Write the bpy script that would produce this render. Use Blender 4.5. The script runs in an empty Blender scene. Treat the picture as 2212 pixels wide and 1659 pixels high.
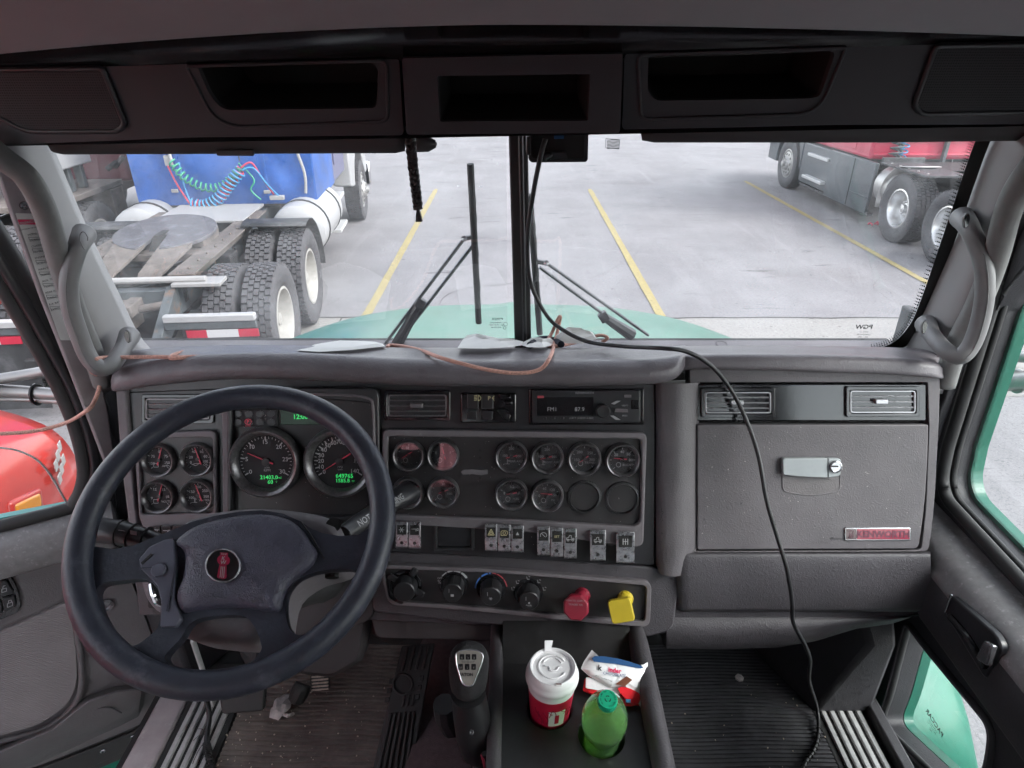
import bpy, bmesh, math, random
from mathutils import Vector, Matrix
random.seed(7)
R = math.radians
S = bpy.context.scene
COL = S.collection

# ------------------------------------------------------------------ camera
F, CX, CY, CAMZ = 1400.0, 1106.0, 829.5, 2.8          # focal length and centre in units of a 2212 px wide picture
PITCH = math.atan2(718.5, F)
FW = Vector((0, math.cos(PITCH), -math.sin(PITCH)))
UP = Vector((0, math.sin(PITCH), math.cos(PITCH)))
CAM = Vector((0, 0, CAMZ))
cd = bpy.data.cameras.new('camera')
cam = bpy.data.objects.new('camera', cd); COL.objects.link(cam)
cam.location = CAM; cam.rotation_euler = (R(90) - PITCH, 0, 0)
cd.sensor_width = 36; cd.lens = 36 * F / 2212; cd.clip_start = 0.02; cd.clip_end = 2000
S.camera = cam

# ------------------------------------------------------------------ light
SUN_EL, SUN_AZ = 42, 112         # soft sun behind thin cloud
W = bpy.data.worlds.new('World'); S.world = W; W.use_nodes = True
nt = W.node_tree
bg = nt.nodes['Background']
sky = nt.nodes.new('ShaderNodeTexSky'); sky.sky_type = 'NISHITA'; sky.sun_disc = False
sky.sun_elevation = R(SUN_EL); sky.sun_rotation = R(SUN_AZ); sky.dust_density = 1.2; sky.air_density = 1.0
hs = nt.nodes.new('ShaderNodeHueSaturation'); hs.inputs['Saturation'].default_value = 0.28
nt.links.new(sky.outputs[0], hs.inputs['Color']); nt.links.new(hs.outputs[0], bg.inputs[0])
bg.inputs[1].default_value = 0.15
sl = bpy.data.lights.new('sun', 'SUN'); sl.energy = 0.8; sl.angle = R(30); sl.color = (1, .975, .95)
so = bpy.data.objects.new('sun', sl); COL.objects.link(so)
so.rotation_euler = (R(90 - SUN_EL), 0, R(180 - SUN_AZ))
S.view_settings.view_transform = 'Standard'; S.view_settings.look = 'None'
S.view_settings.exposure = 2.25; S.view_settings.gamma = 1
S.render.engine = 'CYCLES'
cy = S.cycles
cy.use_denoising = True; cy.max_bounces = 7; cy.diffuse_bounces = 4; cy.glossy_bounces = 3
cy.use_adaptive_sampling = True; cy.adaptive_threshold = .03; cy.adaptive_min_samples = 12
cy.transmission_bounces = 4; cy.transparent_max_bounces = 10; cy.sample_clamp_indirect = 8
cy.caustics_reflective = False; cy.caustics_refractive = False
try: cy.denoiser = 'OPENIMAGEDENOISE'
except Exception: pass

# ------------------------------------------------------------------ helpers: points
def ray(px, py): return FW + Vector((1, 0, 0)) * ((px - CX) / F) + UP * (-(py - CY) / F)
def at(px, py, zc): return CAM + ray(px, py) * zc
def onz(px, py, z): d = ray(px, py); return CAM + d * ((z - CAMZ) / d.z)
def ony(px, py, y): d = ray(px, py); return CAM + d * (y / d.y)
def onx(px, py, x): d = ray(px, py); return CAM + d * (x / d.x)
class Fr:
    """a plane in the cab: origin, right, up, out towards the seats"""
    def __init__(s, O, U, V, W): s.O, s.U, s.V, s.W = Vector(O), Vector(U).normalized(), Vector(V).normalized(), Vector(W).normalized()
    def p(s, u, v, w=0): return s.O + s.U * u + s.V * v + s.W * w
    def P(s, px, py, w=0):
        d = ray(px, py); O = s.O + s.W * w
        return CAM + d * ((O - CAM).dot(s.W) / d.dot(s.W))
    def uv(s, px, py, w=0):
        q = s.P(px, py, w) - s.O
        return q.dot(s.U), q.dot(s.V)
    def mat(s): return Matrix((s.U, s.V, s.W)).transposed()
def cr(pts, n=6, closed=False):
    """Catmull-Rom through the points"""
    pts = [Vector(p) for p in pts]; m = len(pts); out = []
    rng = range(m if closed else m - 1)
    for i in rng:
        g = (lambda k: pts[k % m]) if closed else (lambda k: pts[max(0, min(m - 1, k))])
        a, b, c, d = g(i - 1), g(i), g(i + 1), g(i + 2)
        for k in range(n):
            t = k / n
            out.append(0.5 * ((2 * b) + (c - a) * t + (2 * a - 5 * b + 4 * c - d) * t * t + (3 * b - a - 3 * c + d) * t ** 3))
    if not closed: out.append(pts[-1])
    return out
def rpoly(pts, r, n=4):
    """round the corners of a 2-D polygon"""
    out = []; m = len(pts)
    for i in range(m):
        p = Vector(pts[i][:2]); a = Vector(pts[i - 1][:2]); b = Vector(pts[(i + 1) % m][:2])
        rr = r[i] if isinstance(r, (list, tuple)) else r
        da, db = (a - p), (b - p); la, lb = da.length, db.length
        k = min(rr, la * .49, lb * .49)
        if k < 1e-6: out.append((p.x, p.y)); continue
        s, e = p + da / la * k, p + db / lb * k
        for j in range(n + 1):
            t = j / n; q = s * (1 - t) ** 2 + p * (2 * t * (1 - t)) + e * t * t
            out.append((q.x, q.y))
    return out
def rect(x0, y0, x1, y1): return [(x0, y0), (x1, y0), (x1, y1), (x0, y1)]
def ell(cx, cy, rx, ry=None, n=24, a0=0, a1=360):
    ry = ry or rx; full = abs(a1 - a0) >= 360
    return [(cx + rx * math.cos(R(a0 + (a1 - a0) * i / (n if full else n - 1))), cy + ry * math.sin(R(a0 + (a1 - a0) * i / (n if full else n - 1)))) for i in range(n)]
def by_angle(outer, inner, extra=24):
    """two polygons resampled on the same rays from the inner one's centre"""
    c = Vector((sum(p[0] for p in inner) / len(inner), sum(p[1] for p in inner) / len(inner)))
    angs = sorted(set([round(math.atan2(p[1] - c.y, p[0] - c.x), 5) for p in list(outer) + list(inner)] + [round(-math.pi + 2 * math.pi * k / extra, 5) for k in range(extra)]))
    def hit(poly, a):
        d = Vector((math.cos(a), math.sin(a))); best = None
        for i in range(len(poly)):
            p = Vector(poly[i][:2]) - c; q = Vector(poly[(i + 1) % len(poly)][:2]) - c; e = q - p
            den = d.x * e.y - d.y * e.x
            if abs(den) < 1e-9: continue
            t = (p.x * e.y - p.y * e.x) / den; s = (p.x * d.y - p.y * d.x) / den
            if t > 0 and -1e-5 <= s <= 1 + 1e-5 and (best is None or t > best): best = t
        best = best if best is not None else 0.01
        return (c.x + d.x * best, c.y + d.y * best)
    return [hit(outer, a) for a in angs], [hit(inner, a) for a in angs]

# ------------------------------------------------------------------ helpers: meshes
PM = {}
_txt = {}
def text2d(s, size, align='CENTER', bold=0.0):
    key = (s, bold)
    if key not in _txt:
        cu = bpy.data.curves.new('glyphs', 'FONT'); cu.body = s; cu.size = 1; cu.resolution_u = 2; cu.offset = bold
        cu.align_x = 'LEFT'
        o = bpy.data.objects.new('glyphs', cu); me = o.to_mesh()
        vs = [(v.co.x, v.co.y) for v in me.vertices]; fs = [list(p.vertices) for p in me.polygons]
        o.to_mesh_clear(); bpy.data.objects.remove(o); bpy.data.curves.remove(cu)
        if not vs: vs, fs = [(0, 0), (.1, 0), (.1, .1)], [[0, 1, 2]]
        x0 = min(v[0] for v in vs); x1 = max(v[0] for v in vs); y0 = min(v[1] for v in vs); y1 = max(v[1] for v in vs)
        _txt[key] = (vs, fs, x0, x1, y0, y1)
    vs, fs, x0, x1, y0, y1 = _txt[key]
    ox = {'CENTER': (x0 + x1) / 2, 'LEFT': x0, 'RIGHT': x1}[align]; oy = (y0 + y1) / 2
    k = size / .72
    return [((v[0] - ox) * k, (v[1] - oy) * k) for v in vs], fs
class MB:
    def __init__(s): s.v = []; s.f = []
    def add(s, vs, fs):
        o = len(s.v); s.v += [tuple(v) for v in vs]; s.f += [[i + o for i in f] for f in fs]; return s
    def box(s, c, size, M=None):
        c = Vector(c); hx, hy, hz = (k / 2 for k in size); M = M or Matrix.Identity(3)
        vs = [c + M @ Vector((x * hx, y * hy, z * hz)) for z in (-1, 1) for y in (-1, 1) for x in (-1, 1)]
        return s.add(vs, [[0, 2, 3, 1], [4, 5, 7, 6], [0, 1, 5, 4], [2, 6, 7, 3], [0, 4, 6, 2], [1, 3, 7, 5]])
    def bx(s, x0, x1, y0, y1, z0, z1): return s.box(((x0 + x1) / 2, (y0 + y1) / 2, (z0 + z1) / 2), (abs(x1 - x0), abs(y1 - y0), abs(z1 - z0)))
    def loft(s, rings, c0=True, c1=True, closed=True, wrap=False):
        n = len(rings[0]); vs = [v for r in rings for v in r]; fs = []
        m = len(rings)
        for i in range(m if wrap else m - 1):
            a, b = i * n, ((i + 1) % m) * n
            for j in range(n if closed else n - 1):
                k = (j + 1) % n; fs.append([a + j, a + k, b + k, b + j])
        if closed and c0 and not wrap: fs.append(list(range(n))[::-1])
        if closed and c1 and not wrap: fs.append([(m - 1) * n + j for j in range(n)])
        return s.add(vs, fs)
    def tube(s, pts, r, n=10, caps=True, closed=False, flat=1.0, up=None):
        pts = [Vector(p) for p in pts]; m = len(pts); rings = []
        T = []
        for i in range(m):
            a = pts[i - 1] if (i > 0 or closed) else pts[i]; b = pts[(i + 1) % m] if (i < m - 1 or closed) else pts[i]
            T.append((b - a).normalized())
        N = Vector(up) if up else (Vector((0, 0, 1)) if abs(T[0].z) < .9 else Vector((1, 0, 0)))
        for i in range(m):
            N = (N - T[i] * N.dot(T[i])); N = N.normalized() if N.length > 1e-6 else T[i].orthogonal().normalized()
            B = T[i].cross(N); rr = r[i] if isinstance(r, (list, tuple)) else r
            rings.append([pts[i] + N * (rr * flat * math.cos(2 * math.pi * k / n)) + B * (rr * math.sin(2 * math.pi * k / n)) for k in range(n)])
        return s.loft(rings, caps, caps, True, closed)
    def lathe(s, prof, O, ax, n=24, c0=False, c1=False, U=None):
        O = Vector(O); ax = Vector(ax).normalized(); U = Vector(U) if U else ax.orthogonal().normalized(); B = ax.cross(U)
        rings = [[O + ax * h + (U * math.cos(2 * math.pi * k / n) + B * math.sin(2 * math.pi * k / n)) * r for k in range(n)] for r, h in prof]
        return s.loft(rings, c0, c1)
    def pan(s, fr, px, w0, w1, plain=False):
        """solid panel: outline in picture units laid on plane fr, from w0 up to w1"""
        uv = px if plain else [fr.uv(x, y, w1) for x, y in px]
        return s.loft([[fr.p(u, v, w0) for u, v in uv], [fr.p(u, v, w1) for u, v in uv]])
    def ring(s, fr, out, inn, w0, w1, plain=False, win=None):
        a, b = by_angle(out, inn)
        if not plain: a = [fr.uv(x, y, w1) for x, y in a]; b = [fr.uv(x, y, w1) for x, y in b]
        win = w0 if win is None else win
        return s.loft([[fr.p(u, v, w0) for u, v in a], [fr.p(u, v, w1) for u, v in a], [fr.p(u, v, w1) for u, v in b], [fr.p(u, v, win) for u, v in b]], False, False)
    def text(s, st, fr, px, py, hpx, w, rot=0, align='CENTER', bold=0.0, mirror=False, plain=False, hm=None):
        if plain: u0, v0 = px, py; h = hpx
        else:
            u0, v0 = fr.uv(px, py, w); u1, v1 = fr.uv(px, py - hpx, w); h = math.hypot(u1 - u0, v1 - v0)
        vs, fs = text2d(st, h, align, bold); c, n = math.cos(R(rot)), math.sin(R(rot))
        if mirror: vs = [(-x, y) for x, y in vs]
        return s.add([fr.p(u0 + x * c - y * n, v0 + x * n + y * c, w) for x, y in vs], fs)
    def strip(s, fr, px, wid, w, h=0.0004):
        """thin raised line along picture points on a plane"""
        q = [Vector(fr.uv(x, y, w)) for x, y in px]
        for a, b in zip(q, q[1:]):
            d = (b - a); 
            if d.length < 1e-7: continue
            nrm = Vector((-d.y, d.x)).normalized() * wid / 2
            vs = [a + nrm, a - nrm, b - nrm, b + nrm]
            s.loft([[fr.p(v.x, v.y, w) for v in vs], [fr.p(v.x, v.y, w + h) for v in vs]])
        return s
    def build(s, name, m, parent=None, bevel=0, seg=2, smooth=35, sub=0, label=None, kind=None, cat=None, group=None, solid=0):
        me = bpy.data.meshes.new(name)
        inv = PM[parent].inverted() if parent is not None and parent in PM else None
        vs = [inv @ Vector(v) for v in s.v] if inv is not None else s.v
        me.from_pydata([tuple(v) for v in vs], [], s.f)
        bm = bmesh.new(); bm.from_mesh(me); bmesh.ops.recalc_face_normals(bm, faces=bm.faces); bm.to_mesh(me); bm.free()
        if smooth:
            me.shade_smooth()
            if smooth < 180: me.set_sharp_from_angle(angle=R(smooth))
        me.materials.append(m)
        o = bpy.data.objects.new(name, me); COL.objects.link(o)
        if parent is not None: o.parent = parent; PM[o] = PM.get(parent, Matrix.Identity(4))
        else: PM[o] = Matrix.Identity(4)
        if solid:
            x = o.modifiers.new('thickness', 'SOLIDIFY'); x.thickness = solid; x.offset = 0
        if bevel:
            b = o.modifiers.new('bevel', 'BEVEL'); b.width = bevel; b.segments = seg; b.limit_method = 'ANGLE'; b.angle_limit = R(40); b.harden_normals = False
        if sub:
            q = o.modifiers.new('sub', 'SUBSURF'); q.levels = sub; q.render_levels = sub
        if label: o['label'] = label
        if kind: o['kind'] = kind
        if cat: o['category'] = cat
        if group: o['group'] = group
        return o
def thing(name, label, cat, loc=(0, 0, 0), rotz=0, group=None):
    o = bpy.data.objects.new(name, None); COL.objects.link(o)
    o.location = loc; o.rotation_euler = (0, 0, rotz); o.empty_display_size = .1
    PM[o] = Matrix.Translation(loc) @ Matrix.Rotation(rotz, 4, 'Z')
    o['label'] = label; o['category'] = cat
    if group: o['group'] = group
    return o
def put(src, name, parent, M):
    """another object with the same mesh at local matrix M under parent"""
    o = bpy.data.objects.new(name, src.data); COL.objects.link(o)
    for md in src.modifiers:
        n = o.modifiers.new(md.name, md.type)
        for k in ('width', 'segments', 'limit_method', 'angle_limit', 'levels', 'render_levels', 'thickness', 'offset'):
            if hasattr(md, k): setattr(n, k, getattr(md, k))
    o.parent = parent; o.matrix_local = M
    return o

# ------------------------------------------------------------------ materials
def mat(name, col, rough=.5, metal=0, noise=None, bump=None, spec=.5, coat=0, emit=0, col2=None, alpha=None, wear=None, sheen=0):
    m = bpy.data.materials.new(name); m.use_nodes = True
    t = m.node_tree; b = t.nodes['Principled BSDF']; L = t.links.new
    c4 = (*col, 1)
    b.inputs['Base Color'].default_value = c4; b.inputs['Roughness'].default_value = rough
    b.inputs['Metallic'].default_value = metal; b.inputs['Specular IOR Level'].default_value = spec
    b.inputs['Coat Weight'].default_value = coat; b.inputs['Coat Roughness'].default_value = .08
    if sheen: b.inputs['Sheen Weight'].default_value = sheen
    if emit:
        b.inputs['Emission Color'].default_value = c4; b.inputs['Emission Strength'].default_value = emit
    tc = t.nodes.new('ShaderNodeTexCoord')
    last = None
    if noise:                                   # (scale, amount[, detail])
        n = t.nodes.new('ShaderNodeTexNoise'); n.inputs['Scale'].default_value = noise[0]; n.inputs['Detail'].default_value = noise[2] if len(noise) > 2 else 5
        n.inputs['Roughness'].default_value = .65
        L(tc.outputs['Object'], n.inputs['Vector'])
        mx = t.nodes.new('ShaderNodeMix'); mx.data_type = 'RGBA'
        a = noise[1]; lo = col2 or tuple(max(0, c * (1 - a)) for c in col)
        mx.inputs[6].default_value = (*lo, 1); mx.inputs[7].default_value = (*[min(1, c * (1 + a * (0 if col2 else 1))) for c in col], 1)
        rp = t.nodes.new('ShaderNodeMapRange'); rp.inputs[1].default_value = .32; rp.inputs[2].default_value = .68
        L(n.outputs['Fac'], rp.inputs[0]); L(rp.outputs[0], mx.inputs[0]); L(mx.outputs[2], b.inputs['Base Color']); last = mx.outputs[2]
        rr = t.nodes.new('ShaderNodeMapRange'); rr.inputs[3].default_value = max(.02, rough * .8); rr.inputs[4].default_value = min(1, rough * 1.2)
        L(n.outputs['Fac'], rr.inputs[0]); L(rr.outputs[0], b.inputs['Roughness'])
    if wear:                                    # (colour, scale, threshold, softness): patches of dirt, rust or scuffing
        n = t.nodes.new('ShaderNodeTexNoise'); n.inputs['Scale'].default_value = wear[1]; n.inputs['Detail'].default_value = 8; n.inputs['Roughness'].default_value = .7
        L(tc.outputs['Object'], n.inputs['Vector'])
        rp = t.nodes.new('ShaderNodeMapRange'); rp.inputs[1].default_value = wear[2]; rp.inputs[2].default_value = wear[2] + wear[3]
        rp.inputs[4].default_value = wear[4] if len(wear) > 4 else 1
        L(n.outputs['Fac'], rp.inputs[0])
        mx = t.nodes.new('ShaderNodeMix'); mx.data_type = 'RGBA'
        if last: L(last, mx.inputs[6])
        else: mx.inputs[6].default_value = c4
        mx.inputs[7].default_value = (*wear[0], 1)
        L(rp.outputs[0], mx.inputs[0]); L(mx.outputs[2], b.inputs['Base Color'])
    if bump:                                    # (kind, scale, strength, distance)
        k, sc, st, ds = bump
        if k == 'leather':
            n0 = t.nodes.new('ShaderNodeTexNoise'); n0.inputs['Scale'].default_value = sc * .25; n0.inputs['Detail'].default_value = 2
            L(tc.outputs['Object'], n0.inputs['Vector'])
            ad = t.nodes.new('ShaderNodeMix'); ad.data_type = 'RGBA'; ad.blend_type = 'LINEAR_LIGHT'; ad.inputs[0].default_value = .03
            L(tc.outputs['Object'], ad.inputs[6]); L(n0.outputs['Color'], ad.inputs[7])
            n = t.nodes.new('ShaderNodeTexVoronoi'); n.feature = 'DISTANCE_TO_EDGE'; n.inputs['Scale'].default_value = sc
            L(ad.outputs[2], n.inputs['Vector']); out = n.outputs['Distance']
        elif k == 'mesh':
            n = t.nodes.new('ShaderNodeTexChecker'); n.inputs['Scale'].default_value = sc
            L(tc.outputs['Object'], n.inputs['Vector']); out = n.outputs['Fac']
        elif k == 'weave':
            n = t.nodes.new('ShaderNodeTexWave'); n.inputs['Scale'].default_value = sc; n.inputs['Distortion'].default_value = 1.5; n.bands_direction = 'Z'
            L(tc.outputs['Object'], n.inputs['Vector']); out = n.outputs['Fac']
        else:
            n = t.nodes.new('ShaderNodeTexNoise'); n.inputs['Scale'].default_value = sc; n.inputs['Detail'].default_value = 4
            L(tc.outputs['Object'], n.inputs['Vector']); out = n.outputs['Fac']
        bp = t.nodes.new('ShaderNodeBump'); bp.inputs['Strength'].default_value = st; bp.inputs['Distance'].default_value = ds
        L(out, bp.inputs['Height']); L(bp.outputs[0], b.inputs['Normal'])
    return m
def schlick(t, f0=.04):
    L = t.links.new; g = t.nodes.new('ShaderNodeNewGeometry'); v = t.nodes.new('ShaderNodeVectorMath'); v.operation = 'DOT_PRODUCT'
    L(g.outputs['Incoming'], v.inputs[0]); L(g.outputs['Normal'], v.inputs[1])
    def m(op, x, y=None):
        n = t.nodes.new('ShaderNodeMath'); n.operation = op
        for i, q in enumerate((x, y)):
            if q is None: continue
            if isinstance(q, (int, float)): n.inputs[i].default_value = q
            else: L(q, n.inputs[i])
        return n.outputs[0]
    return m('ADD', m('MULTIPLY', m('POWER', m('SUBTRACT', 1.0, m('ABSOLUTE', v.outputs['Value'])), 5.0), 1 - f0), f0)
def glass(name, tint=(.95, .97, .96), dirt=.03, f0=.045, scale=9, speck=True):
    m = bpy.data.materials.new(name); m.use_nodes = True; t = m.node_tree; t.nodes.clear(); L = t.links.new
    out = t.nodes.new('ShaderNodeOutputMaterial'); tr = t.nodes.new('ShaderNodeBsdfTransparent'); tr.inputs[0].default_value = (*tint, 1)
    gl = t.nodes.new('ShaderNodeBsdfGlossy'); gl.inputs['Roughness'].default_value = .0; gl.inputs[0].default_value = (1, 1, 1, 1)
    mx = t.nodes.new('ShaderNodeMixShader'); L(schlick(t, f0), mx.inputs[0]); L(tr.outputs[0], mx.inputs[1]); L(gl.outputs[0], mx.inputs[2])
    if dirt:
        tc = t.nodes.new('ShaderNodeTexCoord'); n = t.nodes.new('ShaderNodeTexNoise'); n.inputs['Scale'].default_value = scale; n.inputs['Detail'].default_value = 7
        L(tc.outputs['Object'], n.inputs['Vector'])
        rp = t.nodes.new('ShaderNodeMapRange'); rp.inputs[1].default_value = .42; rp.inputs[2].default_value = .8; rp.inputs[3].default_value = dirt * .35; rp.inputs[4].default_value = dirt * 2.2
        L(n.outputs['Fac'], rp.inputs[0]); fac = rp.outputs[0]
        if speck:
            v = t.nodes.new('ShaderNodeTexVoronoi'); v.inputs['Scale'].default_value = 42; v.inputs['Randomness'].default_value = 1
            L(tc.outputs['Object'], v.inputs['Vector'])
            r2 = t.nodes.new('ShaderNodeMapRange'); r2.inputs[1].default_value = .10; r2.inputs[2].default_value = .05; r2.inputs[3].default_value = 0; r2.inputs[4].default_value = .45
            L(v.outputs['Distance'], r2.inputs[0])
            n3 = t.nodes.new('ShaderNodeTexNoise'); n3.inputs['Scale'].default_value = 5; L(tc.outputs['Object'], n3.inputs['Vector'])
            r3 = t.nodes.new('ShaderNodeMapRange'); r3.inputs[1].default_value = .55; r3.inputs[2].default_value = .7; L(n3.outputs['Fac'], r3.inputs[0])
            mu = t.nodes.new('ShaderNodeMath'); mu.operation = 'MULTIPLY'; L(r2.outputs[0], mu.inputs[0]); L(r3.outputs[0], mu.inputs[1])
            ad = t.nodes.new('ShaderNodeMath'); ad.operation = 'ADD'; L(fac, ad.inputs[0]); L(mu.outputs[0], ad.inputs[1]); fac = ad.outputs[0]
        df = t.nodes.new('ShaderNodeBsdfTranslucent'); df.inputs[0].default_value = (.8, .8, .8, 1)
        m2 = t.nodes.new('ShaderNodeMixShader'); L(fac, m2.inputs[0]); L(mx.outputs[0], m2.inputs[1]); L(df.outputs[0], m2.inputs[2]); mx = m2
    L(mx.outputs[0], out.inputs[0])
    return m

M = {}
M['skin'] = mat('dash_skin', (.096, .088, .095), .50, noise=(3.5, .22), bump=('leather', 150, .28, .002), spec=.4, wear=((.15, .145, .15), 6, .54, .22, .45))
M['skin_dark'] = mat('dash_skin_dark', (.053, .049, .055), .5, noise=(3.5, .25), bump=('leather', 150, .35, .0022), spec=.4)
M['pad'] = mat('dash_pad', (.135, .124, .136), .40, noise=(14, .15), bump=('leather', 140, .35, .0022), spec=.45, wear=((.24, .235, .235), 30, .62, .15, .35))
M['trim'] = mat('grey_trim', (.125, .113, .122), .55, noise=(40, .1), bump=('noise', 500, .15, .001), wear=((.27, .255, .265), 60, .60, .12, .5))
M['pillar'] = mat('pillar_trim', (.29, .284, .288), .6, noise=(6, .06), bump=('noise', 700, .12, .001))
M['rollrim'] = mat('pillar_weatherstrip', (.17, .17, .168), .75, noise=(60, .1), bump=('noise', 900, .3, .001))
M['handle'] = mat('handle_grey', (.165, .163, .167), .5, noise=(30, .06), bump=('noise', 600, .1, .001))
M['headliner'] = mat('headliner_vinyl', (.31, .305, .32), .8, noise=(5, .06), bump=('noise', 300, .1, .001))
M['header'] = mat('header_plastic', (.036, .036, .041), .6, noise=(8, .08), bump=('noise', 500, .15, .001))
M['gloss'] = mat('gloss_black', (.012, .012, .014), .13, spec=.6, noise=(18, .3))
M['satin'] = mat('satin_black', (.02, .02, .023), .35, noise=(30, .2), wear=((.07, .065, .065), 120, .68, .1, .5))
M['face'] = mat('panel_face', (.020, .0185, .020), .42, noise=(50, .15), wear=((.06, .056, .057), 160, .70, .06, .4))
M['black'] = mat('matt_black', (.012, .012, .012), .8)
M['rubber'] = mat('rubber', (.022, .022, .023), .65, noise=(40, .2), bump=('noise', 300, .15, .001))
M['chrome'] = mat('chrome', (.72, .72, .74), .12, metal=1, noise=(60, .1))
M['darkchrome'] = mat('smoked_chrome', (.30, .30, .32), .20, metal=.8, noise=(60, .15))
M['alu'] = mat('aluminium', (.50, .50, .50), .38, metal=.25, noise=(40, .15), wear=((.12, .11, .1), 90, .6, .1, .6))
M['dial'] = mat('dial_black', (.026, .0255, .028), .6, spec=.2)
M['white'] = mat('print_white', (.42, .42, .43), .5)
M['grey'] = mat('print_grey', (.32, .32, .33), .5)
M['red_needle'] = mat('needle_red', (.42, .03, .06), .4, emit=.03)
M['lcd_green'] = mat('lcd_green', (.05, .8, .18), .4, emit=.11)
M['lcd_dark'] = mat('lcd_back', (.008, .035, .016), .25)
M['icon_amber'] = mat('icon_amber', (.55, .50, .28), .5)
M['tell_red'] = mat('telltale_red', (.45, .03, .06), .5, emit=.04)
M['wheel'] = mat('steering_leather', (.024, .027, .040), .46, noise=(45, .18), bump=('noise', 180, .3, .0015), wear=((.075, .075, .095), 26, .55, .14, .8), spec=.45)
M['wheelpad'] = mat('steering_pad', (.044, .043, .066), .42, noise=(60, .15), bump=('leather', 200, .5, .0025), wear=((.02, .02, .022), 40, .66, .05, .8))
M['plate'] = mat('plate_bluegrey', (.075, .078, .105), .4, noise=(40, .12), wear=((.015, .015, .02), 90, .68, .03, .9))
M['badge_red'] = mat('badge_red', (.24, .012, .04), .25, coat=.5)
M['badge_dark'] = mat('badge_dark', (.05, .02, .03), .25, coat=.5)
M['glass_w'] = glass('windscreen_glass', (.95, .965, .965), .075, speck=True, f0=.075)
M['glass_s'] = glass('side_glass', (.93, .97, .955), .004, speck=False)
M['lens'] = glass('gauge_lens', (.95, .95, .95), .006, f0=.085, speck=False, scale=60)
M['frit'] = mat('frit_black', (.008, .008, .008), .4)
M['green'] = mat('truck_green', (.005, .115, .074), .38, coat=.15, noise=(4, .12), wear=((.05, .20, .15), 12, .58, .2, .4))
M['mat_brown'] = mat('mat_driver', (.135, .112, .102), .85, noise=(16, .3), bump=('noise', 240, .3, .002), wear=((.22, .18, .15), 45, .58, .14, .8))
M['mat_black'] = mat('mat_passenger', (.055, .055, .061), .55, noise=(20, .3), wear=((.12, .115, .115), 190, .70, .03, .8))
M['carpet'] = mat('carpet', (.055, .038, .042), .95, noise=(90, .3), bump=('noise', 400, .5, .003))
M['floor'] = mat('floor_dark', (.02, .02, .021), .8, noise=(20, .2))
M['fabric'] = mat('door_fabric', (.20, .183, .185), .9, noise=(7, .1), bump=('weave', 60, .5, .003), wear=((.13, .115, .11), 14, .63, .12, .6))
M['door'] = mat('door_panel', (.105, .096, .10), .55, noise=(10, .1), bump=('leather', 150, .3, .002))
M['door_dark'] = mat('door_panel_dark', (.030, .029, .033), .55, noise=(10, .1), bump=('leather', 150, .3, .002))
M['ledge'] = mat('door_ledge', (.19, .186, .19), .65, noise=(60, .15), wear=((.40, .39, .39), 80, .56, .12, .6))
M['latch'] = mat('latch_silver', (.27, .29, .30), .48, metal=.25, noise=(30, .06))
M['red_knob'] = mat('knob_red', (.24, .012, .03), .4, noise=(30, .1))
M['yel_knob'] = mat('knob_yellow', (.55, .42, .03), .35, noise=(20, .06))
M['knob'] = mat('knob_black', (.017, .017, .019), .42)
M['blue_arc'] = mat('arc_blue', (.08, .22, .65), .5)
M['red_arc'] = mat('arc_red', (.55, .08, .10), .5)
M['cup_white'] = mat('lid_white', (.80, .79, .80), .38, noise=(30, .03))
M['cup_red'] = mat('cup_red', (.52, .012, .05), .45, noise=(20, .1))
M['cup_line'] = mat('cup_line', (.25, .006, .025), .45)
M['paper'] = mat('paper_white', (.80, .80, .78), .8, noise=(12, .05))
def thin(m, col, f=.5):
    t = m.node_tree; b_ = t.nodes['Principled BSDF']; o_ = t.nodes['Material Output']; tr = t.nodes.new('ShaderNodeBsdfTranslucent'); tr.inputs[0].default_value = (*col, 1)
    mx = t.nodes.new('ShaderNodeMixShader'); mx.inputs[0].default_value = f; t.links.new(b_.outputs[0], mx.inputs[1]); t.links.new(tr.outputs[0], mx.inputs[2]); t.links.new(mx.outputs[0], o_.inputs[0])
thin(M['paper'], (.85, .85, .83), .15)
M['paper_dirty'] = mat('paper_scrap', (.50, .45, .44), .9, noise=(60, .25))
M['wrap_white'] = mat('wrapper_white', (.80, .80, .82), .28, noise=(20, .05), coat=.4)
M['wrap_red'] = mat('wrapper_red', (.70, .02, .03), .25, coat=.4)
M['wrap_navy'] = mat('wrapper_navy', (.03, .09, .22), .25, coat=.3)
M['choc'] = mat('chocolate_print', (.16, .05, .025), .35)
M['print_black'] = mat('print_black', (.012, .012, .014), .4)
M['print_red'] = mat('print_red', (.62, .02, .10), .4)
M['cord_pink'] = mat('cord_braid', (.60, .33, .27), .7, noise=(500, .35, 1), bump=('weave', 250, .5, .001))
M['cable'] = mat('cable_black', (.016, .016, .018), .4)
M['braid'] = mat('braid_black', (.018, .017, .018), .6)
M['bottle_cap'] = mat('bottle_cap', (.01, .38, .20), .4)
M['silver'] = mat('knob_silver', (.62, .60, .54), .32, metal=.8, noise=(60, .08))
M['knob_leather'] = mat('knob_leather', (.018, .018, .020), .38, bump=('leather', 300, .8, .003), spec=.5)
M['vchrome'] = mat('vent_chrome', (.36, .36, .38), .33, metal=.5)
M['vdark'] = mat('vent_smoke', (.20, .19, .20), .3, metal=.5)
M['swchrome'] = mat('switch_chrome', (.40, .40, .42), .28, metal=.85, noise=(120, .3))
M['bezel'] = mat('gauge_rim', (.13, .125, .13), .3, metal=.6, noise=(200, .3), wear=((.30, .28, .28), 260, .62, .1, .6))
M['knee'] = mat('knee_plastic', (.030, .027, .029), .6, noise=(10, .1))
M['asphalt'] = None
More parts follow.
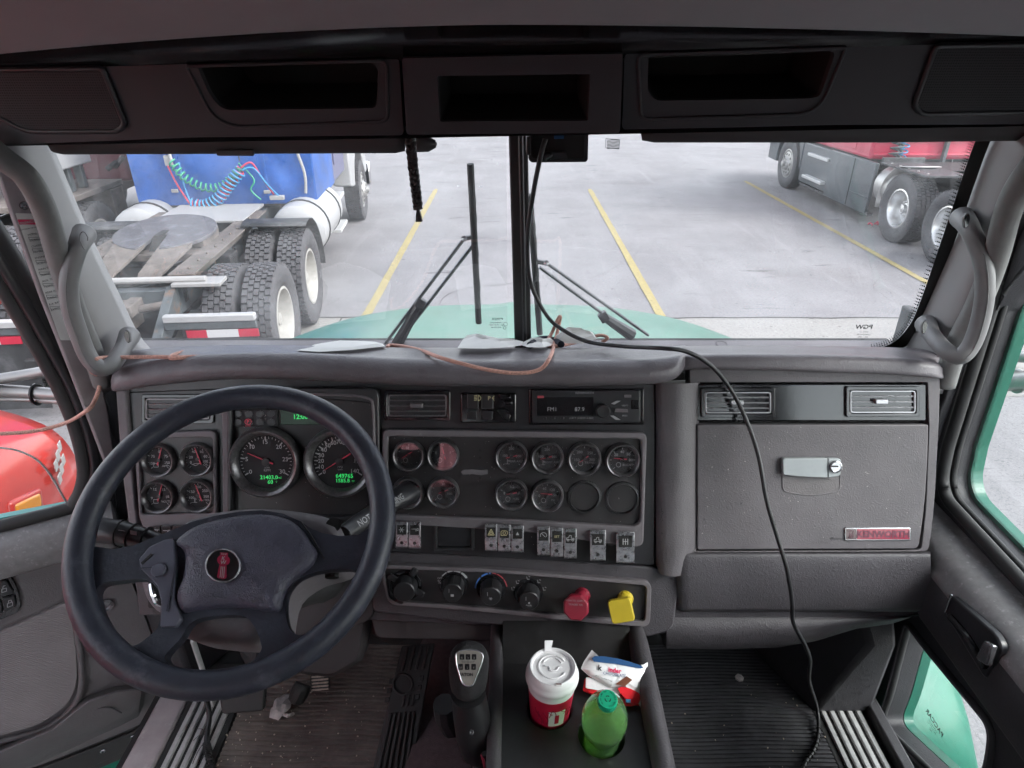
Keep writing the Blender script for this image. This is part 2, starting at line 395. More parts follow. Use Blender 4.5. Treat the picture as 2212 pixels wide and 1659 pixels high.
# ================================================================== the yard outside
def ground_mat(name, c1, c2, stain, sc=1.0):
    m = bpy.data.materials.new(name); m.use_nodes = True; t = m.node_tree; b = t.nodes['Principled BSDF']; L = t.links.new
    tc = t.nodes.new('ShaderNodeTexCoord')
    def noise(scale, det, x=1, y=1, dist=0):
        mp = t.nodes.new('ShaderNodeMapping'); mp.inputs['Scale'].default_value = (x, y, 1); L(tc.outputs['Object'], mp.inputs[0])
        n = t.nodes.new('ShaderNodeTexNoise'); n.inputs['Scale'].default_value = scale; n.inputs['Detail'].default_value = det; n.inputs['Roughness'].default_value = .65; n.inputs['Distortion'].default_value = dist
        L(mp.outputs[0], n.inputs['Vector']); return n.outputs['Fac']
    def mix(fac, a, bb, lo, hi, amt=1):
        rp = t.nodes.new('ShaderNodeMapRange'); rp.inputs[1].default_value = lo; rp.inputs[2].default_value = hi; rp.inputs[4].default_value = amt; L(fac, rp.inputs[0])
        x = t.nodes.new('ShaderNodeMix'); x.data_type = 'RGBA'; L(rp.outputs[0], x.inputs[0])
        for s_, v in ((6, a), (7, bb)):
            if isinstance(v, tuple): x.inputs[s_].default_value = (*v, 1)
            else: L(v, x.inputs[s_])
        return x.outputs[2]
    c = mix(noise(.8 * sc, 9), c1, c2, .30, .70)
    c = mix(noise(38, 4), c, tuple(k * .66 for k in c1), .50, .70, .8)          # aggregate
    c = mix(noise(1.1 * sc, 5, 3.2, .35, .4), c, tuple(min(1, k * 1.3) for k in c2), .55, .75, .3)   # tyre-worn streaks along the lanes
    c = mix(noise(1.6 * sc, 4, .45, 2.2), c, stain, .63, .72, .75)                # oil spots
    c = mix(noise(.35 * sc, 3, 1, 1), c, (stain[0] * 2.0, stain[1] * 1.8, stain[2] * 1.7), .60, .76, .45)
    c = mix(noise(6.5, 3, 1, 1.6), c, tuple(k * .8 for k in stain), .68, .73, .85)       # small drips
    c = mix(noise(2.6 * sc, 6, .25, 2.6, .8), c, tuple(k * .55 for k in c1), .62, .80, .30)  # scuffs across
    c = mix(noise(14, 4), c, tuple(min(1, k * 1.35) for k in c2), .60, .74, .5)
    L(c, b.inputs['Base Color']); b.inputs['Roughness'].default_value = .85
    bp = t.nodes.new('ShaderNodeBump'); bp.inputs['Strength'].default_value = .5; bp.inputs['Distance'].default_value = .01
    L(noise(70, 4), bp.inputs['Height']); L(bp.outputs[0], b.inputs['Normal'])
    return m
M['asphalt'] = ground_mat('asphalt', (.160, .154, .161), (.226, .219, .226), (.05, .048, .05))
M['concrete'] = ground_mat('concrete', (.215, .207, .198), (.265, .257, .245), (.13, .12, .11), .7)
def paint_mat():
    m = ground_mat('yellow_paint', (.27, .225, .105), (.33, .27, .115), (.17, .16, .15), 5)
    return m
M['yellow'] = paint_mat()
MB().add([(-400, -300, 0), (400, -300, 0), (400, 700, 0), (-400, 700, 0)], [[0, 1, 2, 3]]).build('ground', M['asphalt'], kind='structure', smooth=0)
MB().add([(-40, 5.2, .004), (40, 5.2, .004), (40, 7.15, .004), (-40, 7.15, .004)], [[0, 1, 2, 3]]).build('pavement', M['concrete'], kind='structure', smooth=0)
def pline(name, x0, x1, y0, y1, w=.10):
    mb = MB(); n = 40; L_, R_ = [], []
    for i in range(n + 1):
        t = i / n; y = y0 + (y1 - y0) * t; x = x0 + (x1 - x0) * t; e = 1 if 0 < i < n else .6
        L_.append((x - w / 2 * e - random.uniform(0, .008), y, .008)); R_.append((x + w / 2 * e + random.uniform(0, .008), y, .008))
    vs = L_ + R_; mb.add(vs, [[i, i + 1, n + 2 + i, n + 1 + i] for i in range(n)])
    o = mb.build(name, M['yellow'], kind='structure', smooth=0); return o
pline('parking_line', -1.73, -1.73, 4.5, 15.2)
pline('parking_line', 1.77, 1.77, 4.5, 15.2)
pline('parking_line', 5.64, 5.64, 5.0, 16.2)

M['joint'] = mat('joint_filler', (.05, .048, .047), .9, noise=(6, .4))
for x in (-13.4, -9.6, -5.8, -2.0, 1.9, 5.5, 9.2, 13.0):
    n = 24; xs = [x + random.uniform(-.006, .006) for _ in range(n + 1)]
    MB().add([(xs[i] - .009, 5.2 + 1.95 * i / n, .0075) for i in range(n + 1)] + [(xs[i] + .009, 5.2 + 1.95 * i / n, .0075) for i in range(n + 1)], [[i, i + 1, n + 2 + i, n + 1 + i] for i in range(n)]).build('pavement_joint', M['joint'], kind='structure', smooth=0)
n = 160; ys = [7.15 + random.uniform(-.02, .02) for _ in range(n + 1)]
MB().add([(-30 + 60 * i / n, ys[i] - .014, .0078) for i in range(n + 1)] + [(-30 + 60 * i / n, ys[i] + .016, .0078) for i in range(n + 1)], [[i, i + 1, n + 2 + i, n + 1 + i] for i in range(n)]).build('pavement_joint', M['joint'], kind='structure', smooth=0)
def crack(p, ang, L, w=.007):
    x, y = p; pts = [(x, y)]
    for _ in range(int(L / .12)):
        ang += random.uniform(-.5, .5) * .6; x += .12 * math.cos(ang); y += .12 * math.sin(ang); pts.append((x, y))
    k = len(pts); A = []; B = []
    for i, (x, y) in enumerate(pts): ww = w * (1 - i / k) * random.uniform(.5, 1.2); A.append((x - ww * .5, y + ww, .006)); B.append((x + ww * .5, y - ww, .006))
    MB().add(A + B, [[i, i + 1, k + i + 1, k + i] for i in range(k - 1)]).build('pavement_crack', M['joint'], kind='structure', smooth=0)
for p, an, L in (((-.9, 7.6), 1.2, 2.5), ((.4, 10.5), 2.4, 3.0), ((2.2, 13.5), .1, 4.0), ((-1.2, 12.2), .6, 2.2), ((4.9, 7.3), 2.0, 1.6)): crack(p, an, L)
# materials of the trucks
M['tyre'] = mat('tyre_rubber', (0.062, 0.061, 0.066), .8, noise=(14, .25), bump=('noise', 120, .2, .003), wear=((0.105, 0.10, 0.105), 9, .52, .2, .6))
M['rimal'] = mat('wheel_alloy', (0.372, 0.366, 0.360), .38, metal=.55, noise=(14, .12), wear=((0.186, 0.167, 0.155), 10, .58, .2, .6))
M['rimwhite'] = mat('wheel_white', (0.28, 0.272, 0.255), .5, noise=(14, .1), wear=((0.186, 0.161, 0.136), 9, .55, .2, .6))
M['blue'] = mat('blue_paint', (0.014, 0.072, 0.27), .5, coat=.15, noise=(2.5, .3), wear=((0.07, 0.12, 0.24), 6, .54, .2, .7))
M['violet'] = mat('violet_paint', (0.099, 0.099, 0.167), .4, noise=(3, .1))
M['whitepaint'] = mat('white_paint', (0.30, 0.30, 0.305), .4, noise=(3, .05), wear=((0.260, 0.248, 0.236), 5, .6, .15, .6))
M['chassis'] = mat('chassis_grey', (0.062, 0.071, 0.077), .6, noise=(7, .3), wear=((0.186, 0.087, 0.037), 5, .58, .1, .7))
M['chassis_dark'] = mat('chassis_dark', (0.022, 0.022, 0.024), .7, noise=(7, .3), wear=((0.081, 0.062, 0.050), 6, .56, .2, .6))
M['rust'] = mat('rusty_steel', (0.105, 0.090, 0.082), .8, noise=(7, .35), wear=((0.074, 0.056, 0.050), 8, .52, .2, .7))
M['greased'] = mat('greased_plate', (0.062, 0.060, 0.068), .65, noise=(5, .15), wear=((0.14, 0.14, 0.16), 9, .5, .2, .8))
M['deckwhite'] = mat('deck_plate', (0.27, 0.265, 0.262), .5, noise=(6, .08), wear=((0.223, 0.205, 0.192), 7, .58, .15, .5))
M['redpaint'] = mat('red_paint', (.42, .010, .05), .35, coat=.4, noise=(2, .1), wear=((0.372, 0.099, 0.112), 14, .66, .06, .6))
M['orangered'] = mat('orange_red_paint', (0.372, 0.028, 0.022), .32, coat=.5, noise=(2, .1), wear=((0.403, 0.099, 0.081), 10, .60, .15, .5))
M['maroon'] = mat('maroon_paint', (0.081, 0.012, 0.022), .4, noise=(3, .15))
M['skirt'] = mat('skirt_grey', (.060, .070, .079), .32, noise=(3, .15), wear=((0.136, 0.136, 0.136), 8, .58, .2, .5))
M['flap'] = mat('mud_flap', (0.034, 0.035, 0.038), .65, noise=(5, .3), wear=((0.105, 0.105, 0.112), 5, .52, .2, .7))
M['tape_red'] = mat('tape_red', (0.372, 0.019, 0.043), .4)
M['tape_white'] = mat('tape_white', (0.446, 0.446, 0.453), .4)
M['hose_green'] = mat('hose_green', (0.037, 0.248, 0.149), .4)
M['hose_blue'] = mat('hose_blue', (0.037, 0.198, 0.372), .4)
M['hose_red'] = mat('hose_red', (0.384, 0.037, 0.074), .4)
M['lamp_red'] = mat('lamp_red', (0.260, 0.009, 0.022), .25, coat=.5)
M['lamp_amber'] = mat('lamp_amber', (0.465, 0.174, 0.019), .25, coat=.5)
M['winglass'] = mat('dark_window', (.02, .025, .03), .06, spec=.7)

def tyre_mesh(name, r, w, rr, lugs=46, tread=True):
    """axis along local X, centred"""
    mb = MB(); h = w / 2
    prof = [(rr, -h * .72), (rr + .02, -h * .84), ((r + rr) / 2, -h), (r - .045, -h * .97), (r - .015, -h * .86), (r - .012, 0), (r - .015, h * .86), (r - .045, h * .97), ((r + rr) / 2, h), (rr + .02, h * .84), (rr, h * .72)]
    mb.lathe(prof, (0, 0, 0), (1, 0, 0), 48)
    if tread:
        rows = 5; rw = w * .86 / rows
        for k in range(rows):
            x = -w * .43 + rw * (k + .5)
            for i in range(lugs):
                a = 2 * math.pi * (i + (.5 if k % 2 else 0)) / lugs
                c, s = math.cos(a), math.sin(a)
                Mx = Matrix(((1, 0, 0), (0, c, -s), (0, s, c)))
                sk = .10 if k in (0, 4) else .0
                mb.box((x, c * (r - .008), s * (r - .008)), (rw * (.86 if k not in (0, 4) else .92), .024, 2 * math.pi * r / lugs * .72), Mx)
    o = mb.build(name, M['tyre'], smooth=40); COL.objects.unlink(o); return o
def rim_mesh(name, rr, w, dish, mtl, holes=10):
    mb = MB(); h = w / 2 * .75
    # outer lip, dish and disc; dish > 0 sinks the disc
    prof = [(rr + .012, h + .012), (rr - .012, h + .016), (rr - .03, h - .01), (rr - .045, h - dish * .8), (rr * .80, h - dish), (rr * .50, h - dish + .01), (rr * .42, h - dish + .05), (rr * .22, h - dish + .06), (rr * .20, h - dish + .11), (0.001, h - dish + .12)]
    mb.lathe(prof, (0, 0, 0), (1, 0, 0), 40)
    mb.lathe([(rr - .02, -h), (rr - .03, h - dish)], (0, 0, 0), (1, 0, 0), 32)
    for i in range(10):
        a = 2 * math.pi * i / 10; mb.lathe([(.016, 0), (.016, .04), (.006, .045)], (h - dish + .03, rr * .36 * math.cos(a), rr * .36 * math.sin(a)), (1, 0, 0), 6)
    o = mb.build(name, mtl, smooth=40); COL.objects.unlink(o); return o
def hole_mesh(rr, w, dish):
    mb = MB(); h = w / 2 * .75
    for i in range(10):
        a = 2 * math.pi * (i + .5) / 10; mb.lathe([(.001, 0), (.028, .0), (.028, .004), (.001, .004)], (h - dish + .004, rr * .66 * math.cos(a), rr * .66 * math.sin(a)), (1, 0, 0), 10)
    o = mb.build('hand_hole', M['black'], smooth=0); COL.objects.unlink(o); return o
T_DRV = tyre_mesh('tyre', .53, .285, .30)
T_SNG = tyre_mesh('tyre', .53, .40, .30, 60)
T_STR = tyre_mesh('tyre', .53, .30, .30, 70)
RIM_D = rim_mesh('rim', .30, .285, .15, M['rimwhite'])
M['rimbright'] = mat('polished_rim', (.62, .62, .62), .25, metal=.7, noise=(14, .1))
RIM_C = rim_mesh('rim', .30, .40, .17, M['rimbright'])
RIM_S = rim_mesh('rim', .30, .30, -.02, M['rimal'])
HOLE_S = hole_mesh(.30, .30, -.02); HOLE_D = hole_mesh(.30, .285, .15)
def wheel(truck, x, y, side, tyre, rim=None, hole=None, r=.53):
    """side +1: outer face to local +X"""
    rot = Matrix.Rotation(0 if side > 0 else math.pi, 4, 'Z') @ Matrix.Rotation(random.uniform(0, 6), 4, 'X')
    o = put(tyre, 'wheel', truck, Matrix.Translation((x, y, r)) @ rot)
    if rim:
        q = put(rim, 'rim', o, Matrix.Identity(4))
        if hole: put(hole, 'hand_hole', o, Matrix.Identity(4))
    return o
def coil(mb, path, Rc, turns, r, n=7):
    P = cr(path, 24); m = len(P); L = [0]
    for a, b in zip(P, P[1:]): L.append(L[-1] + (b - a).length)
    N = turns * 12; pts = []; k = 0
    for i in range(N + 1):
        d = L[-1] * i / N
        while k < m - 2 and L[k + 1] < d: k += 1
        t = (d - L[k]) / max(1e-6, L[k + 1] - L[k]); c = P[k].lerp(P[k + 1], t); T = (P[k + 1] - P[k]).normalized()
        A = T.cross(Vector((0, 1, 0))).normalized(); B = T.cross(A); a = 2 * math.pi * i / 12
        pts.append(c + A * (Rc * math.cos(a)) + B * (Rc * math.sin(a)))
    return mb.tube(pts, r, n)

# ------------------------------------------------------------------ blue tractor, to the left, seen from behind
BT = thing('semi_truck', 'blue semi truck with bare fifth wheel and coiled air hoses on its cab wall', 'truck', (-3.36, 5.68, 0), R(5), 'parked semi trucks')
TB = PM[BT]
class LM(MB):                                    # mesh in a thing's own coordinates
    def __init__(s, Mx): super().__init__(); s.M = Mx
    def add(s, vs, fs): return super().add([s.M @ Vector(v) for v in vs], fs)
def lm(): return LM(TB)
for y in (0, 1.32):
    for s in (-1, 1):
        wheel(BT, s * 1.09, y, s, T_DRV, RIM_D, HOLE_D); wheel(BT, s * .76, y, s, T_DRV)
for s in (-1, 1): wheel(BT, s * 1.05, 6.55, s, T_STR, RIM_S, HOLE_S)
for s in (-1, 1):
    m_ = lm(); x = s * .43
    m_.bx(x - .035, x + .035, -.45, 7.2, .78, .80).bx(x - .035, x + .035, -.45, 7.2, 1.00, 1.02).bx(x + s * .035 - .008, x + s * .035 + .008, -.45, 7.2, .78, 1.02)
    # tapered tail
    m_.loft([[(x - .04, -.45, .78), (x + .04, -.45, .78), (x + .04, -.45, 1.03), (x - .04, -.45, 1.03)], [(x - .04, -.95, .62), (x + .04, -.95, .62), (x + .04, -.95, .74), (x - .04, -.95, .74)]])
    m_.build('frame_rail', M['chassis'], BT, bevel=.006)
    m_ = lm(); m_.bx(s * .50, s * .56, -.35, 2.0, 1.02, 1.10).bx(s * .40, s * .62, -.4, 2.1, 1.10, 1.115)
    for i in range(9): m_.lathe([(.014, 0), (.014, .015), (.002, .018)], (s * .53, -.25 + i * .24, 1.116), (0, 0, 1), 8)
    m_.build('slide_rail', M['rust'], BT, bevel=.004)
    # spring hanger, axle beam bits
    m_ = lm(); m_.tube([(s * .55, -.1, .62), (s * .55, .7, .80), (s * .55, 1.4, .62)], .06, 8); m_.bx(s * .45, s * .62, .55, .78, .55, 1.0)
    m_.build('suspension_beam', M['chassis_dark'], BT, bevel=.01)
for y in (0, 1.32):
    m_ = lm(); m_.tube([(-1.0, y, .53), (1.0, y, .53)], .075, 10); m_.lathe([(.05, -.22), (.19, -.16), (.23, 0), (.19, .16), (.06, .24)], (0, y - .02, .55), (0, 1, 0), 16, True, True)
    m_.build('drive_axle', M['chassis_dark'], BT)
for y, z in ((-.4, .90), (.45, .86), (2.3, .9)):
    lm().bx(-.41, .41, y - .05, y + .05, z - .07, z + .09).build('crossmember', M['chassis'], BT, bevel=.008)
lm().tube([(-.75, -.42, 1.075), (.72, -.42, 1.075)], .03, 8).bx(-.85, -.45, -.5, -.3, 1.03, 1.06).bx(.45, .85, -.5, -.3, 1.03, 1.06).build('frame_bar', M['deckwhite'], BT, bevel=.004)
# tow pin and rusty clamps at the tail
m_ = lm(); m_.bx(-.12, .12, -.62, -.40, .70, .92).bx(-.2, -.1, -.75, -.5, .86, .96).bx(.1, .2, -.75, -.5, .86, .96); m_.tube([(.18, -.6, .88), (.46, -.58, .92)], .035, 8); m_.build('tow_bracket', M['rust'], BT, bevel=.01)
for x0, z0, rr_ in ((-.2, .62, .10), (.22, .60, .09)):
    lm().lathe([(.001, 0), (rr_ * .8, .01), (rr_, .04), (rr_, .46), (rr_ * .8, .49), (.001, .5)], (x0, .15, z0), (0, 1, 0), 16).build('air_tank', M['chassis_dark'], BT)
for k, (x0, x1, z0) in enumerate(((-.35, .3, .95), (-.3, .38, .86), (-.1, .4, .99), (-.38, .1, .90), (.05, .36, .84))):
    lm().tube(cr([(x0, -.35 + k * .1, z0), ((x0 + x1) / 2, .1 + k * .08, z0 - .09), (x1, .5, z0 + .02), (x1 + .03, 1.3, z0)], 6), .013, 6).build('brake_line', M['rubber' if k % 2 else 'chassis'], BT, smooth=180)
for k in range(7):
    y = -.3 + k * .36; lm().bx(.455, .475, y - .05, y + .05, .84, .97).bx(.475, .49, y - .012, y + .012, .88, .93).build('rail_bracket', M['rust' if k % 2 else 'chassis_dark'], BT, bevel=.004)
for s in (-1, 1): lm().lathe([(.07, 0), (.085, .02), (.085, .11), (.06, .14), (.001, .145)], (s * .52, -.28, .60), (0, .3, 1), 14).build('brake_chamber', M['chassis'], BT)
lm().bx(-.34, .34, 1.12, 1.2, 1.03, 1.16).build('crossmember', M['rust'], BT, bevel=.01)
# fifth wheel
o_ = []
for i in range(40):
    a = R(-90 + 13 + (360 - 26) * i / 39); o_.append((.47 * math.cos(a), .72 + .50 * math.sin(a)))
o_ += [(-.075, .36), (-.055, .60), (.055, .60), (.075, .36)]
m_ = lm(); tilt = lambda x, y, z: (x, y, z + (y - .72) * .10)
m_.loft([[tilt(x, y, 1.19) for x, y in o_], [tilt(x, y, 1.225) for x, y in o_]]); m_.build('fifth_wheel_plate', M['greased'], BT, bevel=.006)
for s in (-1, 1):
    m_ = lm(); m_.loft([[(s * .10, -.30, 1.06), (s * .30, -.30, 1.06), (s * .30, -.26, 1.09), (s * .10, -.26, 1.09)], [(s * .07, .35, 1.15), (s * .36, .35, 1.15), (s * .36, .38, 1.185), (s * .07, .38, 1.185)]])
    m_.build('fifth_wheel_ramp', M['rust'], BT, bevel=.004)
m_ = lm(); m_.bx(-.45, .45, .3, 1.1, 1.03, 1.10); m_.bx(-.42, -.30, .5, .95, 1.1, 1.19).bx(.30, .42, .5, .95, 1.1, 1.19); m_.build('fifth_wheel_base', M['rust'], BT, bevel=.01)
lm().loft([[(-.07, .40, 1.10), (.07, .40, 1.10), (.05, .72, 1.10), (-.05, .72, 1.10)], [(-.03, .50, 1.23), (.03, .50, 1.23), (.03, .72, 1.23), (-.03, .72, 1.23)]]).build('lock_jaw', M['black'], BT)
# deck plate
lm().bx(-.50, .50, 1.55, 2.45, 1.10, 1.125).build('deck_plate', M['deckwhite'], BT, bevel=.004)
# sleeper
m_ = lm(); m_.bx(-1.1, 1.1, 2.72, 4.15, 1.05, 3.5); m_.build('sleeper_box', M['blue'], BT, bevel=.03, seg=3)
# rear skin of the sleeper, dented at the right corner
g_ = []; nx, nz = 34, 30
for j in range(nz + 1):
    row = []
    for i in range(nx + 1):
        x = -1.09 + 2.18 * i / nx; z = 1.055 + 2.41 * j / nz; d = 0
        rx, rz = x - .72, z - 1.42
        q = math.exp(-(rx * rx / .05 + rz * rz / .06)); d += q * .022 * math.sin(11 * rx + 7 * rz)
        if x > .6 and z < 1.75: d += .006 * math.sin(x * 23 + z * 11) * math.exp(-((z - 1.4) ** 2) / .06)
        row.append((x, 2.70 + d, z))
    g_.append(row)
m_ = lm(); m_.loft(g_, False, False, closed=False); m_.build('rear_panel', M['blue'], BT, smooth=60)
for x, z in ((-.85, 2.02), (-.35, 2.02), (.72, 2.03), (.95, 2.0), (-.62, 1.25), (.5, 1.22)):
    lm().bx(x - .04, x + .04, 2.675, 2.70, z - .02, z + .02).build('marker_plate', M['deckwhite'], BT, bevel=.004)
lm().tube(cr([(.95, 2.67, 2.6), (.97, 2.66, 2.1), (.93, 2.66, 1.8), (1.0, 2.66, 1.45), (.98, 2.67, 1.2)], 5), .018, 6).build('torn_seam', M['deckwhite'], BT)
mb = lm()
for x in (-1.04, -.52, .0, .52, 1.04):
    for k in range(30): mb.lathe([(.009, 0), (.007, -.005), (.0005, -.006)], (x, 2.70, 1.10 + k * .075), (0, 1, 0), 6)
for k in range(40): mb.lathe([(.009, 0), (.007, -.005), (.0005, -.006)], (-1.04 + k * .0535, 2.70, 1.085), (0, 1, 0), 6)
mb.build('rivets', M['blue'], BT, smooth=0, kind='stuff')
for x in (-.53, .51): lm().bx(x - .018, x + .018, 2.690, 2.699, 1.06, 3.4).build('panel_seam', M['blue'], BT, bevel=.002)
lm().bx(-1.09, 1.09, 2.685, 2.70, 1.045, 1.07).build('bottom_moulding', M['chassis_dark'], BT, bevel=.003)
# air hose connections
m_ = lm(); m_.bx(-.62, -.50, 2.60, 2.69, 1.72, 1.80).bx(-.63, -.56, 2.60, 2.69, 1.56, 1.68); m_.tube([(-.56, 2.62, 1.78), (-.52, 2.55, 1.62)], .02, 6); m_.build('hose_coupling', M['deckwhite'], BT, bevel=.006)
for x, z in ((-.74, 1.73), (-.40, 1.74)): lm().bx(x - .03, x + .03, 2.65, 2.69, z - .03, z + .03).build('hose_holder', M['rust'], BT, bevel=.004)
coil(lm(), [(-.52, 2.55, 1.62), (-.40, 2.50, 1.45), (-.20, 2.48, 1.33), (.02, 2.48, 1.33), (.22, 2.50, 1.48), (.30, 2.52, 1.56)], .045, 17, .011).build('coiled_hose', M['hose_green'], BT, smooth=180, label='green coiled air hose')
coil(lm(), [(-.34, 2.42, 1.14), (-.2, 2.40, 1.12), (-.02, 2.40, 1.2), (.14, 2.42, 1.36), (.30, 2.45, 1.52)], .065, 15, .011).build('coiled_hose', M['hose_blue'], BT, smooth=180, label='blue coiled air hose')
coil(lm(), [(-.34, 2.43, 1.15), (-.18, 2.41, 1.13), (.0, 2.41, 1.21), (.15, 2.43, 1.37), (.30, 2.46, 1.53)], .050, 13, .011).build('coiled_hose', M['hose_red'], BT, smooth=180, label='red coiled air hose')
for mt, dx, pts in (('hose_red', 0, [(-.6, 2.6, 1.56), (-.52, 2.55, 1.35), (-.38, 2.44, 1.14)]), ('hose_blue', 0, [(-.46, 2.6, 1.6), (-.44, 2.55, 1.35), (-.36, 2.44, 1.12)]), ('hose_red', 0, [(.30, 2.46, 1.55), (.42, 2.5, 1.60), (.5, 2.55, 1.42), (.60, 2.6, 1.2)]), ('hose_blue', 0, [(.31, 2.45, 1.52), (.44, 2.48, 1.54), (.56, 2.52, 1.34), (.66, 2.6, 1.18)]), ('hose_green', 0, [(.3, 2.52, 1.56), (.42, 2.5, 1.4), (.36, 2.5, 1.28), (.46, 2.5, 1.16)])):
    lm().tube(cr(pts, 6), .011, 6).build('air_hose', M[mt], BT, smooth=180)
lm().tube([(.22, 2.66, 2.6), (.24, 2.66, 1.6)], .008, 6).build('hose_hanger', M['chassis_dark'], BT)
lm().bx(.55, .72, 2.56, 2.64, 1.14, 1.19).build('hose_clip', M['deckwhite'], BT, bevel=.005)
# tanks along both sides
for s in (-1, 1):
    m_ = lm(); m_.lathe([(.001, 0), (.24, 0), (.32, .05), (.33, .12), (.33, 1.45), (.32, 1.52), (.24, 1.57), (.001, 1.57)], (s * .93, 2.15, .82), (0, 1, 0), 28); m_.build('fuel_tank', M['whitepaint'], BT)
    for y in (2.45, 3.35):
        lm().lathe([(.334, 0), (.342, .005), (.342, .045), (.334, .05)], (s * .93, y, .82), (0, 1, 0), 28).build('tank_strap', M['chassis_dark'], BT)
    # quarter fender before the front drive wheel
    q = [(1.32 + .61 * math.cos(R(a)), .56 + .61 * math.sin(R(a))) for a in range(-5, 111, 8)]
    m_ = lm(); m_.loft([[(s * .58, y, z) for y, z in q], [(s * 1.26, y, z) for y, z in q]], closed=False); m_.build('quarter_fender', M['flap'], BT, solid=.012)
    lm().bx(s * .9, s * 1.18, 3.75, 4.4, .42, .47).bx(s * .9, s * 1.18, 3.75, 4.4, .85, .90).bx(s * .88, s * .92, 3.75, 4.4, .42, 1.1).build('cab_step', M['alu'], BT, bevel=.006)
m_ = lm(); m_.bx(-1.08, 1.08, 4.18, 5.35, 1.05, 3.0); m_.build('cab_shell', M['violet'], BT, bevel=.04, seg=3)
for s in (-1, 1):
    lm().bx(s * 1.085, s * 1.10, 4.3, 5.25, 1.3, 2.75).build('cab_door', M['violet'], BT, bevel=.02, seg=3)
    lm().bx(s * 1.10, s * 1.106, 4.38, 5.15, 2.1, 2.68).build('cab_window', M['winglass'], BT, bevel=.003)
    m_ = lm(); q = rpoly([(4.42, 1.42), (5.12, 1.42), (5.12, 1.95), (4.42, 1.95)], .1)
    m_.loft([[(s * 1.104, y, z) for y, z in q], [(s * 1.104, 4.77 + (y - 4.77) * .96, 1.68 + (z - 1.68) * .96) for y, z in q]], False, False); m_.build('door_moulding', M['deckwhite'], BT)
    q = [(6.55 + .68 * math.cos(R(a)), .60 + .68 * math.sin(R(a))) for a in range(8, 175, 9)]
    m_ = lm(); out = q + [(5.6, .75), (5.38, .8), (5.38, 1.95), (6.2, 1.9), (7.6, 1.65), (7.6, .7)]
    m_.loft([[(s * .86, y, z) for y, z in out], [(s * 1.15, y, z) for y, z in out]]); m_.build('front_fender', M['whitepaint'], BT, bevel=.02)
m_ = lm(); m_.loft([[(-.85, 5.36, 1.0), (.85, 5.36, 1.0), (.80, 5.36, 2.05), (-.80, 5.36, 2.05)], [(-.75, 7.7, .9), (.75, 7.7, .9), (.6, 7.7, 1.8), (-.6, 7.7, 1.8)]]); m_.build('bonnet', M['whitepaint'], BT, bevel=.05, seg=3)
lm().bx(-1.2, 1.2, 7.7, 7.85, .4, .85).build('front_bumper', M['chrome'], BT, bevel=.03)
# rear flap hangers, flaps, lamps
for s in (-1, 1):
    x0, x1 = s * .48, s * 1.20
    lm().bx(x0, x1, -.87, -.80, .85, .91).build('flap_hanger', M['whitepaint'], BT, bevel=.01)
    lm().bx(x0, x1, -.86, -.825, .79, .85).build('hanger_bracket', M['chassis'], BT, bevel=.004)
    lm().bx(s * .60, s * 1.20, -.85, -.835, .12, .79).build('mud_flap', M['flap'], BT, bevel=.004)
    for k, (a, b) in enumerate(((.64, .80), (.80, 1.05), (1.05, 1.21))):
        lm().bx(s * a, s * b, -.862, -.852, .715, .78).build('reflective_tape', M['tape_red' if k != 1 else 'tape_white'], BT)
lm().bx(-.60, .60, -.98, -.93, .45, .62).build('tail_crossmember', M['chassis_dark'], BT, bevel=.01)
lm().lathe([(.001, 0), (.05, 0), (.06, -.012), (.05, -.03), (.001, -.035)], (.10, -.98, .565), (0, 1, 0), 18).build('tail_lamp', M['lamp_red'], BT)
lm().lathe([(.03, 0), (.075, 0), (.085, -.02), (.075, -.05), (.05, -.055), (.045, -.03), (.001, -.03)], (.38, -.98, .54), (0, 1, 0), 20).build('tail_lamp', M['deckwhite'], BT)
lm().bx(-.92, -.60, -.72, -.66, 1.0, 1.25).build('tail_lamp', M['orangered'], BT, bevel=.02)

# ------------------------------------------------------------------ second tractor beyond it
T2 = thing('semi_truck', 'weathered maroon flatbed truck mostly hidden behind the blue truck', 'truck', (-6.55, 7.15, 0), R(4), 'parked semi trucks')
TB = PM[T2]
for y in (0, 1.32):
    wheel(T2, 1.09, y, 1, T_DRV, RIM_D, HOLE_D); wheel(T2, .76, y, 1, T_DRV); wheel(T2, -1.09, y, -1, T_DRV, RIM_D)
for s in (-1, 1):
    lm().bx(s * .43 - .04, s * .43 + .04, -1, 7, .78, 1.02).build('frame_rail', M['chassis_dark'], T2, bevel=.006)
    wheel(T2, s * 1.05, 6.2, s, T_STR, RIM_S)
lm().bx(-1.2, 1.2, .35, 2.25, 1.13, 1.20).build('deck_plate', M['rust'], T2, bevel=.01)
lm().bx(.6, 1.2, 1.85, 2.2, .45, 1.12).build('deck_support', M['rust'], T2, bevel=.01)
lm().bx(.25, 1.12, .7, 1.75, 1.5, 1.86).build('tool_box', M['whitepaint'], T2, bevel=.02)
for y in (.9, 1.3, 1.6): lm().bx(.95, 1.05, y - .04, y + .04, 1.2, 1.5).build('box_leg', M['chassis'], T2, bevel=.01)
lm().loft([[(.80, .8, 1.2), (.92, .8, 1.2), (.92, .86, 1.2), (.80, .86, 1.2)], [(.86, .95, 1.5), (.98, .95, 1.5), (.98, 1.0, 1.5), (.86, 1.0, 1.5)]]).build('box_brace', mat('brace_orange', (.6, .25, .05), .6, noise=(8, .2)), T2)
lm().bx(-1.15, 1.15, 2.6, 4.6, 1.1, 3.3).build('cab_shell', M['maroon'], T2, bevel=.05, seg=3)
lm().tube(cr([(1.0, 2.3, 1.32), (1.12, 2.36, 1.40), (1.05, 2.45, 1.34), (1.15, 2.55, 1.46)], 5), .035, 8).build('rubber_hose', M['rubber'], T2)
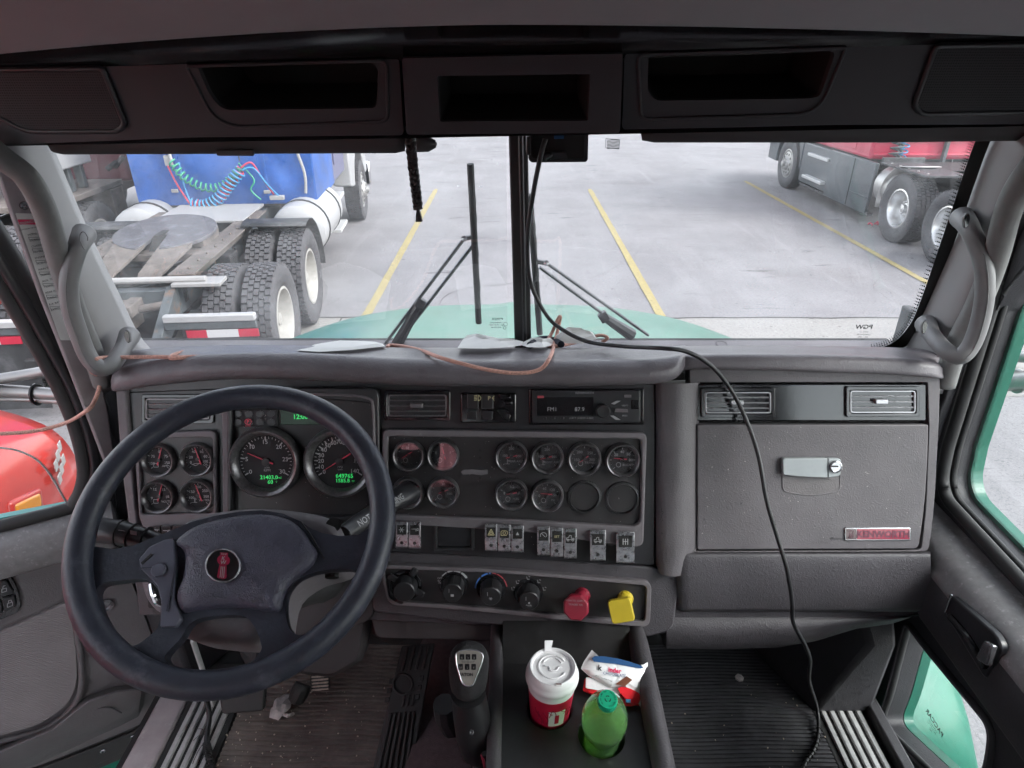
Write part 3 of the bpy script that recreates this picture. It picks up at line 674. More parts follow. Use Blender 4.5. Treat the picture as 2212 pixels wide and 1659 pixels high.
lm().loft([[(-1.0, 4.6, 1.0), (1.0, 4.6, 1.0), (.9, 4.6, 2.1), (-.9, 4.6, 2.1)], [(-.9, 7, .9), (.9, 7, .9), (.7, 7, 1.7), (-.7, 7, 1.7)]]).build('bonnet', M['maroon'], T2, bevel=.06, seg=3)

# ------------------------------------------------------------------ red tractor to the right
RT = thing('semi_truck', 'red semi truck with grey side skirts parked right of the yellow lines', 'truck', (7.46, 9.35, 0), 0, 'parked semi trucks')
TB = PM[RT] @ Matrix.Translation((0, -.4, 0))
for y in (0, 1.30):
    for s in (-1, 1): wheel(RT, s * 1.05, y, s, T_SNG, RIM_C)
for s in (-1, 1):
    wheel(RT, s * 1.06, 6.1, s, T_STR, RIM_S, HOLE_S)
    lm().bx(s * .43 - .04, s * .43 + .04, -1.2, 6.9, .78, 1.02).build('frame_rail', M['chassis_dark'], RT, bevel=.006)
    # sleeper fairing and side skirt
    lm().bx(s * 1.17, s * 1.235, 2.62, 4.35, .24, 1.10).build('side_skirt', M['skirt'], RT, bevel=.015)
    lm().bx(s * 1.18, s * 1.242, 3.35, 3.365, .26, 1.08).build('skirt_joint', M['black'], RT)
    lm().bx(s * 1.19, s * 1.243, 2.64, 3.34, .50, .52).build('skirt_crease', M['chassis'], RT, bevel=.004)
    lm().loft([[(s * 1.12, 2.55, .22), (s * 1.22, 2.55, .22), (s * 1.22, 2.55, .27), (s * 1.12, 2.55, .27)], [(s * 1.10, 5.6, .22), (s * 1.2, 5.6, .22), (s * 1.2, 5.6, .27), (s * 1.1, 5.6, .27)]]).build('skirt_lip', M['flap'], RT)
    lm().bx(s * 1.0, s * 1.19, 4.36, 5.75, .28, 1.08).build('side_skirt', M['skirt'], RT, bevel=.02)
    lm().bx(s * 1.16, s * 1.30, 4.42, 5.35, .42, .48).build('cab_step', M['alu'], RT, bevel=.01)
    lm().bx(s * 1.12, s * 1.26, 4.40, 5.35, .86, .92).build('cab_step', M['alu'], RT, bevel=.01)
    # bright fender before the drive wheels
    q = [(1.70 + .62 * math.cos(R(a)), .56 + .62 * math.sin(R(a))) for a in range(-12, 100, 8)]
    m_ = lm(); m_.loft([[(s * .70, y, z) for y, z in q], [(s * 1.25, y, z) for y, z in q]], closed=False); m_.build('quarter_fender', M['rimal'], RT, solid=.012)
    lm().lathe([(.001, 0), (.27, 0), (.33, .06), (.33, .45)], (s * .90, 2.1, .76), (0, 1, 0), 26).build('fuel_tank', M['rimal'], RT)
    m_ = lm(); q = [(6.5 + .66 * math.cos(R(a)), .58 + .66 * math.sin(R(a))) for a in range(-8, 186, 9)]
    out = q + [(5.76, .5), (5.76, 2.0), (6.4, 1.9), (7.7, 1.6), (7.7, .5)]
    m_.loft([[(s * .9, y, z) for y, z in out], [(s * 1.2, y, z) for y, z in out]]); m_.build('front_fender', M['skirt'], RT, bevel=.02)
m_ = lm(); m_.bx(-1.2, 1.2, 2.95, 4.75, 1.11, 3.7); m_.build('sleeper_box', M['redpaint'], RT, bevel=.05, seg=3)
m_ = lm(); m_.bx(-1.15, 1.15, 4.78, 5.74, 1.10, 3.4); m_.build('cab_shell', M['redpaint'], RT, bevel=.05, seg=3)
for s in (-1, 1):
    lm().bx(s * 1.20, s * 1.212, 3.5, 4.7, 1.22, 1.95).build('sleeper_hatch', M['redpaint'], RT, bevel=.03)
    lm().bx(s * 1.15, s * 1.165, 4.85, 5.7, 1.18, 3.1).build('cab_door', M['redpaint'], RT, bevel=.03)
    lm().bx(s * 1.212, s * 1.214, 3.9, 4.4, 1.38, 1.55).build('door_sign', M['deckwhite'], RT)
m_ = lm(); m_.loft([[(-1.0, 5.76, 1.0), (1.0, 5.76, 1.0), (.95, 5.76, 2.1), (-.95, 5.76, 2.1)], [(-.85, 7.9, .8), (.85, 7.9, .8), (.7, 7.9, 1.6), (-.7, 7.9, 1.6)]]); m_.build('bonnet', M['redpaint'], RT, bevel=.08, seg=3)
# rear wall ribs, hoses, catwalk
for z in (1.18, 1.40, 1.75): lm().bx(-1.15, 1.15, 2.92, 2.955, z, z + .03).build('wall_rib', M['redpaint'], RT, bevel=.006)
for x in (-.72, .05, .7):
    lm().bx(x - .03, x + .03, 2.85, 2.93, .95, 1.7).build('wall_bracket', M['chassis'], RT, bevel=.008)
for mt, x in (('chassis', -.95), ('hose_blue', -.80), ('chassis', -.9)):
    coil(lm(), [(x, 2.78, 2.1), (x + .02, 2.7, 1.5), (x, 2.72, 1.02)], .07, 12, .012).build('coiled_hose', M[mt], RT, smooth=180)
lm().bx(-.5, .5, 1.9, 2.8, 1.05, 1.09).build('deck_plate', M['chassis_dark'], RT, bevel=.005)
m_ = lm(); 
o_ = []
for i in range(36):
    a = R(-90 + 13 + (360 - 26) * i / 35); o_.append((.47 * math.cos(a), 1.0 + .50 * math.sin(a)))
o_ += [(-.075, .70), (-.055, .90), (.055, .90), (.075, .70)]
m_.loft([[(x, y, 1.17) for x, y in o_], [(x, y, 1.21) for x, y in o_]]); m_.build('fifth_wheel_plate', M['chassis_dark'], RT, bevel=.006)
lm().bx(-.4, .4, .7, 1.3, 1.02, 1.17).build('fifth_wheel_base', M['chassis_dark'], RT, bevel=.01)
lm().bx(-1.25, -.55, 2.4, 2.46, 1.10, 1.22).build('fender_bracket', M['flap'], RT, bevel=.01)
m_ = lm(); m_.bx(-1.28, -.62, 1.05, 2.4, 1.12, 1.15); m_.build('quarter_fender', M['flap'], RT, bevel=.006)
for i in range(5): lm().lathe([(.02, 0), (.02, .012), (.004, .016)], (-1.18, 1.2 + i * .26, 1.15), (0, 0, 1), 8).build('fender_bolt', M['rimal'], RT)
for y in (.4, 1.70): lm().tube([(-1.0, y, .53), (1.0, y, .53)], .08, 10).build('drive_axle', M['chassis_dark'], RT)
# red rag on the tarmac by its wheel
mb = MB(); c = onz(1893, 488, .0)
for k in range(6):
    a = random.uniform(0, 6.28); p0 = c + Vector((random.uniform(-.12, .12), random.uniform(-.06, .06), .02))
    mb.tube(cr([p0, p0 + Vector((math.cos(a) * .08, math.sin(a) * .05, .03)), p0 + Vector((math.cos(a) * .16, math.sin(a) * .08, .0))], 4), .018, 6)
mb.build('rag', M['redpaint'], label='small crumpled red rag on the tarmac beside the red truck wheels', cat='rag')

# ------------------------------------------------------------------ orange-red truck close by, through the driver's door
OT = thing('parked_truck', 'orange-red truck nose with amber side lamp beyond the open driver door', 'truck', (-3.35, 1.9, 0), R(2))
TB = PM[OT]
def fend(s):
    m_ = lm(); n = 22
    rings = []
    for i in range(n + 1):
        t = i / n; y = -1.2 + 2.2 * t
        zt = 1.42 - .12 * t - .30 * max(0, t - .55) ** 1.6 * 2.2
        xo = 1.12 - .20 * max(0, t - .6) ** 2 * 3
        arch = .52 ** 2 - (y + .05) ** 2
        zb = max(.45, .50 + math.sqrt(arch) if arch > 0 else .45)
        prof = [(s * .30, zt + .10), (s * .55, zt + .08), (s * (xo - .22), zt), (s * (xo - .06), zt - .10), (s * xo, zt - .26), (s * xo, max(zb, zt - .5)), (s * (xo - .02), zb), (s * (xo - .25), zb)]
        rings.append([Vector((x, y, z)) for x, z in cr([(a, b, 0) for a, b in prof], 3) for x, z in [(x, z)]] if False else [Vector((q.x, y, q.y)) for q in cr([(a, b, 0) for a, b in prof], 3)])
    m_.loft(rings, False, False, closed=False); return m_
for s in (-1, 1):
    fend(s).build('front_fender', M['orangered'], OT, smooth=60, solid=.006)
    lm().box((s * 1.115, .47, .93), (.05, .17, .075), Matrix.Rotation(R(-18), 3, 'X')).build('side_lamp', M['lamp_amber'], OT, bevel=.015, seg=3)
    lm().box((s * 1.115, .47, .93), (.035, .21, .11), Matrix.Rotation(R(-18), 3, 'X')).build('lamp_housing', M['orangered'], OT, bevel=.02, seg=3)
    wheel(OT, s * .98, -.05, s, T_STR, RIM_S, HOLE_S)
    m_ = lm(); m_.tube(cr([(s * 1.16, .40, .52), (s * 1.14, .70, .60), (s * 1.05, 1.0, .68), (s * .8, 1.14, .70), (0, 1.2, .70)], 6), .075, 10, flat=1.3); m_.build('front_bumper', M['rimal'], OT)
m_ = lm(); m_.loft([[(-.75, -1.3, 1.0), (.75, -1.3, 1.0), (.7, -1.3, 1.78), (.4, -1.3, 1.9), (-.4, -1.3, 1.9), (-.7, -1.3, 1.78)], [(-.70, .55, 1.0), (.70, .55, 1.0), (.6, .55, 1.45), (.35, .55, 1.55), (-.35, .55, 1.55), (-.6, .55, 1.45)], [(-.55, .98, .9), (.55, .98, .9), (.5, .98, 1.2), (.3, .98, 1.28), (-.3, .98, 1.28), (-.5, .98, 1.2)]]); m_.build('bonnet', M['orangered'], OT, bevel=.05, seg=3)
m_ = lm(); m_.bx(-1.1, 1.1, -3.2, -1.32, .9, 2.6); m_.build('cab_shell', M['orangered'], OT, bevel=.08, seg=3)
# lettered badge beside the nose
bf = Fr(TB @ Vector((1.07, .80, .93)), TB.to_3x3() @ Vector((-.30, .95, 0)), TB.to_3x3() @ Vector((0, .12, 1)), TB.to_3x3() @ Vector((.95, .30, 0)))
mb = MB(); 
for k in range(2):
    for j in range(3): mb.box(bf.p(-.07 + j * .055, .04 - k * .075 + j * .02, .02), (.047, .050, .006), bf.mat())
mb.build('badge', M['deckwhite'], OT, bevel=.006)
# ================================================================== the cab we sit in
CAB = thing('truck_cab', 'grey cab shell of the green truck around the seats', 'cab', (0, .6, 1.38))
# windscreen: two flat panes meeting at the post
WB, WT = 1.33, 1.20                                 # y of the glass at its foot (z 2.2) and head (z 2.85)
def wy(x, z): return WB - .10 * abs(x) + (z - 2.2) / .65 * (WT - WB)
for s in (-1, 1):
    q = [(s * .01, 2.16), (s * .86, 2.16), (s * .86, 2.90), (s * .01, 2.90)]
    MB().add([(x, wy(x, z), z) for x, z in q], [[0, 1, 2, 3]]).build('windscreen_pane', M['glass_w'], CAB, smooth=0)
# centre post with its rubber
q0, q1 = ony(1130, 760, 1.30), ony(1119, 270, 1.19)
mb = MB()
for i in range(1):
    sec = rpoly([(-.015, -.02), (.015, -.02), (.019, .012), (-.019, .012)], .008, 3)
    mb.loft([[q0 + Vector((x * 1.0, -y, 0)) for x, y in sec], [q1 + Vector((x * .92, -y, 0)) for x, y in sec]])
mb.build('centre_post', M['rubber'], CAB)
MB().tube([q0 + Vector((.004, -.022, 0)), q1 + Vector((.004, -.022, 0))], .0045, 6).build('post_seal', M['cable'], CAB)

# pillars: a broad curved trim each side
def pillar(px_in, px_out, s):
    mb = MB(); rows = []
    for (xi, yi, Yi), (xo, yo, Yo) in zip(px_in, px_out):
        a = ony(xi, yi, Yi); b = ony(xo, yo, Yo); row = []
        for k in range(9):
            t = k / 8; p = a.lerp(b, t); p += Vector((-s * .4, -1, 0)).normalized() * (.035 * math.sin(math.pi * t) ** .8); row.append(p)
        rows.append(row)
    cols = [cr([r[k] for r in rows], 5) for k in range(9)]
    mb.loft([[c[i] for c in cols] for i in range(len(cols[0]))], False, False, closed=False)
    return mb
LI = [(104, 285, 1.17), (118, 330, 1.18), (190, 500, 1.215), (258, 640, 1.245), (300, 725, 1.265), (345, 775, 1.275)]
LO = [(-70, 285, 1.05), (30, 350, 1.06), (95, 500, 1.10), (150, 660, 1.12), (190, 760, 1.14), (212, 850, 1.15)]
pillar(LI, LO, -1).build('a_pillar', M['pillar'], CAB, smooth=80, solid=.004)
RI = [(2142, 280, 1.17), (2120, 330, 1.18), (2060, 480, 1.215), (1992, 640, 1.245), (1950, 725, 1.265), (1905, 785, 1.275)]
RO = [(2330, 280, 1.05), (2250, 330, 1.06), (2172, 480, 1.10), (2105, 660, 1.12), (2062, 760, 1.14), (2035, 850, 1.15)]
pillar(RI, RO, 1).build('a_pillar', M['pillar'], CAB, smooth=80, solid=.004)
# rolled edge along each pillar
mb = MB(); pts = [ony(x, y, Y) for x, y, Y in ((-60, 300, .98), (-5, 345, 1.0), (45, 385, 1.02), (85, 460, 1.05), (118, 570, 1.075), (150, 670, 1.09), (188, 760, 1.10), (212, 830, 1.11))]
mb.tube(cr([p + Vector((.010, 0, 0)) for p in pts], 6), .018, 10); mb.build('pillar_roll', M['rollrim'], CAB, smooth=180)
mb = MB(); pts = [ony(x, y, Y) for x, y, Y in ((2290, 290, .98), (2225, 370, 1.01), (2180, 450, 1.04), (2150, 560, 1.07), (2112, 660, 1.09), (2066, 750, 1.10), (2040, 830, 1.11))]
mb.tube(cr(pts, 6), .020, 10); mb.build('pillar_roll', M['rollrim'], CAB, smooth=180)
# black frit along the passenger pane with its dots
mb = MB(); E = [(1880, 757, 0), (1925, 742, 0), (1958, 712, 0), (1985, 660, 0), (2040, 500, 0), (2090, 350, 0), (2112, 290, 0)]
E2 = [(1895, 775, 0), (1950, 752, 0), (1985, 722, 0), (2012, 665, 0), (2068, 505, 0), (2122, 350, 0), (2148, 285, 0)]
def pane_pt(px, py, off=-.004):
    d = ray(px, py); s = 1 if d.x > 0 else -1
    t = 1.2
    for _ in range(12):
        p = CAM + d * t; t += (wy(p.x, p.z) + off - p.y) / d.y
    return CAM + d * t
a = cr([pane_pt(x, y) for x, y, _ in E], 6); b = cr([pane_pt(x, y) for x, y, _ in E2], 6)
mb.loft([a, b], closed=False); mb.build('frit_band', M['frit'], CAB, smooth=0)
mb = MB(); L = cr([Vector((x, y, 0)) for x, y, _ in E], 40); acc = 0; last = L[0]
for i in range(1, len(L)):
    d = (L[i] - L[i - 1]); acc += d.length
    if acc < 5.2: continue
    acc = 0; nrm = Vector((-d.y, d.x, 0)).normalized()
    if nrm.x > 0: nrm = -nrm
    for k, rr in ((3.0, 2.0), (7.2, 1.6), (11, 1.1)):
        c = L[i] + nrm * k; ctr = pane_pt(c.x, c.y); 
        ring = [pane_pt(c.x + rr * math.cos(j * math.pi / 3), c.y + rr * math.sin(j * math.pi / 3)) for j in range(6)]
        mb.add(ring, [[0, 1, 2, 3, 4, 5]])
mb.build('frit_dots', M['frit'], CAB, smooth=0, kind='stuff')
# etched makers' marks on the glass (seen from inside, so reversed)
class PaneFr(Fr): pass
def pane_frame(px, py):
    o = pane_pt(px, py, -.003); dx = pane_pt(px + 30, py, -.003) - o; dy = pane_pt(px, py - 30, -.003) - o
    U = dx.normalized(); N = U.cross(dy).normalized(); return Fr(o, U, N.cross(U), N)
f_ = pane_frame(1865, 712); mb = MB()
mb.text('PGW', f_, 1866, 706, 9, 0, mirror=True, bold=.02); 
for k, (st, h) in enumerate((('DOT 17', 3), ('LAMINATED', 3), ('AS-1 M72', 3), ('43R', 3))): mb.text(st, f_, 1866 - k, 717 + k * 5.5, h, 0, mirror=True)
mb.build('glass_mark', M['print_black'], CAB, smooth=0)
f_ = pane_frame(1070, 698); mb = MB()
mb.text('PYREX', f_, 1074, 689, 5, 0, mirror=True, bold=.01)
for k, st in enumerate(('LAMINATED', 'AS-1 M 27 DOT', '43R 00148')): mb.text(st, f_, 1072, 697 + k * 5.0, 3, 0, mirror=True)
mb.strip(f_, ell(1092, 700, 4, 4, 12) + [(1096, 700)], .0006, 0); mb.strip(f_, ell(1090, 708, 3, 3, 10) + [(1093, 708)], .0006, 0)
mb.build('glass_mark', M['print_black'], CAB, smooth=0)
f_ = pane_frame(1325, 310); mb = MB()
for k in range(7): mb.strip(f_, [(1311 + j * 3, 302 + k * 3 + .8 * math.sin(j)) for j in range(10)], .0011, 0)
mb.strip(f_, [(1309, 299), (1339, 302), (1337, 322), (1308, 319), (1309, 299)], .0007, 0)
mb.build('glass_mark', M['chassis'], CAB, smooth=0)

# bonnet and wings of the green truck
mb = MB(); rows = []
def bon(y, x):
    w = 1.0 - .13 * max(0, y - 1.5) ; zc = 2.085 - .17 * max(0, y - 1.5) ** 1.0 - .055 * max(0, y - 1.5) ** 2 - .22 * max(0, y - 2.7) ** 2
    t = abs(x)
    return Vector((x * w, y, zc - .10 * t ** 3 - .5 * max(0, t - .84) ** 1.6 * 4 + .012 * math.exp(-(x / .06) ** 2)))
xs = [(-1.15 + 2.3 * i / 34) for i in range(35)]
for j in range(26):
    y = 1.45 + 2.08 * j / 25; rows.append([bon(y, x) for x in xs])
mb.loft(rows, False, False, closed=False); mb.build('bonnet', M['green'], CAB, smooth=180, solid=.006)
for s in (-1, 1):
    # wing and side box below the doors
    mb = MB(); rings = []
    for i in range(14):
        t = i / 13; y = 1.02 + 1.9 * t; z = 1.08 + .40 * math.sin(math.pi * min(1, t * 1.15)) ** .8 * (1 if t > .05 else .6)
        prof = [(s * .70, z + .12), (s * .95, z + .08), (s * 1.18, z), (s * 1.27, z - .10), (s * 1.29, z - .35), (s * 1.28, .62)]
        rings.append([Vector((q.x, y, q.y)) for q in cr([(a, b, 0) for a, b in prof], 4)])
    mb.loft(rings, False, False, closed=False); mb.build('front_wing', M['green'], CAB, smooth=180, solid=.006)
    mb = MB(); mb.bx(s * .96, s * 1.26, -.6, 1.0, .70, 1.10); mb.build('side_box', M['green'], CAB, bevel=.03, seg=3)
    mb = MB(); mb.bx(s * .80, s * 1.20, 1.02, 1.34, 1.02, 2.05) if False else mb.bx(s * .86, s * .90, 1.20, 1.34, 1.05, 2.20); mb.build('cowl_side', M['door_dark'], CAB, bevel=.01)
# floor, toe board, tunnel, rear
MB().bx(-.88, .88, -1.1, 1.26, 1.33, 1.385).build('cab_floor', M['floor'], CAB)
MB().add([(-.88, 1.22, 1.384), (.88, 1.22, 1.384), (.88, 1.40, 1.75), (.88, 1.40, 2.2), (-.88, 1.40, 2.2), (-.88, 1.40, 1.75)], [[0, 1, 2, 5], [5, 2, 3, 4]]).build('toe_board', M['floor'], CAB, smooth=0, solid=.01)
RWF = Fr((0, -1.10, 0), (1, 0, 0), (0, 0, 1), (0, 1, 0))
rw = rpoly(rect(-.62, 2.30, -.20, 2.64), .03, 4)  # unseen opening, added and sized to backlight the red sheet
mb = MB(); mb.ring(RWF, rect(-.92, 1.33, .92, 3.0), rw, -.02, .02, plain=True, win=-.02); mb.build('rear_wall', M['headliner'], CAB)
MB().add([RWF.p(u, v, 0) for u, v in rw], [list(range(len(rw)))]).build('added_rear_window', M['glass_s'], CAB, smooth=0)
M['reflection_sheet'] = mat('red_reflection_sheet', (.55, .06, .10), .9, noise=(20, .1)); thin(M['reflection_sheet'], (.90, .38, .42), .85)  # unseen red sheet, added so the gauge lenses reflect pink
mb = MB(); mb.loft([[Vector((-.75 + .50 * k / 40, -1.062 + .012 * math.sin(k * 1.6), z)) for k in range(41)] for z in (2.27, 2.68)], closed=False); mb.build('reflection_sheet', M['reflection_sheet'], CAB, smooth=80)
for s in (-1, 1):
    SWF = Fr((s * .92, 0, 0), (0, 1, 0), (0, 0, 1), (-s, 0, 0)); sw_ = rpoly(rect(-.92, 2.05, -.2, 2.62), .07, 4)  # out-of-view side openings, added to let fill light into the cab
    mb = MB(); mb.ring(SWF, rect(-1.1, 1.33, .02, 3.0), sw_, -.02, .02, plain=True, win=-.02); mb.build('side_wall', M['headliner'], CAB)
    MB().add([SWF.p(u, v, 0) for u, v in sw_], [list(range(len(sw_)))]).build('fill_side_window', M['glass_s'], CAB, smooth=0)
# cab wall ahead of the doors (jamb), seen beside the dash ends
for s in (-1, 1):
    MB().bx(s * .865, s * .885, 1.14, 1.36, 1.36, 2.3).build('cowl_trim', M['door_dark'], CAB, bevel=.004)
# header over the windscreen and roof
mb = MB(); mb.bx(-.95, .95, 1.13, 1.24, 2.76, 3.0); mb.build('windscreen_header', M['header'], CAB)
mb = MB(); rows = []
for px in range(-260, 2500, 92):
    t = (px - 1106) / 1106
    edge = 40 + 55 * abs(t) ** 1.7 * (1.15 if t < 0 else .45)
    a = ony(px, edge, .84); rows.append(cr([a + Vector((0, .10, .05)), a + Vector((0, .012, .012)), a, a + Vector((0, -.03, .003)), a + Vector((0, -.3, .065)), a + Vector((0, -.9, .10)), a + Vector((0, -1.95, .10))], 5))
mb.loft(rows, False, False, closed=False); mb.build('headliner', M['headliner'], CAB, smooth=80, solid=.006)
def seam(pts):
    mb = MB(); 
    P = [ony(x, y, .8) + Vector((0, -k * .055, .004 + .0125 * k)) for k, (x, y) in enumerate(pts)]
    mb.tube(cr(P, 4), .0022, 6); return mb
hl = Vector((0, 0, 0))
MB().bx(-1.0, 1.0, -1.15, 1.26, 2.985, 3.01).build('roof_skin', M['green'], CAB)
for sx in (-1, 1): MB().bx(sx * .90, sx * .98, -.02, 1.14, 2.79, 3.0).build('roof_rail', M['headliner'], CAB, bevel=.02)

# ------------------------------------------------------------------ overhead console
HY = 1.0
HF = Fr(ony(1106, 210, HY), (1, 0, 0), (0, -math.sin(R(12)), math.cos(R(12))), (0, -math.cos(R(12)), -math.sin(R(12))))
OC = thing('overhead_console', 'dark overhead console with open cubbies above the windscreen', 'console', (0, 1.05, 2.70))
def cubby(outer, hole, name, w1, depth=.13, mt='header'):
    mb = MB(); a, b = by_angle(outer, hole, 40)
    A = [HF.uv(x, y, w1) for x, y in a]; B = [HF.uv(x, y, w1) for x, y in b]
    c = (sum(u for u, v in B) / len(B), sum(v for u, v in B) / len(B))
    inset = lambda k: [(c[0] + (u - c[0]) * k, c[1] + (v - c[1]) * k) for u, v in B]
    B2, B3 = inset(.985), inset(.94)
    mb.loft([[HF.p(u, v, w1 - .12) for u, v in A], [HF.p(u, v, w1 - .006) for u, v in A], [HF.p(u * .999, v, w1) for u, v in A], [HF.p(u, v, w1) for u, v in B], [HF.p(u, v, w1 - .008) for u, v in B2]], False, False)
    o = mb.build(name, M[mt], OC, smooth=35)
    mb = MB(); mb.loft([[HF.p(u, v, w1 - .008) for u, v in B2], [HF.p(u, v, w1 - depth) for u, v in B3]], False, True); mb.build('cubby_recess', M['black'], o, smooth=35)
    return o
lo = rpoly([(-220, 158), (420, 138), (862, 128), (872, 292), (415, 297), (318, 301), (-220, 322)], [5, 5, 8, 10, 30, 30, 5], 4)
c1 = cubby(lo, rpoly([(425, 142), (806, 136), (818, 152), (814, 234), (480, 238), (452, 205)], [10, 14, 8, 14, 22, 30], 4), 'console_bay', .0)
ri = rpoly([(1350, 116), (1800, 100), (2450, 88), (2450, 268), (1796, 270), (1600, 275), (1344, 280)], [8, 5, 5, 5, 30, 30, 10], 4)
c3 = cubby(ri, rpoly([(1400, 122), (1806, 110), (1772, 208), (1750, 213), (1415, 218), (1398, 195)], [10, 14, 14, 8, 14, 10], 4), 'console_bay', .0)
ce = rpoly([(868, 126), (1346, 116), (1340, 287), (878, 291)], [6, 6, 8, 8], 4)
c2 = cubby(ce, rpoly([(944, 164), (1276, 160), (1270, 261), (950, 263)], 4, 3), 'console_bay', .012)
# underside closing the console to the header
MB().add([HF.p(*HF.uv(-220, 320), 0), HF.p(*HF.uv(2450, 268), 0), (1.1, 1.2, 2.77), (-1.1, 1.2, 2.77)], [[0, 1, 2, 3]]).build('console_underside', M['header'], OC, smooth=0)
# shallow surround pressed around each cubby
for pts in (rpoly([(402, 143), (835, 130), (838, 262), (470, 276)], [10, 18, 18, 60], 6), rpoly([(1378, 118), (1828, 103), (1768, 246), (1385, 258)], [18, 10, 50, 18], 6)):
    P = [HF.P(x, y, .0012) for x, y in pts]; MB().tube(P, .0025, 6, closed=True).build('cubby_surround', M['header'], OC, smooth=180)
# speaker grilles: framed panel of crossed wires
for pts, tag in ((rpoly([(-150, 152), (222, 148), (270, 268), (255, 283), (52, 284), (0, 250), (-150, 240)], [5, 8, 12, 10, 40, 40, 5], 4), 0), (rpoly([(2022, 99), (2400, 92), (2400, 238), (1992, 246), (1974, 228)], [10, 5, 5, 14, 14], 4), 1)):
    mb = MB(); mb.pan(HF, pts, -.002, .003); g = mb.build('speaker_grille', M['black'], OC, bevel=.001)
    mb = MB()
    uv = [HF.uv(x, y, .004) for x, y in pts]
    def span(v, ax):
        xs = []
        for i in range(len(uv)):
            p, q = uv[i], uv[(i + 1) % len(uv)]
            if (p[ax] - v) * (q[ax] - v) < 0: t = (v - p[ax]) / (q[ax] - p[ax]); xs.append(p[1 - ax] + t * (q[1 - ax] - p[1 - ax]))
        return (min(xs), max(xs)) if len(xs) > 1 else None
    for ax, st in ((1, .0034), (0, .0034)):
        v = min(p[ax] for p in uv) + st
        while v < max(p[ax] for p in uv):
            s_ = span(v, ax)
            if s_ and s_[1] - s_[0] > .01:
                a_, b_ = s_
                if ax == 1: q4 = [(a_, v - .0008), (b_, v - .0008), (b_, v + .0008), (a_, v + .0008)]
                else: q4 = [(v - .0008, a_), (v + .0008, a_), (v + .0008, b_), (v - .0008, b_)]
                mb.add([HF.p(u, vv, .0045 if ax else .005) for u, vv in q4], [[0, 1, 2, 3]])
            v += st
    mb.build('grille_mesh', M['header'], g, smooth=0, kind='stuff')
    MB().tube([HF.P(x, y, .003) for x, y in pts], .004, 6, closed=True).build('grille_frame', M['satin'], g, smooth=180)
# glossy trim band between console and headliner
mb = MB(); rows = []
for px in range(-260, 2500, 92):
    t = (px - 1106) / 1106; lo_y = 128 + 26 * max(0, -t) ** 1.5 - 36 * max(0, t) ** 1.2
    edge = 40 + 55 * abs(t) ** 1.7 * (1.15 if t < 0 else .45)
    a = HF.P(px, lo_y + 4, -.004); b = ony(px, edge - 8, .86) + Vector((0, .01, 0)); m1 = a.lerp(b, .33) + Vector((0, .012, .012)); m2 = a.lerp(b, .72) + Vector((0, .016, .016))
    rows.append(cr([a, m1, m2, b], 5))
mb.loft(rows, False, False, closed=False); mb.build('console_trim', M['gloss'], OC, smooth=80)

# ------------------------------------------------------------------ sun visors
def visor(name, label, x0, x1, ytop, ybot, Y, ends):
    v = thing(name, label, 'sun visor', ony((x0 + x1) / 2, ybot, Y), 0, 'sun visors')
    mb = MB(); n = 30; rings = []
    for i in range(n + 1):
        t = i / n; px = x0 + (x1 - x0) * t
        e = min(1, min(t if ends[0] else 1, (1 - t) if ends[1] else 1) / .03); e = math.sqrt(max(.02, 1 - (1 - e) ** 2))
        yb = ybot(px) if callable(ybot) else ybot; yt = ytop(px) if callable(ytop) else ytop
        lo_, hi_ = ony(px, yb, Y), ony(px, yt - 12, Y)
        c = lo_.lerp(hi_, .5); h = (hi_ - lo_).length / 2
        rings.append([c + Vector((0, .014 * math.sin(a) * e, h * math.cos(a) * (.6 + .4 * e))) for a in [2 * math.pi * k / 14 for k in range(14)]])
    mb.loft(rings); mb.build('visor_panel', M['satin'] if False else M['visor'], v, smooth=60)
    return v
M['visor'] = mat('visor_vinyl', (.045, .043, .045), .6, noise=(10, .1), bump=('noise', 400, .2, .001))
def visor2(label, x0, x1, yb, Y, e0, e1):
    v = thing('sun_visor', label, 'sun visor', ony((x0 + x1) / 2, yb((x0 + x1) / 2), Y), 0, 'sun visors')
    mb = MB(); n = 40; rings = []
    for i in range(n + 1):
        t = i / n; px = x0 + (x1 - x0) * t; k = 1
        if e0: k = min(k, t / .035)
        if e1: k = min(k, (1 - t) / .035)
        k = math.sqrt(max(.01, 1 - (1 - min(1, k)) ** 2))
        lo_ = ony(px, yb(px), Y); top = lo_.z + .085; c = Vector((lo_.x, Y, top - .085 * .5)); h = .0425
        rings.append([c + Vector((0, .013 * k * math.sin(a), h * k * math.cos(a) + h * (1 - k) * .8)) for a in [2 * math.pi * j / 16 for j in range(16)]])
    mb.loft(rings); mb.build('visor_panel', M['visor'], v, smooth=60); return v
v1 = visor2('long dark sun visor folded under the driver side console', 97, 895, lambda x: 334 - .004 * (x - 97), 1.10, True, True)
MB().lathe([(.001, 0), (.010, .0), (.013, .01), (.012, .03), (.006, .042), (.001, .044)], ony(884, 311, 1.09), (1, 0, 0), 14).build('visor_pivot', M['visor'], v1)
f_ = Fr(ony(820, 330, 1.084), (1, 0, 0), (0, 0, 1), (0, -1, 0)); MB().bx(ony(470, 330, 1.086).x, ony(550, 330, 1.086).x, 1.080, 1.0865, ony(500, 336, 1.086).z, ony(500, 322, 1.086).z).build('visor_tab', M['visor'], v1, bevel=.002)
v2 = visor2('dark sun visor folded under the passenger side console', 1360, 2420, lambda x: 300 + 9 * math.exp(-((x - 1480) / 120) ** 2) * 0 + (8 if x < 1900 else 8 - (x - 1900) * .012), 1.10, True, False)

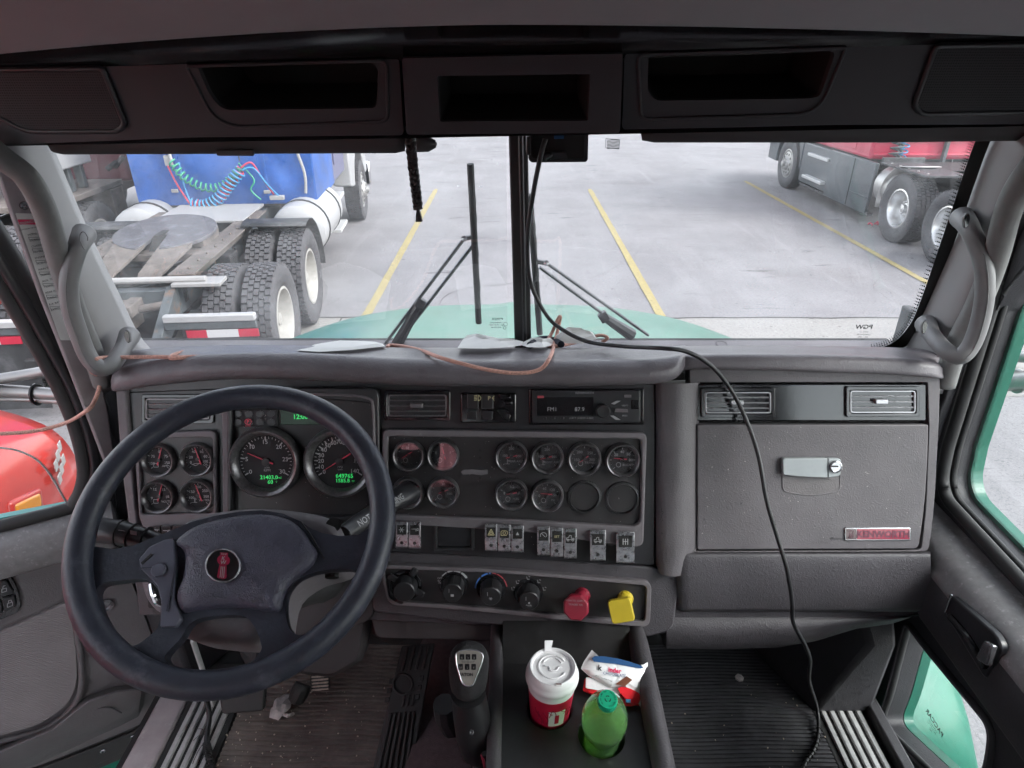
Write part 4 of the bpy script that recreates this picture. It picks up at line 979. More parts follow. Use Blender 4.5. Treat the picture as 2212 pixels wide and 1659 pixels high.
# ------------------------------------------------------------------ grab handles
def handle(label, pts, r, holes, flip):
    h = thing('grab_handle', label, 'grab handle', ony(*pts[-1][:2], pts[-1][2]), 0, 'pillar grab handles')
    P = cr([ony(x, y, Y) for x, y, Y in pts], 8); n = len(P)
    rad = [r * (1 + .32 * max(0, 1 - i / 9) + .32 * max(0, 1 - (n - 1 - i) / 9)) for i in range(n)]
    MB().tube(P, rad, 14).build('grip', M['handle'], h, smooth=180)
    MB().tube([p + Vector((flip * .004, -r * .985, 0)) for p in P[14:-16]], .0009, 5).build('mould_line', M['rollrim'], h, smooth=180)
    for (x, y, Y, dx, dy, open_) in holes:
        c = ony(x, y, Y); f = Fr(c, (1, 0, 0), (0, .25, 1), (0, -1, .25))
        q = [(.0045 * math.cos(a) * (1 if math.sin(a) > 0 else .8), .0105 * math.sin(a) + .001) for a in [2 * math.pi * k / 18 for k in range(18)]]
        if open_:
            MB().pan(f, [(u * 1.25, v * 1.2) for u, v in q], -.004, .0015, plain=True).build('cap_rim', M['handle'], h, bevel=.001)
            MB().pan(f, q, -.004, .0022, plain=True).build('screw_recess', M['gloss'], h)
        else:
            MB().tube([f.p(u * 1.6, v * 1.4, .001) for u, v in q[:14]], .0008, 5).build('cap_line', M['rollrim'], h)
    return h
handle('grey grab handle on the driver side windscreen pillar', [(182, 505, 1.14), (168, 535, 1.09), (150, 600, 1.065), (152, 660, 1.055), (170, 720, 1.05), (192, 772, 1.045), (218, 795, 1.045), (246, 782, 1.07), (268, 748, 1.13), (280, 725, 1.18)], .0148, [(183, 522, 1.075, 0, 0, False), (276, 728, 1.095, 0, 0, True)], 1)
handle('grey grab handle on the passenger side windscreen pillar', [(2078, 470, 1.16), (2096, 497, 1.10), (2122, 560, 1.07), (2128, 625, 1.055), (2118, 690, 1.05), (2098, 745, 1.045), (2072, 770, 1.045), (2040, 755, 1.07), (2012, 722, 1.13), (2000, 700, 1.18)], .0148, [(2087, 478, 1.075, 0, 0, True), (1996, 708, 1.095, 0, 0, True)], -1)

# ------------------------------------------------------------------ passenger door (shut)
DX = .90
class SideFr(Fr): pass
RD = Fr((DX, 0, 0), (0, 1, 0), (0, 0, 1), (-1, 0, 0))          # u = y, v = z
PD = thing('cab_door', 'closed passenger door with low corner window', 'door', (DX, .55, 1.36))
def pxr(pts, w=0): return [RD.uv(x, y, w) for x, y in pts]
front = pxr([(2195, 500), (2105, 790), (2050, 965), (2036, 1035), (2046, 1078)])
win = front[:1] + front[1:4] + [front[4], (.62, front[4][1] - .015), (.06, 1.945), (.06, 2.66), (front[0][0] - .06, 2.66)]
win = rpoly(win, [.02, .01, .01, .03, .05, .02, .05, .08, .05], 4)
peep_px = [(1962, 1345), (2003, 1400), (2146, 1570), (2140, 1640), (2105, 1760), (1900, 1560), (1922, 1500)]
peep = rpoly(pxr(peep_px), [.02, .02, .03, .03, .03, .04, .02], 5)
zs = 1.72
# upper half with the window, lower half with the corner light
up_out = [(1.17, zs), (-.02, zs), (-.02, 2.74), (.85, 2.80), (1.0, 2.74), (1.17, 2.3)]
dn_out = [(1.17, zs), (1.17, 1.34), (-.02, 1.34), (-.02, zs)]
mb = MB(); mb.ring(RD, up_out, win, -.05, .0, plain=True, win=-.05); mb.build('door_frame', M['door_dark'], PD, bevel=.004)
mb = MB(); mb.ring(RD, dn_out, peep, -.05, .0, plain=True, win=-.05); mb.build('door_lower_panel', M['door_dark'], PD, bevel=.004)
P = [RD.p(u, v, .002) for u, v in win]; MB().tube(P, .012, 8, closed=True, flat=1).build('window_seal', M['rubber'], PD, smooth=180)
P = [RD.p(u, v, -.008) for u, v in win]; MB().tube([p + Vector((.012, 0, .0)) for p in P], .007, 8, closed=True).build('window_seal', M['rubber'], PD, smooth=180)
P = [RD.p(u, v, .0) for u, v in peep]; MB().tube(P, .009, 8, closed=True).build('light_seal', M['rubber'], PD, smooth=180)
P = [RD.p(u, v, .007) for u, v in peep]; MB().tube(P, .003, 8, closed=True).build('light_trim', M['trim'], PD, smooth=180)
MB().add([RD.p(u, v, -.03) for u, v in win], [list(range(len(win)))]).build('window_pane', M['glass_s'], PD, smooth=0)
MB().add([RD.p(u, v, -.045) for u, v in peep], [list(range(len(peep)))]).build('window_pane', M['glass_s'], PD, smooth=0, label='small low corner window pane')
# green outer skin showing beyond the glass
c = (sum(u for u, v in win) / len(win), sum(v for u, v in win) / len(win))
wout = [(c[0] + (u - c[0]) * .975, c[1] + (v - c[1]) * .965) for u, v in win]
mb = MB(); mb.ring(RD, win, wout, -.055, -.05, plain=True); mb.build('outer_skin', M['green'], PD)
mb = MB(); a, b = by_angle(win, wout); mb.loft([[RD.p(u, v, -.05) for u, v in b], [RD.p(u, v, -.075) for u, v in b]], False, False); mb.build('outer_return', M['green'], PD)
mb = MB(); mb.ring(RD, [(1.15, 1.90), (1.15, 1.34), (-.02, 1.34), (-.02, 1.90)], peep, -.075, -.052, plain=True); mb.build('outer_skin', M['green'], PD, bevel=.004)
# dusty ledge under the glass
led = [RD.P(x, y, 0) for x, y in ((2042, 1088), (2120, 1168), (2230, 1272))]
mb = MB(); rings = []
for k, y in enumerate([1.13, 1.0, .85, .7, .4, 0.0]):
    wv = .085 if k else .03
    zt = front[4][1] - .028
    rings.append([Vector((DX - .001, y, zt)), Vector((DX - wv * .45, y, zt - .004)), Vector((DX - wv * .8, y, zt - .016)), Vector((DX - wv, y, zt - .045)), Vector((DX - wv, y, zt - .06)), Vector((DX - wv * .8, y, zt - .075)), Vector((DX - .001, y, zt - .08))])
mb.loft(rings); mb.build('door_ledge', M['ledge'], PD, smooth=50)
mb = MB(); zt = front[4][1] - .075
rings = []
for y in (1.12, 1.0, .8, .5, 0): rings.append([Vector((DX - .001, y, zt)), Vector((DX - .082, y, zt)), Vector((DX - .09, y, zt - .03)), Vector((DX - .088, y, 1.80)), Vector((DX - .07, y, 1.775)), Vector((DX - .001, y, 1.77))])
mb.loft(rings); mb.build('door_trim', M['door_dark'], PD, smooth=50)
# latch pocket on the trim
f2 = Fr((DX - .088, 0, 0), (0, 1, 0), (0, 0, 1), (-1, 0, 0))
pk = rpoly([f2.uv(x, y, .004) for x, y in ((2050, 1283), (2040, 1325), (2128, 1470), (2165, 1400), (2150, 1370))], .012, 4)
MB().pan(f2, pk, -.01, .004, plain=True).build('latch_pocket', M['satin'], PD, bevel=.003)
q = [f2.P(x, y, .008) for x, y in ((2052, 1332), (2085, 1370), (2108, 1405), (2130, 1442))]
MB().tube(cr(q, 5), .006, 8).build('pull_edge', M['gloss'], PD)
q = [f2.P(x, y, .009) for x, y in ((2120, 1425), (2138, 1385), (2158, 1396), (2145, 1440))]
MB().loft([[p for p in q], [p + Vector((-.012, 0, .002)) for p in q]]).build('latch_lever', M['darkchrome'], PD, bevel=.003)
MB().tube([f2.P(2056, 1285, .006), f2.P(2042, 1322, .006)], .002, 6).build('pocket_edge', M['darkchrome'], PD)
f3 = Fr((DX - .05, 0, 0), (0, 1, 0), (0, 0, 1), (-1, 0, 0))
f_ = Fr(RD.P(2018, 1560, -.043), (0, -1, 0), (0, 0, 1), (-1, 0, 0)); mb = MB()
mb.text('PACCAR', f_, 0, .0, .012, 0, rot=0, mirror=True, bold=.02, plain=True)
for k in range(3): mb.text(('LAMINATED', 'M2 DOT 22', 'AS2')[k], f_, 0, -.012 - k * .007, .0045, 0, mirror=True, plain=True)
mb.build('glass_mark', M['print_black'], PD, smooth=0)

# ------------------------------------------------------------------ driver's door, swung wide open
HX, HYY, ANG = -.862, 1.115, 62
e_ = Vector((-math.sin(R(ANG)), -math.cos(R(ANG)), 0)); n_ = Vector((math.cos(R(ANG)), -math.sin(R(ANG)), 0))
LD = Fr((HX, HYY, 0), e_, (0, 0, 1), n_)
DD = thing('cab_door', 'driver door swung wide open with its window half down', 'door', (HX, HYY, 1.34))
def lp(pts, w=0): return [LD.uv(x, y, w) for x, y in pts]
sill_y = lambda px: 1090 - (px - 178) * .255
# window surround: raked front bar of three ribs, sill
bar = [(-160, 300), (-60, 470), (20, 600), (95, 728), (150, 830), (186, 920), (203, 1000), (196, 1050), (178, 1084)]
for name, off, wid, w, mt in (('window_frame', 16, .026, .004, 'rubber'), ('window_frame', -14, .022, .010, 'rubber'), ('window_frame', 3, .013, .022, 'satin')):
    P = [LD.P(x + off, y - off * .35, w) for x, y in bar]
    MB().tube(cr(P, 5), wid, 8, flat=.8).build(name, M[mt], DD, smooth=60)
P = [LD.P(x, y, .006) for x, y in ((205, 1010), (196, 1052), (170, 1088), (120, 1106), (40, 1126), (-120, 1168), (-300, 1214))]
MB().tube(cr(P, 5), .013, 8).build('window_seal', M['rubber'], DD, smooth=180)
# outer front edge of the door going down to the hinge
MB().pan(LD, [(150, 820), (196, 900), (240, 1010), (252, 1100), (180, 1100), (205, 1010), (186, 915)], -.04, -.004).build('frame_corner', M['satin'], DD, bevel=.004)
# half-lowered pane with its curved front edge
gl = [(-300, 940), (-80, 955), (0, 967), (37, 973), (75, 990), (100, 1014), (120, 1044), (147, 1092), (60, 1116), (-300, 1206)]
MB().add([LD.P(x, y, -.012) for x, y in gl], [list(range(len(gl)))]).build('window_pane', M['glass_s'], DD, smooth=0)
MB().tube([LD.P(x, y, -.012) for x, y in cr([(x, y, 0) for x, y in gl[1:8]], 5) for x, y in [(x, y)]] if False else [LD.P(q.x, q.y, -.012) for q in cr([(x, y, 0) for x, y in gl[:8]], 5)], .0022, 6).build('pane_edge', M['alu'], DD, smooth=180)
M['teal'] = mat('teal_sill', (.03, .28, .27), .35, coat=.3, noise=(8, .1))
MB().pan(LD, [(150, 1090), (150, 1097), (0, 1136), (-300, 1212), (-300, 1196), (0, 1119)], -.02, -.004).build('outer_sill', M['teal'], DD)
# ledge and inner panel
lay = [(176, 1094), (120, 1108), (0, 1140), (-300, 1216)]
mb = MB(); rings = []
for x, y in ((240, 1082), (176, 1096), (120, 1110), (0, 1142), (-300, 1220)):
    p = LD.P(x, y, 0); rings.append([p + n_ * a + Vector((0, 0, b)) for a, b in ((0, 0), (.03, -.004), (.048, -.018), (.052, -.05), (.048, -.085), (.03, -.10), (0, -.11))])
mb.loft(rings); mb.build('door_ledge', M['ledge'], DD, smooth=50)
pts = [(246, 1100), (262, 1160), (320, 1330), (372, 1470), (388, 1530), (372, 1580), (320, 1615), (215, 1660), (60, 1720), (-300, 1860), (-300, 1240), (0, 1160), (170, 1112)]
MB().pan(LD, rpoly(pts, [4, 4, 4, 20, 40, 40, 20, 20, 20, 4, 4, 4, 4], 4), -.045, .004).build('door_shell', M['rubber'], DD, bevel=.006)
pts = [(238, 1112), (262, 1195), (318, 1345), (352, 1440), (362, 1500), (345, 1545), (270, 1580), (120, 1640), (-300, 1800), (-300, 1250), (0, 1165), (150, 1124)]
MB().pan(LD, rpoly(pts, [4, 4, 4, 20, 40, 40, 30, 20, 4, 4, 4, 4], 4), .004, .016).build('door_inner_panel', M['door'], DD, bevel=.006)
MB().pan(LD, [(256, 1185), (282, 1258), (150, 1293), (0, 1358), (-300, 1480), (-300, 1300), (0, 1216), (150, 1172)], .016, .022).build('switch_panel', M['door'], DD, bevel=.004)
fab = rpoly([(148, 1300), (165, 1400), (168, 1475), (150, 1520), (90, 1565), (0, 1590), (-300, 1650), (-300, 1500), (0, 1368)], [12, 20, 20, 30, 30, 10, 4, 4, 10], 4)
MB().pan(LD, fab, .014, .024).build('fabric_insert', M['fabric'], DD, bevel=.006)
MB().tube([LD.P(q.x, q.y, .022) for q in cr([(x, y, 0) for x, y in ((155, 1310), (172, 1400), (176, 1478), (155, 1530), (95, 1575), (0, 1602), (-200, 1650))], 5)], .007, 8).build('insert_rim', M['door'], DD, smooth=180)
# armrest / pocket bulge
mb = MB(); rows = []
for px, yt, yb, dp in ((314, 1478, 1540, .004), (306, 1476, 1548, .022), (250, 1482, 1575, .034), (190, 1503, 1602, .040), (110, 1566, 1640, .044), (0, 1612, 1690, .046), (-250, 1690, 1790, .046)):
    rows.append([LD.P(px, yt, .014), LD.P(px, yt + 10, .014 + dp), LD.P(px, yt + 14, .018 + dp), LD.P(px - 4, (yt + yb) / 2 + 8, .014 + dp * .9), LD.P(px - 8, yb, .012 + dp * .25), LD.P(px - 8, yb + 2, .010)])
mb.loft(rows, closed=False); mb.build('door_pocket', M['door'], DD, smooth=25)
MB().tube([LD.P(q.x, q.y, .05) for q in cr([(x, y, 0) for x, y in ((262, 1540), (235, 1528), (200, 1535), (120, 1580), (0, 1625), (-150, 1668))], 5)], .002, 6).build('pocket_crease', M['door_dark'], DD)
# lower kick strip with screws
MB().pan(LD, rpoly([(360, 1505), (385, 1540), (340, 1590), (215, 1650), (60, 1712), (-300, 1850), (-300, 1800), (120, 1648), (280, 1585), (345, 1545)], 10, 3), .004, .012).build('kick_strip', M['rubber'], DD, bevel=.003)
for x, y in ((348, 1553), (288, 1590), (222, 1621)):
    MB().lathe([(.006, -.002), (.006, .003), (.0035, .004), (.0035, .0015), (.001, .0015)], LD.P(x, y, .012), n_, 12).build('screw', M['darkchrome'], DD)
MB().lathe([(.016, 0), (.016, .004), (.010, .006), (.009, .003), (.001, .003)], LD.P(228, 1306, .018), n_, 18).build('panel_clip', M['darkchrome'], DD)
sp = rpoly([(-60, 1270), (0, 1240), (25, 1245), (42, 1280), (46, 1310), (35, 1325), (0, 1340), (-60, 1360)], [5, 10, 18, 18, 14, 18, 8, 5], 4)
MB().pan(LD, sp, .02, .027).build('switch_bezel', M['gloss'], DD, bevel=.003)
for pts in ([(0, 1254), (16, 1256), (30, 1282), (2, 1290)], [(4, 1295), (32, 1287), (36, 1308), (10, 1322)], [(-22, 1298), (0, 1296), (8, 1324), (-22, 1334)]):
    b_ = MB().pan(LD, rpoly(pts, 3, 2), .026, .032).build('lock_button', M['satin'], DD, bevel=.002)
mb = MB(); mb.strip(LD, [(4, 1280), (14, 1277), (14, 1270), (4, 1273), (4, 1280)], .0012, .0325); mb.strip(LD, [(6, 1272), (7, 1266), (12, 1265)], .0012, .0325); mb.strip(LD, [(16, 1312), (27, 1308), (27, 1300), (16, 1304), (16, 1312)], .0012, .0325); mb.strip(LD, [(18, 1303), (19, 1297), (24, 1296), (25, 1301)], .0012, .0325); mb.build('lock_icons', M['grey'], DD, smooth=0)
# check strap and hinge edge
MB().tube([LD.P(305, 1597, -.01), onz(372, 1658, 1.28), onz(400, 1690, 1.28)], .009, 6, flat=.4).build('check_strap', M['rust'], DD)
# door jamb with the maker's plate, and the chrome edge
JF = Fr((-.895, 1.06, 0), (.25, .97, 0), (0, 0, 1), (.97, -.25, 0))
JB = MB(); j = [(-40, 250), (30, 330), (112, 470), (150, 660), (205, 800), (232, 960), (262, 1130), (232, 1130), (190, 905), (150, 800), (95, 650), (30, 470), (0, 370), (-40, 300)]
f4 = Fr(ony(120, 640, 1.10), (.55, .83, 0), (.0, .0, 1), (.83, -.55, 0))
jm = mat('jamb_paint', (.30, .27, .28), .45, noise=(20, .1), wear=((.55, .28, .3), 9, .6, .1, .5))
JB.pan(f4, [(-60, 240), (20, 320), (120, 470), (160, 660), (212, 790), (236, 900), (250, 1010), (232, 1010), (190, 900), (152, 800), (92, 650), (28, 470), (0, 385), (-60, 300)], -.012, .0); JB.build('door_jamb', jm, CAB, bevel=.003)
lab = [(32, 462), (70, 458), (108, 560), (150, 715), (124, 715), (80, 600)]
MB().pan(f4, rpoly([(33, 460), (80, 462), (160, 735), (131, 735)], 3, 2), .0, .0006).build('maker_plate', M['paper'], CAB)
MB().pan(f4, [(38, 474), (84, 474), (87, 485), (42, 485)], .0006, .001).build('maker_band', M['print_red'], CAB)
mb = MB(); mb.text('KENWORTH', f4, 64, 479.5, 6, .0014, bold=.02); mb.build('maker_lettering', M['white'], CAB, smooth=0)
mb = MB(); mb.text('A DIVISION OF PACCAR', f4, 66, 493, 3, .0012)
for k, st in enumerate(('MODEL', 'MODELE', 'CHASSIS NO.', 'NO DU CAMION', 'ENGINE MODEL', 'MOD DU MOTEUR', 'MAIN TRANS.', 'TRANS PRINCIPALE', 'AUX. TRANS.', 'TRANS AUX.', 'REAR AXLE', 'ESSIEU ARRIERE', 'R.A. RATIO', 'RATIO E.A.')):
    y = 508 + k * 12.5; x = 52 + (y - 480) * .305
    mb.text(st, f4, x, y, 4.2, .0012, align='LEFT')
    if k % 2 == 0: mb.strip(f4, [(x + 1, y + 4.5), (x + 30, y + 4.5), (x + 31, y + 9.5), (x + 3, y + 9.5), (x + 1, y + 4.5)], .0005, .0012, .0002)
mb.build('maker_text', M['print_black'], CAB, smooth=0)
MB().lathe([(.007, 0), (.006, .004), (.002, .0055), (.001, .005)], f4.P(52, 444, .001), f4.W, 12).build('jamb_screw', M['darkchrome'], CAB)

# ------------------------------------------------------------------ mirror arms outside the doors
def arm(label, rods, mt='alu'):
    t = thing('mirror_arm', label, 'mirror arm', rods[0][0][0], 0, 'mirror arms')
    for P, r in rods: MB().tube(cr(P, 5), r, 10).build('arm_tube', M['rimal'], t, smooth=180)
    return t
A = arm('bright mirror arm tubes with a cable tie outside the driver door', [([LD.P(-60, 828, -.10), LD.P(40, 812, -.09), LD.P(130, 796, -.06), LD.P(168, 790, -.03)], .011), ([LD.P(-60, 842, -.10), LD.P(40, 846, -.09), LD.P(120, 852, -.06), LD.P(172, 856, -.03)], .013), ([LD.P(-60, 862, -.10), LD.P(40, 862, -.09), LD.P(110, 866, -.06), LD.P(165, 870, -.03)], .006)])
MB().tube([LD.P(78, 846, -.08) + Vector((0, .019 * math.cos(a), .020 * math.sin(a) - .006)) for a in [2 * math.pi * k / 14 for k in range(14)]], .0035, 6, closed=True).build('cable_tie', M['cable'], A)
P0 = lambda x, y: onx(x, y, 1.25)
A = arm('pale mirror arm tubes outside the passenger window', [([P0(2125, 770), P0(2170, 768), P0(2260, 772)], .016), ([P0(2085, 848), P0(2140, 832), P0(2200, 822), P0(2300, 815)], .024)])
MB().tube([P0(2198, 823) + Vector((.0, .027 * math.cos(a), .027 * math.sin(a))) for a in [2 * math.pi * k / 16 for k in range(16)]], .005, 6, closed=True).build('clamp_ring', M['rimal'], A)
# ================================================================== dashboard
QD = 21
DF = Fr(at(1106, 1000, 1.25), (1, 0, 0), (0, math.sin(R(QD)), math.cos(R(QD))), (0, -math.cos(R(QD)), math.sin(R(QD))))
DB = thing('dashboard', 'truck dashboard full of round gauges switches and vents', 'dashboard', (0, 1.2, 1.75))
def D(name, m, px, w0, w1, bevel=.003, parent=DB, **k): return MB().pan(DF, px, w0, w1).build(name, M[m], parent, bevel=bevel, **k)
def rr(x0, y0, x1, y1, r=5, n=4): return rpoly(rect(x0, y0, x1, y1), r, n)
# --- top pad: brow over the gauges, lower pad before the passenger
def pad(stations, name, deep):
    mb = MB(); rows = []
    for px, yt, yb, w in stations:
        base = ony(px, 742, 1.30); bu = base
        lipt = DF.P(px, yt, w * .72); mid = DF.P(px, (yt * .45 + yb * .55), w); lob = DF.P(px, yb, w * .72); und = DF.P(px, yb - 6, -.03)
        ctr = lipt.lerp(base, .45) + Vector((0, 0, .008))
        base = Vector((lipt.x + (base.x - lipt.x) * .3, base.y, base.z - .01))
        rows.append(cr([base, ctr, lipt.lerp(base, .14) + Vector((0, 0, .003)), lipt, mid, lob, und], 4))
    cols = list(zip(*rows)); cols = [cr(c, 4) for c in cols]
    mb.loft([[c[i] for c in cols] for i in range(len(cols[0]))], False, False, closed=False)
    return mb.build(name, M['pad'], DB, smooth=80)
pad([(240, 822, 838, .012), (246, 806, 845, .035), (275, 792, 842, .045), (340, 778, 832, .052), (440, 768, 822, .06), (560, 764, 818, .065), (700, 768, 822, .065), (830, 776, 830, .065), (1000, 782, 834, .065), (1200, 782, 834, .065), (1370, 780, 831, .065), (1435, 776, 826, .06), (1466, 770, 812, .05), (1480, 765, 790, .02)], 'dash_pad', 0)
pad([(1476, 770, 800, .015), (1520, 768, 798, .022), (1650, 767, 800, .026), (1800, 769, 805, .026), (1900, 773, 808, .026), (1990, 780, 814, .026), (2030, 787, 818, .02), (2041, 796, 816, .0)], 'dash_pad', 0)
# ledge against the glass with a round cover
mb = MB(); mb.add([ony(200, 752, 1.305) + Vector((0, 0, -.004)), ony(2060, 752, 1.305) + Vector((0, 0, -.004)), ony(2060, 735, 1.36), ony(200, 735, 1.36)], [[0, 1, 2, 3]]); mb.build('defrost_ledge', M['trim'], DB, smooth=0)
MB().lathe([(.011, 0), (.0125, .001), (.011, .0018)], ony(1558, 744, 1.27), (0, -.2, 1), 20).build('ledge_cap', M['skin'], DB)
# --- body behind everything
D('dash_body', 'skin_dark', [(250, 835), (1000, 830), (1420, 832), (2030, 805), (2012, 1190), (1985, 1330), (1420, 1370), (800, 1340), (300, 1330), (262, 1000)], -.10, -.028)
# --- driver's side: end column, dark panel, left gauge pod
MB().pan(DF, rpoly([(249, 842), (272, 842), (284, 1010), (304, 1200), (286, 1200), (262, 1010)], 5, 3), -.03, .010).build('end_column', M['trim'], DB, bevel=.006)
D('left_panel', 'satin', [(272, 846), (492, 838), (492, 1135), (420, 1160), (318, 1200), (300, 1200), (280, 1000)], -.03, .0)
mb = MB(); mb.ring(DF, rpoly([(288, 936), (464, 930), (468, 1140), (420, 1150), (318, 1160), (300, 1120)], [14, 14, 10, 20, 10, 10], 5), rpoly([(300, 946), (459, 945), (460, 1108), (306, 1112)], 8, 4), .0, .012); mb.build('gauge_bezel', M['trim'], DB, bevel=.003)
D('gauge_panel', 'face', rpoly([(296, 942), (463, 940), (464, 1112), (302, 1116)], 6, 3), -.002, .004)
D('panel_divider', 'trim', [(478, 846), (493, 843), (496, 1125), (481, 1125)], -.01, .010)
# --- main binnacle
D('binnacle_face', 'face', rpoly([(497, 862), (810, 862), (812, 1120), (497, 1120)], [4, 20, 6, 4], 4), -.02, .0)
mb = MB(); mb.ring(DF, rpoly([(490, 838), (818, 838), (822, 1128), (490, 1128)], [6, 22, 6, 6], 5), rpoly([(499, 878), (560, 862), (700, 862), (806, 872), (808, 1116), (499, 1116)], [4, 60, 60, 18, 6, 4], 5), -.01, .016); mb.build('binnacle_frame', M['satin'], DB, bevel=.003)
MB().tube([DF.P(q.x, q.y, .016) for q in cr([(x, y, 0) for x, y in ((640, 852), (740, 853), (795, 860), (806, 880), (809, 960), (811, 1100))], 5)], .004, 8, flat=.6).build('binnacle_bead', M['trim'], DB, smooth=180)
D('brow_face', 'satin', [(262, 838), (500, 815), (820, 822), (1416, 830), (1416, 842), (820, 842), (272, 850)], -.03, -.001, bevel=.002)
# strip of warning lamps and clock
D('warning_panel', 'dial', rr(499, 884, 600, 922, 3), .0, .004)
for i in range(4):
    for j in range(2): D('telltale', 'satin', ell(513 + i * 24, 894 + j * 18, 9, 7, 14), .004, .005, bevel=0)
mb = MB(); mb.text('P', DF, 536, 911, 8, .0065, bold=.02); mb.strip(DF, ell(536, 911, 7, 6, 14) + [(543, 911)], .0009, .006); mb.text('PARK', DF, 536, 920, 3.5, .0062); mb.build('park_lamp', M['tell_red'], DB, smooth=0)
D('clock_display', 'lcd_dark', rr(605, 884, 726, 918, 2), .0, .004)
mb = MB(); mb.text('12:00', DF, 650, 900, 10.5, .0052, bold=.025); mb.build('clock_digits', M['lcd_green'], DB, smooth=0)

# --- gauges
def gauge(px, py, r, bez='bezel', a0=225, a1=-45, nt=13, major=3, nums=(), needle=None, title=None, tpos=(10, 14), icon=None, wz=.004, lens=True, nh=None, depth=.014, blank=False, sub=1):
    u, v = DF.uv(px, py, wz); k = (DF.p(*DF.uv(px + 10, py, wz)) - DF.p(*DF.uv(px, py, wz))).length / 10     # metres per picture unit
    c = DF.p(u, v, wz); rm = r * k
    if blank:
        return MB().lathe([(rm * 1.03, 0), (rm, .004), (rm * .88, .005), (rm * .80, -.002), (.0005, -.002)], c, DF.W, 32).build('blank_plug', M['knob'], DB)
    g = MB().lathe([(rm * 1.06, 0), (rm * 1.04, depth * .7), (rm * .97, depth), (rm * .90, depth * .95), (rm * .80, .002)], c, DF.W, 40).build('gauge', M[bez], DB, smooth=60)
    MB().lathe([(rm * .82, .0018), (.0003, .0018)], c, DF.W, 36).build('dial', M['dial'], g, smooth=0)
    fr = Fr(c, DF.U, DF.V, DF.W); mb = MB(); big = r > 50
    for i in range(nt):
        a = R(a0 + (a1 - a0) * i / (nt - 1)); mj = i % major == 0
        r0, r1 = rm * (.64 if mj else .70), rm * .76; wd = rm * (.035 if mj else .018)
        t = Vector((math.cos(a), math.sin(a))); n = Vector((-t.y, t.x)) * wd / 2
        q = [t * r0 + n, t * r0 - n, t * r1 - n, t * r1 + n]; mb.add([fr.p(p.x, p.y, .0024) for p in q], [[0, 1, 2, 3]])
    for st, a, rad in nums:
        mb.text(st, fr, rm * rad * math.cos(R(a)), rm * rad * math.sin(R(a)), nh * k if nh else rm * (.13 if big else .17), .0024, plain=True, bold=.008)
    if title: mb.text(title, fr, tpos[0] * k, -tpos[1] * k, rm * (.09 if big else .14), .0024, plain=True)
    if icon == 'batt': mb.strip(DF, [(px - 14, py + 8), (px - 4, py + 8), (px - 4, py + 16), (px - 14, py + 16), (px - 14, py + 8)], .0008, wz + .0024); 
    if icon == 'temp': mb.strip(DF, [(px - 9, py + 6), (px - 9, py + 16)], .0012, wz + .0024); mb.strip(DF, [(px - 14, py + 16), (px - 4, py + 16)], .0008, wz + .0024); mb.strip(DF, [(px - 9, py + 9), (px - 5, py + 9)], .0007, wz + .0024)
    if icon == 'oil': mb.strip(DF, [(px - 14, py + 12), (px - 6, py + 15), (px + 2, py + 10), (px - 5, py + 10), (px - 14, py + 12)], .0009, wz + .0024)
    if icon == 'circ': mb.strip(DF, ell(px - 8, py + 11, 5, 5, 12) + [(px - 3, py + 11)], .0009, wz + .0024)
    mb.build('dial_markings', M['white' if big else 'grey'], g, smooth=0)
    if needle is not None:
        (x0, y0), (x1, y1) = needle
        p0, p1 = Vector(DF.uv(x0, y0, wz + .005)), Vector(DF.uv(x1, y1, wz + .005)); d = (p1 - p0).normalized(); n = Vector((-d.y, d.x))
        wd = rm * (.020 if big else .034)
        mb = MB(); mb.loft([[DF.p(*(p0 + n * wd), wz + h), DF.p(*(p0 - n * wd), wz + h), DF.p(*(p1 - n * wd * .35), wz + h), DF.p(*(p1 + n * wd * .35), wz + h)] for h in (.0045, .006)]); mb.build('needle', M['red_needle'], g, smooth=0)
        MB().lathe([(rm * .13, .002), (rm * .12, .006), (.0003, .0065)], c, DF.W, 16).build('needle_hub', M['knob'], g)
    if lens: MB().lathe([(rm * .93, depth * .93), (.0003, depth * .93)], c, DF.W, 32).build('lens', M['lens'], g, smooth=0)
    return g
gauge(346, 993, 35, needle=((340, 1005), (349, 967)), nums=(('150', 205, .50), ('75', 150, .45), ('0', 90, .52), ('75', 30, .47), ('150', -20, .5)), title='AMPS', tpos=(13, 13), icon='batt', nt=9, major=2, lens=False)
gauge(429, 991, 35, needle=((434, 1003), (421, 968)), nums=(('0', 205, .5), ('20', 165, .45), ('40', 118, .52), ('60', 62, .52), ('80', 20, .5), ('100', -18, .48)), title='OIL', tpos=(16, 12), icon='oil', nt=21, major=4, lens=False)
gauge(346, 1071, 35, needle=((341, 1083), (350, 1046)), nums=(('9', 195, .5), ('12', 120, .5), ('15', 55, .5), ('18', -5, .5)), title='VOLTS', tpos=(13, 12), icon='batt', nt=10, major=3, lens=False)
gauge(430, 1069, 35, needle=((436, 1082), (422, 1047)), nums=(('100', 200, .46), ('150', 150, .44), ('200', 88, .52), ('250', 35, .5), ('300', -10, .48)), title='WATER', tpos=(12, 11), icon='temp', nt=17, major=4, lens=False)
T_ = gauge(576, 997, 73, a0=212, a1=-32, nt=31, major=5, needle=((590, 1002), (535, 979)), nums=(('0', 212, .56), ('5', 172, .58), ('10', 131, .60), ('15', 90, .60), ('20', 49, .60), ('25', 8, .57), ('30', -32, .55)), depth=.02, lens=False)
mb = MB(); mb.text('x100', DF, 577, 1010, 4, .0066); mb.text('RPM', DF, 577, 1016, 5.5, .0066); mb.build('dial_caption', M['grey'], T_, smooth=0)
